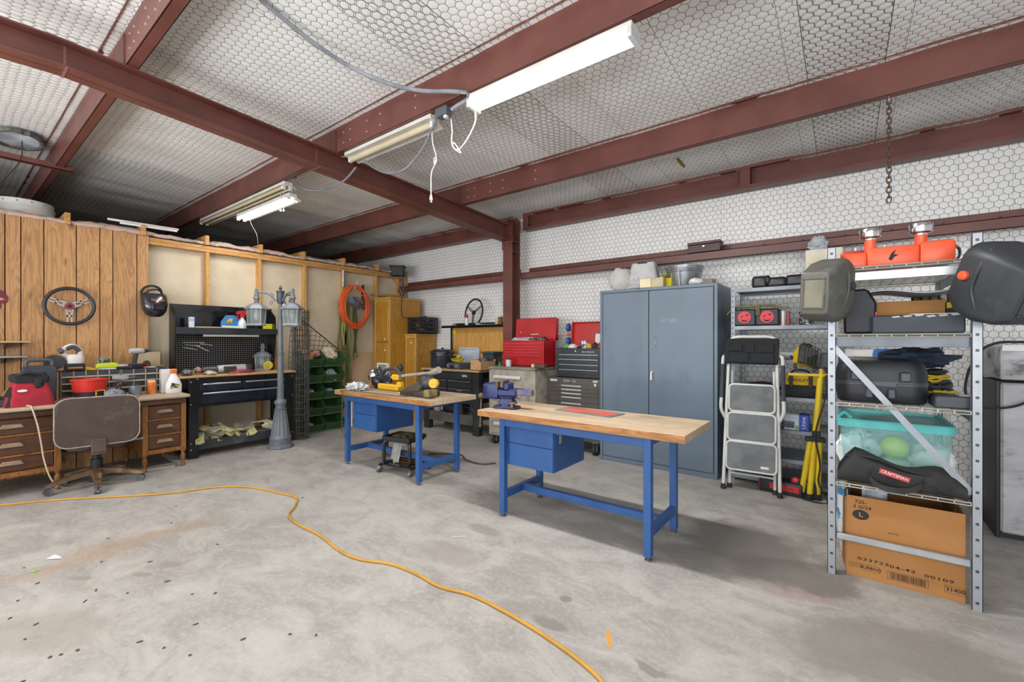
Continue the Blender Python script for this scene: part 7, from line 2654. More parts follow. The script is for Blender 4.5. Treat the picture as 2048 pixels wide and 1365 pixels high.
b.ball((0.13, -0.05, 0.07), (0.03, 0.02, 0.045), 12, 8)
b.build('end_pouch', mat('#24262b', '#15171a', rough=0.5), t)
t = thing('paper_carton', 'cream carton with red printing at the right of the top shelf', 'box', (hx(1611, 4.62), 4.60, 1.796))
b = MB()
b.box((0, 0, 0), (0.26, 0.16, 0.30), 0.003)
b.build('carton', mat('#d3cbb8', '#c6bda8', rough=0.7), t)
b = MB()
b.box((0.03, -0.002, 0.13), (0.15, 0.0, 0.18))
b.box((0.0, -0.002, 0.0), (0.012, 0.0, 0.115))
b.box((0.0, -0.002, 0.105), (0.15, 0.0, 0.118))
b.build('red_print', mat('#9e3a3e', '#c9a39a', rough=0.6, ns=60, lo=0.5, hi=0.56), t)
solo(MB().ball((0, 0, 0.05), (0.07, 0.04, 0.07), 18, 12, amp=0.5, seed=151, fr=4), 'plastic_wrap', PLASTIC, 'crumpled clear plastic on top of the cream carton', 'plastic', (hx(1634, 4.62), 4.68, 2.10))
random.seed(6)
for px, lab in ((1489, 'left black box with a red disc on the grey shelving'), (1534, 'right black box with a red disc on the grey shelving')):
    t = thing('disc_box', lab, 'box', (hx(px, HY0 + 0.02), HY0 + 0.015, 1.446), group=None)
    b = MB()
    b.box((-0.095, 0, 0), (0.095, 0.30, 0.155), 0.012)
    b.build('box_body', mat('#23272c', '#1b1f24', rough=0.5), t)
    b = MB()
    b.cyl((0, 0.001, 0.08), (0, -0.004, 0.08), 0.055, n=32)
    d = b.build('red_disc', mat('#d2323c', '#c42a34', rough=0.5), t)
    b = MB()
    M_ = TRS((0, -0.0045, 0.08), (PI / 2, 0, 0))
    b.prism([(-0.03, 0.0), (-0.012, 0.004), (-0.018, 0.018)], 0.001, M_)
    b.prism([(0.005, 0.02), (0.035, 0.03), (0.025, 0.012)], 0.001, M_)
    b.prism([(-0.03, -0.02), (0.0, -0.03), (0.03, -0.022), (0.01, -0.042), (-0.015, -0.04)], 0.001, M_)
    b.build('disc_marks', INK, d)
b = MB()
P = [(hx(1462), HY0 + 0.0, 1.55), (hx(1475), HY0 + 0.05, 1.615), (hx(1500), HY0 + 0.06, 1.622), (hx(1525), HY0 + 0.05, 1.63), (hx(1550), HY0 + 0.07, 1.622), (hx(1580), HY0 + 0.03, 1.60)]
b.loft([[(p[0], p[1] - 0.035, p[2] - 0.004), (p[0], p[1] + 0.035, p[2] - 0.004), (p[0], p[1] + 0.03, p[2] + 0.014), (p[0], p[1] - 0.03, p[2] + 0.014)] for p in spline(P, 6)])
b.box((hx(1516), HY0 - 0.006, 1.54), (hx(1516) + 0.035, HY0 + 0.01, 1.63), 0.003)
tag(b.build('webbing_belt', mat('#7b7350', '#5f583c', rough=0.85, ns=10, bump=0.2)), 'olive webbing belt draped over the two red disc boxes', 'belt')
t = thing('paint_tin', 'silver tin with a red stripe beside the red disc boxes', 'tin', (hx(1567, 4.66), 4.66, 1.446))
b = MB()
b.lathe([(0.05, 0), (0.05, 0.118), (0.054, 0.12), (0.054, 0.13), (0.045, 0.128), (0, 0.126)], 26)
b.build('tin_body', mat('#a9a6a2', '#8f8c88', rough=0.35, metal=0.5), t)
b = MB()
b.box((0.028, -0.052, 0.0), (0.05, -0.02, 0.12), 0.004)
b.build('red_stripe', mat('#a8323a', rough=0.5), t)
solo(MB().lathe([(0.05, 0), (0.056, 0.01), (0.058, 0.11), (0.062, 0.115), (0.056, 0.116), (0.05, 0.012), (0, 0.012)], 24), 'speckled_mug', mat('#3a4046', '#b9bdc0', rough=0.4, ns=55, lo=0.5, hi=0.58), 'black and white speckled pot on the grey shelving', 'pot', (hx(1613, 4.64), 4.64, 1.446))
# shelf 1.14: grey tubes
b = MB()
b.cyl((-0.12, 0, 0.035), (0.06, -0.02, 0.035), 0.033, n=14)
b.cyl((0.06, -0.02, 0.035), (0.10, -0.025, 0.035), 0.042, n=14)
solo(b, 'grout_tube', mat('#b5b7ba', '#3b3d41', rough=0.5, ns=9, lo=0.5, hi=0.53), 'grey and black tube lying on the shelf behind the step ladder', 'tube', (hx(1592, 4.66), 4.66, 1.141))
# brown roll, tool bag, carton, floor case
solo(MB().ball((0, 0, 0.05), (0.15, 0.10, 0.06), 22, 12, amp=0.3, seed=155), 'brown_bag', mat('#5a4433', '#463426', rough=0.8, bump=0.3), 'brown cloth bag behind the step ladder on the grey shelving', 'bag', (hx(1525, 4.70), 4.70, 0.811))
t = thing('yellow_tool_bag', 'yellow and black canvas tool bag on the grey shelving', 'bag', (hx(1605, 4.60), 4.585, 0.811))
b = MB()
b.box((-0.145, 0, 0.0), (0.145, 0.16, 0.115), 0.02, None, 2)
b.build('black_base', mat('#26282b', '#1d1f22', rough=0.8), t)
b = MB()
b.prism([(-0.145, 0.10), (0.145, 0.10), (0.12, 0.20), (-0.12, 0.20)], 0.15, TRS((0, 0.155, 0), (PI / 2, 0, 0)), 0.008)
b.build('yellow_canvas', mat('#d8ae1e', '#c79d16', rough=0.75), t)
b = MB()
for x in (-0.10, 0.045):
    b.box((x, -0.003, 0.09), (x + 0.03, 0.004, 0.205), 0.002)
b.tube(spline([(-0.085, 0.0, 0.20), (-0.06, -0.01, 0.235), (0.03, -0.01, 0.235), (0.06, 0.0, 0.20)], 5), 0.010, 8)
b.build('black_strap', BLACK_PL, t)
b = MB()
b.text('STANLEY', 0.04, TRS((-0.035, 0.0025, 0.150), (PI / 2, 0, 0)))
b.build('lettering', INK, t)
t = thing('small_carton', 'white and blue printed carton on the grey shelving', 'box', (hx(1568, 4.60), 4.585, 0.521))
b = MB()
b.box((0, 0, 0), (0.115, 0.14, 0.135), 0.002)
b.build('carton', mat('#d6d9e2', '#c6cad6', rough=0.6), t)
b = MB()
b.box((0.112, -0.001, 0.0), (0.185, 0.141, 0.136), 0.002)
b.build('blue_end', mat('#2b49b0', '#233f9c', rough=0.5), t)
b = MB()
b.text('Unive', 0.045, TRS((0.148, -0.002, 0.068), (PI / 2, R(-90), 0)))
b.build('lettering', mat('#dfe3f2', rough=0.5), t)
b = MB()
b.box((0.085, -0.0015, 0.006), (0.11, 0.0, 0.04))
b.build('green_patch', mat('#6fae55', rough=0.5), t)
b = MB()
b.box((0.0, -0.0015, 0.015), (0.08, 0.0, 0.075))
b.build('dark_print', mat('#3b4054', '#6a6f84', rough=0.5, ns=40), t)
# red and black case on the floor behind the ladder
p = onz(1575, 985)
t = thing('red_tool_case', 'black and red tool case on the floor behind the step ladder', 'case', (-0.50, 4.36, 0), R(-8))
b = MB()
b.box((-0.10, 0, 0), (0.22, 0.17, 0.11), 0.015, None, 2)
b.tube(spline([(0.17, 0.05, 0.10), (0.23, 0.05, 0.15), (0.29, 0.05, 0.13), (0.30, 0.05, 0.02)], 5), 0.016, 8)
b.build('case_body', mat('#26292d', '#1e2124', rough=0.5), t)
b = MB()
b.box((-0.02, -0.004, 0.035), (0.20, 0.004, 0.085), 0.003)
b.ball((0.16, 0.06, 0.125), (0.035, 0.02, 0.03), 12, 8)
b.build('red_panel', mat('#c22a2e', '#ae2226', rough=0.4), t)
b = MB()
b.text('MILWAUKEE', 0.026, TRS((0.09, -0.005, 0.062), (PI / 2, 0, 0)))
b.build('lettering', mat('#5e1a1c', rough=0.5), t)
solo(MB().lathe([(0.05, 0), (0.05, 0.018), (0.04, 0.03), (0, 0.034)], 24, TRS((0, 0, 0.06), (PI / 2, 0, 0))), 'red_reflector', mat('#c8231f', rough=0.3), 'round red reflector behind the lowest ladder step', 'reflector', (ony(1528, 955, 4.36)[0], 4.42, 0.0))

# ---- folded step ladder
t = thing('step_ladder', 'folded white step ladder with three grey treads and a black tool pouch', 'step ladder', (-0.645, 4.24, 0), 0, None, (R(-6), 0, R(3)))
LWH = mat('#c9cac6', '#bbbcb8', rough=0.4, name='ladder_white')
b = MB()
for s_ in (-1, 1):
    b.tube([(s_ * 0.215, 0, 0.02), (s_ * 0.185, 0, 1.24)], 0.0145, 12)
b.tube(spline([(-0.185, 0, 1.23), (-0.18, 0, 1.30), (-0.14, 0, 1.345), (0.0, 0, 1.35), (0.14, 0, 1.345), (0.18, 0, 1.30), (0.185, 0, 1.23)], 6), 0.0145, 12)
b.build('front_frame', LWH, t)
b = MB()
for s_ in (-1, 1):
    b.tube([(s_ * 0.175, 0.07, 0.02), (s_ * 0.165, 0.05, 1.05)], 0.0125, 10)
b.tube([(-0.175, 0.065, 0.14), (0.175, 0.065, 0.14)], 0.010, 8)
b.build('rear_frame', LWH, t)
for s_ in (-1, 1):
    b = MB()
    b.tube([(s_ * 0.238, -0.03, 0.80), (s_ * 0.232, -0.03, 1.10)], 0.0165, 10)
    plab(b.build('grip', mat('#3a4048', '#30353c', rough=0.6), t), 'dark foam grip')
    b = MB()
    b.tube(spline([(s_ * 0.232, -0.03, 1.10), (s_ * 0.225, -0.02, 1.17), (s_ * 0.19, 0, 1.18)], 5), 0.0145, 8)
    b.tube(spline([(s_ * 0.238, -0.03, 0.80), (s_ * 0.238, -0.03, 0.70), (s_ * 0.205, 0, 0.62)], 5), 0.0145, 8)
    b.build('side_rail', LWH, t)
TRD = mat('#5b5e60', '#6e7173', rough=0.8, ns=5, dirt='#7f8182', dlo=0.5, dhi=0.7, bump=0.1, name='tread_grey')
for z0, z1, w in ((0.69, 0.925, 0.175), (0.435, 0.675, 0.182), (0.185, 0.425, 0.19)):
    h = (z1 - z0) / 2
    b = MB()
    b.prism(rrect(w - 0.008, h - 0.008, 0.03), 0.016, TRS((0, -0.018, (z0 + z1) / 2), (PI / 2, 0, 0)))
    tr = b.build('tread', TRD, t)
    b = MB()
    b.tube([(x, -0.026, (z0 + z1) / 2 + y) for x, y in rrect(w, h, 0.035)], 0.0095, 8, closed=True)
    b.build('tread_rim', LWH, tr)
    if z0 < 0.2:
        b = MB()
        b.box((0.075, -0.036, z0 + 0.035), (0.135, -0.034, z0 + 0.055))
        b.build('badge', mat('#cfd2d2', rough=0.5), tr)
for x, y in ((-0.215, 0), (0.215, 0), (-0.175, 0.07), (0.175, 0.07)):
    b = MB()
    b.lathe([(0.021, 0.0), (0.022, 0.012), (0.018, 0.045), (0, 0.046)], 14, TRS((x, y, 0)))
    b.build('rubber_foot', RUBBER, t)
POU = mat('#191c21', '#131619', rough=0.85, bump=0.1, name='pouch_nylon')
b = MB()
b.prism([(-0.215, 0.0), (0.195, 0.0), (0.20, 0.05), (0.205, 0.225), (-0.205, 0.225), (-0.22, 0.08)], 0.035, TRS((0, -0.012, 1.105), (PI / 2, 0, 0)), 0.008)
pq = b.build('tool_pouch', POU, t)
for x0, x1, z0, z1 in ((-0.185, -0.02, 1.12, 1.205), (-0.005, 0.17, 1.115, 1.20), (-0.18, -0.07, 1.215, 1.285), (-0.05, 0.02, 1.205, 1.285), (0.035, 0.17, 1.21, 1.285)):
    b = MB()
    b.box((x0, -0.058, z0), (x1, -0.046, z1), 0.005)
    b.build('pocket', POU, pq)

# ---- yellow tripod work light
t = thing('tripod_work_light', 'yellow folded tripod work light beside the silver rack', 'work light', (-0.215, 4.38, 0), R(6))
YT = mat('#d2b51e', '#c0a316', rough=0.4, ns=7, dirt='#a68d1a', name='tripod_yellow')
for q in (-1, 0, 1):
    b = MB()
    b.tube([(q * 0.055 - 0.02, -0.02 * (q == 0), 0.03), (q * 0.03 + 0.02, 0, 0.50)], 0.022, 10)
    lg = b.build('leg', YT, t)
    b = MB()
    b.tube([(q * 0.055 - 0.02, -0.02 * (q == 0), 0.0), (q * 0.055 - 0.02, -0.02 * (q == 0), 0.05)], 0.026, 10)
    b.build('rubber_foot', RUBBER, lg)
b = MB()
b.box((-0.05, -0.03, 0.48), (0.09, 0.03, 0.515), 0.006)
b.box((0.0, -0.03, 0.50), (0.055, 0.03, 0.57), 0.006)
b.build('collar', BLACK_PL, t)
b = MB()
b.tube([(0.025, 0, 0.55), (0.055, 0, 1.0)], [0.026, 0.023], 12)
b.tube([(0.06, 0, 1.0), (0.062, 0, 1.08)], 0.018, 10)
b.build('pole', YT, t)
b = MB()
b.box((-0.17, -0.014, 1.015), (0.23, 0.014, 1.038), 0.003)
b.build('crossbar', YT, t)
b = MB()
M_ = TRS((-0.015, -0.02, 1.155), (0, R(-48), R(-12)))
b.loft([[(x * k, y * k, z) for x, y in rrect(0.075, 0.075, 0.012)] for z, k in ((-0.06, 0.75), (0.0, 1.0), (0.025, 1.02))], m=TRS((-0.05, 0, 1.17), (R(72), R(22), R(35))))
b.build('lamp_head', YT, t)
b = MB()
b.loft([[(x * k, y * k, z) for x, y in rrect(0.08, 0.08, 0.012)] for z, k in ((0.02, 1.02), (0.045, 1.0))], m=TRS((-0.05, 0, 1.17), (R(72), R(22), R(35))))
b.build('lamp_glass', mat('#4b4a40', '#3b3a34', rough=0.15, coat=0.5), t)
b = MB()
for j in range(-2, 3):
    b.tube([(j * 0.03, -0.085, 0.06), (j * 0.03, 0.085, 0.06)], 0.003, 5, m=TRS((-0.05, 0, 1.17), (R(72), R(22), R(35))))
b.tube([(x, y, 0.06) for x, y in rrect(0.088, 0.088, 0.012)], 0.003, 5, closed=True, m=TRS((-0.05, 0, 1.17), (R(72), R(22), R(35))))
b.build('wire_guard', mat('#3a3b3d', rough=0.5), t)
b = MB()
b.tube(spline([(-0.10, 0.02, 1.05), (-0.12, 0.02, 1.10), (-0.10, 0.02, 1.16)], 5), 0.012, 8)
b.build('head_bracket', DARK_PL, t)
b = MB()
b.tube(spline([(0.0, 0.0, 1.05), (0.07, 0, 1.11), (0.11, 0, 1.05)], 5), 0.014, 8)
b.box((0.05, -0.07, 1.08), (0.20, 0.05, 1.21), 0.015, TRS((0, 0, 0)))
b.build('second_head', mat('#4a4d4a', '#34373a', rough=0.5, ns=12), t)
b = MB()
b.tube(spline([(0.09, -0.02, 1.03), (0.085, -0.03, 0.85), (0.03, -0.035, 0.62), (0.02, -0.035, 0.50), (0.05, -0.03, 0.30), (0.04, -0.03, 0.15), (0.10, -0.05, 0.01), (0.02, -0.09, 0.008), (-0.07, -0.05, 0.008)], 6), 0.006, 8)
b.build('power_cord', RUBBER, t)

# ================================================================ SILVER RACK
RX0, RX1, RY0, RY1 = -0.06, 0.510, 3.05, 4.15
t = thing('wire_shelf_rack', 'silver steel rack with wire shelves, diagonal brace and two helmets on its posts', 'rack', (RX0, RY0, 0))
RWD, RDP = RX1 - RX0, RY1 - RY0
PSIL = perforated('#9ca0a7', 0.0765, 0.0065, 0.0065, 'perforated_silver_post', '#3a3b3d', 0.35, 0.42)
for x, y in ((0.0, 0.0), (RWD, 0.0), (0.0, RDP), (RWD, RDP)):
    b = MB()
    sy_ = 1 if y == 0 else -1
    sx_ = 1 if x == 0 else -1
    b.box((-0.019, 0, 0), (0.019, 0.0022, 1.83))
    b.box((-0.019, 0.0, 0), (-0.0165, sy_ * 0.035, 1.83))
    b.box((0.0165, 0.0, 0), (0.019, sy_ * 0.035, 1.83))
    o = b.build('post', PSIL, t, flat=True)
    o.location = (x, y, 0)
b = MB()
b.box((0.019, 0.004, 0.200), (RWD - 0.019, 0.030, 0.236), 0.005)
b.build('cross_bar', ALU, t)
b = MB()
b.box((0.019, 0.004, 1.635), (RWD - 0.019, 0.030, 1.685), 0.004)
b.build('cross_bar', ALU, t)
b = MB()
b.box((0.019, RDP - 0.03, 0.20), (RWD - 0.019, RDP - 0.004, 0.236), 0.005)
b.build('cross_bar', ALU, t)
b = MB()
b.bars([(0.012, 0.012, 1.272), (RWD - 0.015, 0.012, 0.561)], 0.008, 0.03)
b.build('diagonal_brace', mat('#90949b', '#82868c', rough=0.4, metal=0.4, name='silver_brace'), t)
WIRE = mat('#b9b6ad', '#a29f96', rough=0.4, metal=0.4, name='shelf_wire')
for z in (1.712, 1.345, 0.965, 0.52):
    b = MB()
    n = 9
    for i in range(n + 1):
        x = 0.02 + (RWD - 0.04) * i / n
        b.tube([(x, 0.004, z - 0.016), (x, 0.004, z - 0.002), (x, RDP - 0.004, z - 0.002)], 0.0026, 5)
    for j in range(19):
        y = 0.01 + (RDP - 0.02) * j / 18
        b.tube([(0.0, y, z - 0.006), (RWD, y, z - 0.006)], 0.0026, 5)
    for y in (0.004, RDP - 0.004):
        b.tube([(0.0, y, z - 0.016), (RWD, y, z - 0.016)], 0.0034, 6)
        b.tube([(0.0, y, z - 0.001), (RWD, y, z - 0.001)], 0.0034, 6)
    b.build('wire_shelf', WIRE, t)
    for x in (0.002, RWD - 0.002):
      b = MB()
      b.box((x - 0.004, 0.03, z - 0.065), (x + 0.004, RDP - 0.03, z - 0.006), 0.001)
      b.build('side_beam', mat('#7d828a', '#6f747b', rough=0.45, metal=0.3, name='grey_beam'), t)
b = MB()
b.box((0.02, 0.03, 1.275), (RWD - 0.02, 0.06, 1.335), 0.002)
b.build('shelf_support', mat('#6c7178', '#5d6269', rough=0.45, metal=0.3), t)


def rk(px, y, py=650):
    return ony(px, py, y)[0]


# ---- helmets hung on the front posts
def hood(label, loc, rot, shell, glass):
    t = thing('welding_helmet', label, 'helmet', loc, 0, None, rot)
    t.scale = (0.8, 0.86, 0.96) if 'left' in label else (1, 1, 1)
    b = MB()
    rings = []
    for y, w, z0, z1, r in ((-0.232, 0.072, -0.075, 0.125, 0.015), (-0.226, 0.082, -0.088, 0.138, 0.022), (-0.17, 0.098, -0.118, 0.160, 0.03), (-0.08, 0.116, -0.135, 0.195, 0.05), (0.0, 0.122, -0.125, 0.215, 0.07), (0.04, 0.118, -0.095, 0.205, 0.075)):
        rings.append([(x, y, (z0 + z1) / 2 + z) for x, z in rrect(w, (z1 - z0) / 2, r)])
    b.loft(rings)
    b.build('shell', shell, t, ang=28)
    b = MB()
    zb_, zt3 = -0.06, 0.11
    for lo, hi in (((-0.066, -0.240, zb_), (0.066, -0.228, zb_ + 0.012)), ((-0.066, -0.240, zt3 - 0.012), (0.066, -0.228, zt3)), ((-0.066, -0.240, zb_ + 0.012), (-0.054, -0.228, zt3 - 0.012)), ((0.054, -0.240, zb_ + 0.012), (0.066, -0.228, zt3 - 0.012))):
        b.box(lo, hi, 0.003)
    fr = b.build('window_frame', shell, t)
    b = MB()
    b.box((-0.054, -0.235, zb_ + 0.012), (0.054, -0.230, zt3 - 0.012))
    b.build('window_glass', glass, fr)
    for s_ in (-1, 1):
        b = MB()
        b.tube(spline([(s_ * 0.095, -0.05, 0.19), (s_ * 0.121, -0.055, 0.10), (s_ * 0.120, -0.065, 0.0), (s_ * 0.100, -0.12, -0.10)], 6), 0.006, 6)
        b.build('side_ridge', shell, t)
    b = MB()
    b.tube(spline([(-0.08, 0.02, 0.05), (-0.06, 0.075, 0.06), (0.0, 0.10, 0.06), (0.06, 0.075, 0.06), (0.08, 0.02, 0.05)], 5), 0.012, 8)
    b.tube(spline([(0.0, 0.10, 0.06), (0.0, 0.08, 0.15), (0.0, 0.02, 0.19)], 5), 0.012, 8)
    b.build('headgear', DARK_PL, t)
    for s_ in (-1, 1):
        b = MB()
        b.lathe([(0.022, 0), (0.022, 0.012), (0.014, 0.02), (0, 0.021)], 8, TRS((s_ * 0.12, -0.005, 0.06), (0, s_ * PI / 2, 0)))
        plab(b.build('pivot_knob', ORANGE if 'black' in label else DARK_PL, t), 'orange pivot knob' if 'black' in label else 'dark pivot knob')
    return t


hood('worn grey welding helmet hanging on the left post of the silver rack', (-0.062, 2.945, 1.545), (R(4), R(4), R(-20)), mat('#57564f', '#484842', rough=0.55, ns=5, dirt='#6f6e66', dlo=0.5, dhi=0.75, name='worn_olive_shell'), mat('#74725f', '#656354', rough=0.55, name='dusty_lens'))
hood('black welding helmet with an orange knob hanging on the right post of the silver rack', (0.515, 2.945, 1.555), (R(24), R(0), R(36)), mat('#34373c', '#2a2d31', rough=0.45, ns=5, dirt='#4a4d52', dlo=0.55, dhi=0.8, name='black_shell'), mat('#4a4a44', '#3c3c38', rough=0.15, coat=0.4, name='dark_lens'))

# ---- top shelf: orange tank with two chrome-capped necks
zA = 1.713
t = thing('fuel_tank', 'long orange plastic tank with two chrome-capped necks on the rack top', 'tank', (0.0, 3.10, zA), R(2))
b = MB()
x0, x1 = rk(1686, 3.1) - 0.0, rk(1912, 3.1)
L = [x0, rk(1733, 3.1), rk(1840, 3.1), x1]
for a, c, h in zip(L[:-1], L[1:], (0.085, 0.105, 0.115)):
    b.box((a, 0, 0), (c + 0.004, 0.19, h), 0.016, None, 2)
b.build('tank_body', ORANGE, t)
for px, w in ((1742, 0.026), (1846, 0.026)):
    x = rk(px, 3.1)
    b = MB()
    b.lathe([(w, 0.05), (w, 0.15), (w * 1.05, 0.155), (0, 0.156)], 22, TRS((x, 0.05, 0)))
    nk = b.build('neck', ORANGE, t)
    b = MB()
    b.lathe([(w * 1.15, 0.153), (w * 1.15, 0.162), (0.047, 0.168), (0.049, 0.175), (0.049, 0.21), (0.046, 0.217), (0.02, 0.22), (0, 0.22)], 28, TRS((x, 0.05, 0)))
    plab(b.build('cap', CHROME, nk), 'chrome cap')
b = MB()
b.prism([(0.0, -0.03), (0.012, -0.01), (0.03, 0.0), (0.01, 0.005), (0.02, 0.03), (0.0, 0.012), (-0.012, -0.02)], 0.001, TRS((rk(1783, 3.1), -0.0005, 0.055), (PI / 2, 0, 0)))
b.build('black_scuff', INK, t)
for px, lab in ((1712, 'red and black tool lid behind the orange tank, left one'), (1770, 'red and black tool lid behind the orange tank, right one')):
    t = thing('red_tool', lab, 'tool', (rk(px, 3.36), 3.36, zA))
    b = MB()
    b.box((-0.075, -0.04, 0.09), (0.075, 0.07, 0.135), 0.018, None, 2)
    b.build('lid', mat('#c2302c', '#ae2824', rough=0.4), t)
    b = MB()
    b.box((-0.07, -0.038, 0.0), (0.07, 0.065, 0.09), 0.012)
    b.build('tool_body', mat('#3a3d3e', '#55605c', rough=0.5, ns=9), t)
    b = MB()
    b.cyl((0.0, 0, 0.135), (0.0, 0, 0.155), 0.010, n=10)
    b.build('stud', BOLT, t)
b = MB()
P = [(0.03 * math.cos(a) * 1.2, 0.02 * math.sin(a * 0.5), 0.055 + 0.045 * math.sin(a)) for a in [0.35 * i for i in range(36)]]
b.tube(P, 0.006, 6)
solo(b, 'cable_coil', mat('#d96a2c', '#3a4550', rough=0.5, ns=16, lo=0.48, hi=0.52), 'orange and black cable coil at the right end of the rack top', 'cable', (0.44, 3.22, zA))
t = thing('plastic_sheet', 'milky plastic sheet hanging under the rack top shelf', 'plastic sheet', (0.06, 3.10, 1.575), 0)
b = MB()
b.sheet(lambda u, v: (0.02 + 0.40 * u, 0.05 + 0.6 * v, 0.012 * math.sin(7 * u) + 0.03 * v * v + 0.01 * math.sin(11 * v)), 16, 12, 0.003)
b.build('sheet', mat('#c3cad2', '#a9b1ba', rough=0.25), t)
# ---- second shelf
zB = 1.347
t = thing('navy_case', 'dark navy tall case with a red edge on the second rack shelf', 'case', (rk(1690, 3.16), 3.12, zB))
b = MB()
b.prism([(-0.005, 0), (0.135, 0), (0.14, 0.17), (0.10, 0.25), (0.02, 0.25), (-0.01, 0.20)], 0.30, TRS((0, 0.30, 0), (PI / 2, 0, 0)), 0.012)
b.build('case_body', mat('#131722', '#0f121a', rough=0.55), t)
b = MB()
b.box((0.130, -0.004, 0.0), (0.142, 0.02, 0.12), 0.002)
b.build('red_edge', mat('#b0202c', rough=0.5), t)
t = thing('open_carton', 'open tan cardboard tray on the second rack shelf', 'box', (rk(1748, 3.30), 3.30, zB))
b = MB()
w = rk(1893, 3.30) - rk(1748, 3.30)
for lo, hi in (((0, 0, 0), (w, 0.40, 0.006)), ((0, 0, 0), (w, 0.006, 0.185)), ((0, 0.394, 0), (w, 0.40, 0.20)), ((0, 0, 0), (0.006, 0.40, 0.17)), ((w - 0.006, 0, 0), (w, 0.40, 0.17))):
    b.box(lo, hi, 0.001)
b.build('carton', CARD, t, flat=True)
t = thing('flat_case', 'long flat slate grey case at the front of the second rack shelf', 'case', (rk(1743, 3.08), 3.075, zB), 0)
b = MB()
w = 0.475 - rk(1743, 3.08)
b.box((0, 0, 0), (w, 0.19, 0.098), 0.008)
b.build('case_body', mat('#3a4048', '#32383f', rough=0.6, ns=4, dirt='#4a5159', name='slate_case'), t)
b = MB()
b.box((w * 0.45, 0.05, 0.0985), (w + 0.02, 0.19, 0.104), 0.001)
b.build('paper_cover', mat('#d8dadb', '#c7c9ca', rough=0.7), t)
b = MB()
for i in range(7):
    b.prism([(0, 0), (0.03, 0.004), (0.02, 0.012), (-0.01, 0.008)], 0.001, TRS((w * 0.25 + 0.045 * i, -0.0005, 0.082 + 0.003 * (i % 3)), (PI / 2, 0, 0)))
b.build('chipped_paint', mat('#b9bcc0', rough=0.7), t)
t = thing('product_board', 'black product card with small pictures behind the cardboard tray', 'card', (rk(1823, 3.72), 3.72, zB), 0, None, (R(-6), 0, 0))
b = MB()
w = rk(1923, 3.72) - rk(1823, 3.72)
b.prism([(0, 0), (w, 0), (w, 0.29), (0.0, 0.25)], 0.004, TRS((0, 0, 0), (PI / 2, 0, 0)))
b.build('card', mat('#23221f', '#1b1a18', rough=0.6), t)
for i in range(5):
    b = MB()
    x = 0.012 + (w - 0.02) * i / 5
    b.prism([(x, 0.185 + 0.006 * i), (x + w / 5 - 0.016, 0.188 + 0.006 * i), (x + w / 5 - 0.016, 0.235 + 0.006 * i), (x, 0.232 + 0.006 * i)], 0.001, TRS((0, -0.0045, 0), (PI / 2, 0, 0)))
    b.build('picture', mat(('#8a7a6a', '#b08a4a', '#a08a7a', '#c9c2b4', '#d0c79a')[i], '#3a3a38', rough=0.6, ns=50), t)
b = MB()
b.prism([(w * 0.72, 0.16), (w - 0.01, 0.165), (w - 0.01, 0.20), (w * 0.72, 0.195)], 0.001, TRS((0, -0.005, 0), (PI / 2, 0, 0)))
b.build('yellow_print', YELLOW, t)
# ---- third shelf
zC_ = 0.967
t = thing('hard_case', 'large rounded black hard case on the third rack shelf', 'case', (-0.02, 3.12, zC_), R(1))
b = MB()
xa, xb = rk(1672, 3.12) + 0.02, rk(1862, 3.12) + 0.02
wd = (xb - xa) / 2
xc = (xa + xb) / 2
HC = mat('#191b21', '#14161b', rough=0.5, ns=6, dirt='#282b31', dlo=0.55, dhi=0.8, name='hard_case_black')
rings = []
for z, k in ((0.0, 0.93), (0.012, 0.97), (0.06, 1.0), (0.125, 1.0), (0.17, 0.99), (0.205, 0.95), (0.225, 0.88)):
    rings.append([(xc + x * k, 0.17 + y * k, z) for x, y in rrect(wd, 0.17, 0.075)])
b.loft(rings)
b.build('case_shell', HC, t)
b = MB()
b.loft([[(xc + x * 1.008, 0.17 + y * 1.012, z) for x, y in rrect(wd, 0.17, 0.075)] for z in (0.095, 0.118)])
b.build('seam_band', mat('#2b2e35', '#33363d', rough=0.4), t)
for x in (-0.55, 0.5):
    b = MB()
    b.box((xc + x * wd - 0.025, -0.018, 0.12), (xc + x * wd + 0.025, 0.01, 0.175), 0.008)
    b.box((xc + x * wd - 0.035, -0.012, 0.098), (xc + x * wd + 0.035, 0.0, 0.112), 0.003)
    b.build('latch', mat('#30343b', '#3b3f46', rough=0.45), t)
for x in (-0.25, 0.22):
    b = MB()
    b.box((xc + x * wd - 0.02, -0.014, 0.025), (xc + x * wd + 0.02, 0.01, 0.085), 0.008)
    b.build('rib', mat('#3a3e46', '#30343b', rough=0.45), t)
t = thing('grey_case', 'small grey plastic case at the right of the third rack shelf', 'case', (rk(1862, 3.13) + 0.01, 3.10, zC_), R(3))
b = MB()
b.prism([(0, 0), (0.165, 0), (0.165, 0.05), (0.155, 0.062), (0.01, 0.062), (0, 0.05)], 0.15, TRS((0, 0.15, 0), (PI / 2, 0, 0)), 0.006)
b.build('case_body', mat('#41464d', '#373c42', rough=0.5), t)
b = MB()
b.box((0.095, 0.02, 0.0625), (0.16, 0.10, 0.066), 0.001)
b.build('torn_label', mat('#c7cacc', '#aeb1b3', rough=0.7), t)
t = thing('cable_pile', 'black and yellow cables piled on the third rack shelf', 'cables', (0.405, 3.42, zC_), 0)
random.seed(15)
for i, c_ in enumerate(('#1b1c1f', '#c2a91c', '#1f2023', '#24262a', '#b39c1a', '#1b1c1f')):
    P = []
    for k in range(26):
        a = k * 0.62 + i
        P.append((0.085 * math.cos(a) + random.uniform(-0.015, 0.015) - 0.01 * i, 0.10 * math.sin(a), 0.02 + 0.028 * i + 0.015 * math.sin(a * 1.7)))
    b = MB()
    b.tube(spline(P, 4), 0.0085, 6)
    b.build('cable', mat(c_, rough=0.5), t)
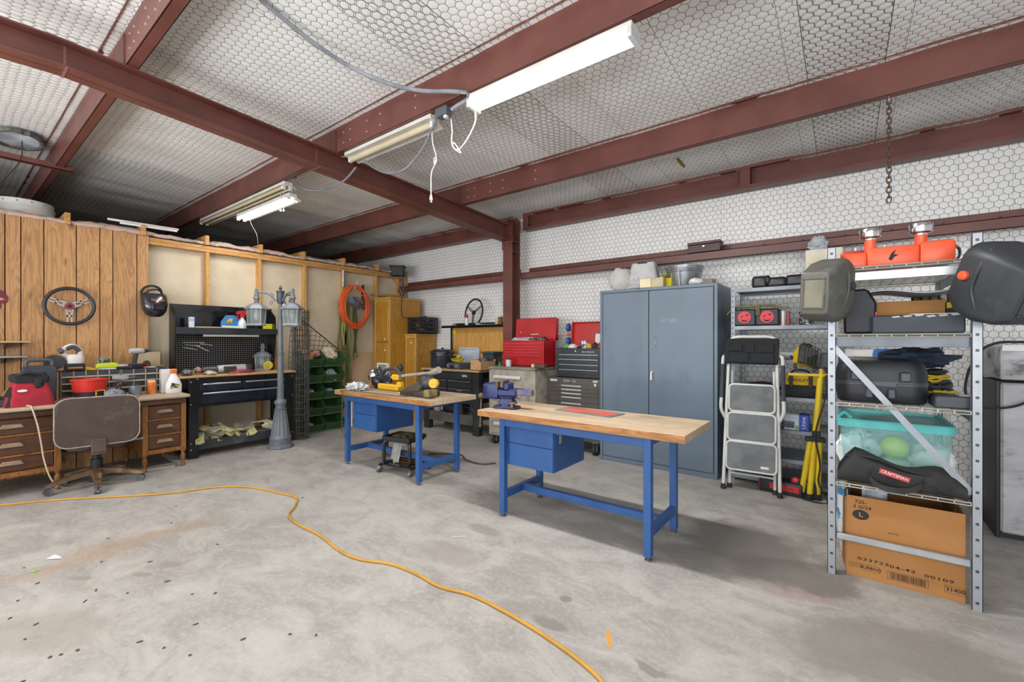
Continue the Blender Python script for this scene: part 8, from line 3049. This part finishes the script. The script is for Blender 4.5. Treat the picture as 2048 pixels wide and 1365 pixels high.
solo(MB().ball((0, 0, 0.0), (0.17, 0.12, 0.06), 26, 12, amp=0.45, seed=161, fr=3), 'denim_jacket', mat('#2f3d52', '#243044', rough=0.9, bump=0.3, name='dark_denim'), 'dark blue cloth heaped over the cables and the hard case', 'cloth', (0.33, 3.60, 1.205), R(15))
solo(MB().box((0, 0, 0), (0.30, 0.20, 0.05), 0.003), 'blue_folder', mat('#d5d3cd', '#2f6ab0', rough=0.6, ns=5, lo=0.5, hi=0.52), 'white and blue printed folder lying behind the hard case', 'folder', (0.0, 3.62, 1.205), R(-6))
solo(MB().box((0, 0, 0), (0.16, 0.14, 0.237), 0.005), 'grey_block', mat('#8d9094', '#7a7d81', rough=0.6), 'grey carton supporting the folder behind the hard case', 'box', (0.05, 3.64, zC_))
solo(MB().ball((0, 0, 0.025), (0.09, 0.05, 0.03), 18, 10, amp=0.5, seed=163, fr=5), 'metal_scraps', mat('#7d7a74', '#3f3e3c', rough=0.5, ns=30), 'grey metal scraps beside the small grey case', 'scraps', (0.44, 3.27, zC_))
# ---- fourth shelf: teal bin and black bag
zD = 0.522
t = thing('teal_bin', 'translucent teal plastic bin with a lid on the fourth rack shelf', 'bin', (0.0, 3.24, zD))
xa, xb = rk(1676, 3.24), rk(1914, 3.24)
w, xc = (xb - xa) / 2, (xa + xb) / 2
TEAL = mat('#8fd6d3', '#82cbc8', rough=0.3, trans=0.2, alpha=0.42, name='translucent_teal')
TEALS = mat('#62c0be', '#58b4b2', rough=0.35, name='teal_lid')
b = MB()
outer = [[(xc + x * k, 0.24 + y * k, z) for x, y in rrect(w, 0.24, 0.04)] for z, k in ((0.0, 0.88), (0.31, 0.97))]
b.loft(outer, cap=False)
b.loft([[(xc + x * 0.88, 0.24 + y * 0.88, z) for x, y in rrect(w, 0.24, 0.04)] for z in (0.0, 0.004)])
b.build('bin_body', TEAL, t)
b = MB()
b.loft([[(xc + x * k, 0.24 + y * k, z) for x, y in rrect(w + 0.004, 0.244, 0.045)] for z, k in ((0.285, 1.0), (0.32, 1.015), (0.33, 0.99), (0.332, 0.90), (0.318, 0.88))])
b.build('lid', TEALS, t)
b = MB()
b.tube(spline([(xa + 0.0, 0.02, 0.335), (xa + 0.03, 0.0, 0.365), (xa + 0.06, 0.02, 0.335)], 5), 0.010, 8)
b.build('lid_catch', TEALS, t)
solo(MB().ball((0, 0, 0.068), 0.068, 24, 16), 'yellow_ball', mat('#d6dc3a', '#c6cc2e', rough=0.4), 'yellow green ball inside the teal bin', 'ball', (rk(1788, 3.36), 3.36, zD + 0.105))
solo(MB().ball((0, 0, 0.09), (0.10, 0.08, 0.11), 22, 14, amp=0.2, seed=165), 'white_bundle', mat('#e8eceb', '#d5dad9', rough=0.5), 'white bundle at the right inside the teal bin', 'bundle', (rk(1865, 3.37), 3.38, zD + 0.006))
solo(MB().ball((0, 0, 0.11), (0.10, 0.07, 0.13), 22, 14, amp=0.45, seed=166), 'white_bundle', mat('#e3eae9', '#c4d0cf', rough=0.4, bump=0.4), 'crumpled white plastic at the left inside the teal bin', 'bundle', (rk(1716, 3.36), 3.37, zD + 0.006))
solo(MB().ball((0, 0, 0.05), (0.11, 0.10, 0.06), 20, 12, amp=0.3, seed=168), 'white_padding', mat('#cfe0de', '#b8cfcc', rough=0.6), 'pale padding under the yellow ball inside the teal bin', 'padding', (rk(1788, 3.36), 3.37, zD + 0.006))
t = thing('black_tool_bag', 'black canvas tool bag with a red label lying on the fourth rack shelf', 'bag', (0.225, 3.125, zD), R(-3))
BAGM = mat('#2a2a2b', '#212122', rough=0.85, ns=6, dirt='#454441', dlo=0.52, dhi=0.75, bump=0.25, name='black_canvas')
b = MB()
rings = []
for i in range(15):
    u = i / 14
    x = -0.255 + 0.51 * u
    h = 0.175 - 0.075 * u + 0.02 * math.sin(u * 9)
    if u < 0.12:
        h *= 0.45 + u * 4.6
    if u > 0.9:
        h *= 1 - (u - 0.9) * 4
    d = 0.105 - 0.02 * abs(u - 0.5)
    rr = []
    for k in range(20):
        a = 2 * PI * k / 20
        cy = math.copysign(abs(math.cos(a)) ** 0.75, math.cos(a)) * d
        cz = (math.copysign(abs(math.sin(a)) ** 0.8, math.sin(a)) + 1) / 2 * h
        wob = 1 + 0.09 * noise.noise(Vector((x * 8, cy * 12, cz * 12)))
        rr.append((x, cy * wob, max(0.0, cz * wob)))
    rings.append(rr)
b.loft(rings)
b.build('bag_body', BAGM, t)
b = MB()
b.tube(spline([(-0.22, -0.05, 0.145), (-0.10, -0.075, 0.155), (0.03, -0.08, 0.115), (0.15, -0.08, 0.10), (0.23, -0.05, 0.065)], 8), 0.010, 6)
b.build('zip_edge', mat('#1a1a1b', rough=0.8), t)
b = MB()
P = spline([(-0.095, -0.112, 0.105), (-0.115, -0.128, 0.06), (-0.06, -0.135, 0.02), (0.03, -0.135, 0.022), (0.085, -0.125, 0.055), (0.10, -0.11, 0.085)], 6)
b.loft([[(p.x, p.y - 0.003, p.z - 0.014), (p.x, p.y + 0.003, p.z - 0.014), (p.x, p.y + 0.003, p.z + 0.014), (p.x, p.y - 0.003, p.z + 0.014)] for p in P])
b.build('carry_handle', mat('#303031', '#252526', rough=0.8), t)
M_ = TRS((-0.015, -0.118, 0.088), (R(80), 0, 0)) @ TRS((0, 0, 0), (0, 0, R(-14)))
b = MB()
b.box((-0.062, -0.014, 0), (0.062, 0.014, 0.003), 0.001, M_)
lb = b.build('label', mat('#a82a30', '#962228', rough=0.6), t)
plab(lb, 'red label with white lettering')
b = MB()
b.text('CRAFTSMAN', 0.021, M_ @ TRS((0, 0, 0.0035)), sx=0.92)
b.build('lettering', mat('#e2d6d2', rough=0.6), lb)
# ---- cardboard box on the floor under the rack
CB = wood('#b07d48', '#a8743f', None, axis=0, scale=0.35, rough=0.85, name='brown_carton')
bx0, bx1, byf = 0.007, 0.478, 3.10
t = thing('cardboard_box', 'large brown cardboard box printed with numbers under the rack', 'box', (bx0, byf, 0))
BW2, BD2, BHT = bx1 - bx0, 0.60, 0.445
CARD2 = mat('#a97745', '#9f6d3b', rough=0.85, ns=2.5, dirt='#9c6838', dlo=0.55, dhi=0.8, name='brown_carton_board')
b = MB()
b.box((0, 0, 0), (BW2, 0.006, BHT), 0.001)
b.build('front_panel', CARD2, t, flat=True)
b = MB()
b.box((0, 0.006, 0), (0.006, BD2, BHT + 0.03), 0.001)
b.box((BW2 - 0.006, 0.006, 0), (BW2, BD2, BHT), 0.001)
b.box((0.006, BD2 - 0.006, 0), (BW2 - 0.006, BD2, BHT + 0.03), 0.001)
b.box((0.006, 0.006, 0), (BW2 - 0.006, BD2 - 0.006, 0.006))
b.build('box_sides', CARD2, t, flat=True)
b = MB()
b.prism([(0, 0), (0.0, 0.40), (-0.022, 0.40), (-0.03, 0.05)], 0.005, TRS((-0.001, 0.002, 0.03), (PI / 2, 0, R(-60))))
b.build('side_flap', CARD2, t, flat=True)
b = MB()
F = TRS((0, -0.0003, 0), (PI / 2, 0, 0))


def ft(s, x, z, size, sx=1.0, rz=0.0, space=1.0):
    b.text(s, size, F @ TRS((x, z, 0), (0, 0, rz)), 0.0003, sx, space, size * 0.018)


ft('72S-', 0.062, 0.415, 0.026, 1.15)
ft('3 IS/24', 0.068, 0.387, 0.024, 1.2)
ft('033723', 0.115, 0.103, 0.021, 1.9, 0, 1.15)
ft('04-42', 0.235, 0.098, 0.021, 1.9, 0, 1.15)
ft('00109', 0.375, 0.092, 0.021, 1.9, 0, 1.15)
ft('BURBOO', 0.105, 0.060, 0.024, 0.92)
ft('31400', 0.435, 0.052, 0.027, 1.05)
ft('IMPORTED', 0.20, 0.275, 0.007, 1.3)


def frame(x0, z0, x1, z1, wdt=0.0012):
    for lo, hi in (((x0, z0), (x1, z0 + wdt)), ((x0, z1 - wdt), (x1, z1)), ((x0, z0), (x0 + wdt, z1)), ((x1 - wdt, z0), (x1, z1))):
        b.box((lo[0], -0.0006, lo[1]), (hi[0], 0.0, hi[1]))


frame(0.067, 0.043, 0.143, 0.077)
frame(0.395, 0.034, 0.471, 0.070)
frame(0.175, 0.030, 0.335, 0.072)
random.seed(2)
x = 0.186
while x < 0.322:
    wbar = random.choice((0.0012, 0.0022, 0.0034))
    b.box((x, -0.0006, 0.034), (x + wbar, 0.0, 0.068))
    x += wbar + random.choice((0.0012, 0.002, 0.003))
for i in range(4):
    b.box((0.010, -0.0006, 0.052 + 0.008 * i), (0.064, 0.0, 0.0532 + 0.008 * i))
b.build('printing', INK, t, flat=True)
b = MB()
n = 40
outer = [(0.036 * math.cos(2 * PI * i / n), 0.027 * math.sin(2 * PI * i / n)) for i in range(n)]
b.prism(outer, 0.0006, F @ TRS((0.062, 0.345, 0)))
em = b.build('oval_mark', mat('#2e2b28', '#262321', rough=0.8), t, flat=True)
b = MB()
b.text('L', 0.034, F @ TRS((0.063, 0.345, 0.0008)), 0.0003, 1.2)
b.build('lettering', mat('#c08f58', rough=0.85), em, flat=True)
solo(MB().box((0, 0, 0), (0.11, 0.004, 0.09), 0.001), 'foil_sheet', mat('#a9adb2', '#6f747a', rough=0.35, metal=0.5, ns=16), 'grey foil sheet sticking up inside the cardboard box', 'foil', (0.075, 3.16, 0.40))
solo(MB().ball((0, 0, 0.0), (0.18, 0.22, 0.05), 18, 10, amp=0.4, seed=171), 'box_contents', mat('#6a4a2a', '#3a2a1c', rough=0.9), 'brown packing filling the cardboard box', 'packing', (0.245, 3.42, 0.27))
solo(MB().ball((0, 0, 0.27), (0.035, 0.06, 0.28), 16, 14, amp=0.25, seed=172), 'blue_white_sack', mat('#cfd6d8', '#3f86b4', rough=0.6, ns=9, lo=0.52, hi=0.56), 'white and blue sack standing left of the cardboard box', 'sack', (-0.005, 3.42, 0.0))

# ---- right edge: old freezer, pale strip, cables
FX0, FY0 = 0.80, 4.26
t = thing('old_freezer', 'dirty white old freezer at the right edge against the wall', 'freezer', (FX0, FY0, 0))
FW, FDP, FH = 0.85, 0.66, 1.27
DIRTY = mat('#bdbcc0', '#a3a3a6', rough=0.5, ns=2.2, st=(1, 1, 2.2), dirt='#5f5d58', dlo=0.5, dhi=0.72, dns=3.5, name='grimy_white_enamel')
b = MB()
b.box((0.02, 0.0, 0.04), (FW, FDP, 1.03), 0.012)
b.build('cabinet', DIRTY, t)
b = MB()
b.box((0.01, -0.02, 1.05), (FW, FDP, FH), 0.02, None, 2)
b.build('lid', DIRTY, t)
for q0, q1 in (((0.02, -0.026, FH - 0.03), (FW, 0.0, FH + 0.012)), ((0.03, -0.006, 0.60), (FW, 0.0, 0.605)), ((0.03, -0.006, 0.36), (FW, 0.0, 0.365))):
    b = MB()
    b.box(q0, q1, 0.002)
    b.build('trim_strip', mat('#cfcfd0', '#b9b9bb', rough=0.4), t)
b = MB()
b.box((0.0, 0.02, 0.0), (0.02, FDP, 1.04), 0.003)
b.box((0.02, 0.04, 0.0), (FW, FDP, 0.04))
b.build('side_panel', mat('#1e1f21', '#27282a', rough=0.5), t)
b = MB()
b.prism([(0.02 * math.cos(R(90 + 36 * i)) * (1 if i % 2 == 0 else 0.45), 0.02 * math.sin(R(90 + 36 * i)) * (1 if i % 2 == 0 else 0.45)) for i in range(10)], 0.002, TRS((0.13, -0.002, 0.98), (PI / 2, 0, 0)))
b.build('yellow_sticker', YELLOW, t)
b = MB()
A, B_ = Vector((0.66, 4.25, 0.90)), Vector((1.30, 4.20, 1.12))
b.tube(spline([A, (0.74, 4.20, 0.865), (0.86, 4.19, 0.885), (0.97, 4.20, 0.95), (1.12, 4.20, 1.02), B_], 6), 0.0075, 8)
b.tube(spline([(0.67, 4.26, 1.10), (0.72, 4.22, 1.24), (0.80, 4.22, 1.295), (0.90, 4.24, 1.30), (1.1, 4.3, 1.30)], 6), 0.0085, 8)
b.tube(spline([A, (0.655, 4.26, 1.0), (0.67, 4.26, 1.10)], 5), 0.0075, 8)
tag(b.build('power_cable', RUBBER), 'black power cable hanging over the old freezer', 'cable')
t = thing('pale_strip', 'pale ribbed plastic strip leaning behind the silver rack', 'strip', (0.56, 4.42, 0), 0, None, (R(-4), R(-3), 0))
b = MB()
b.box((0, 0, 0), (0.09, 0.02, 1.27), 0.004)
b.box((0.02, -0.006, 0.0), (0.03, 0.0, 1.27), 0.002)
b.box((0.06, -0.006, 0.0), (0.07, 0.0, 1.27), 0.002)
b.build('strip', mat('#b9b6ae', '#a5a29a', rough=0.6), t)
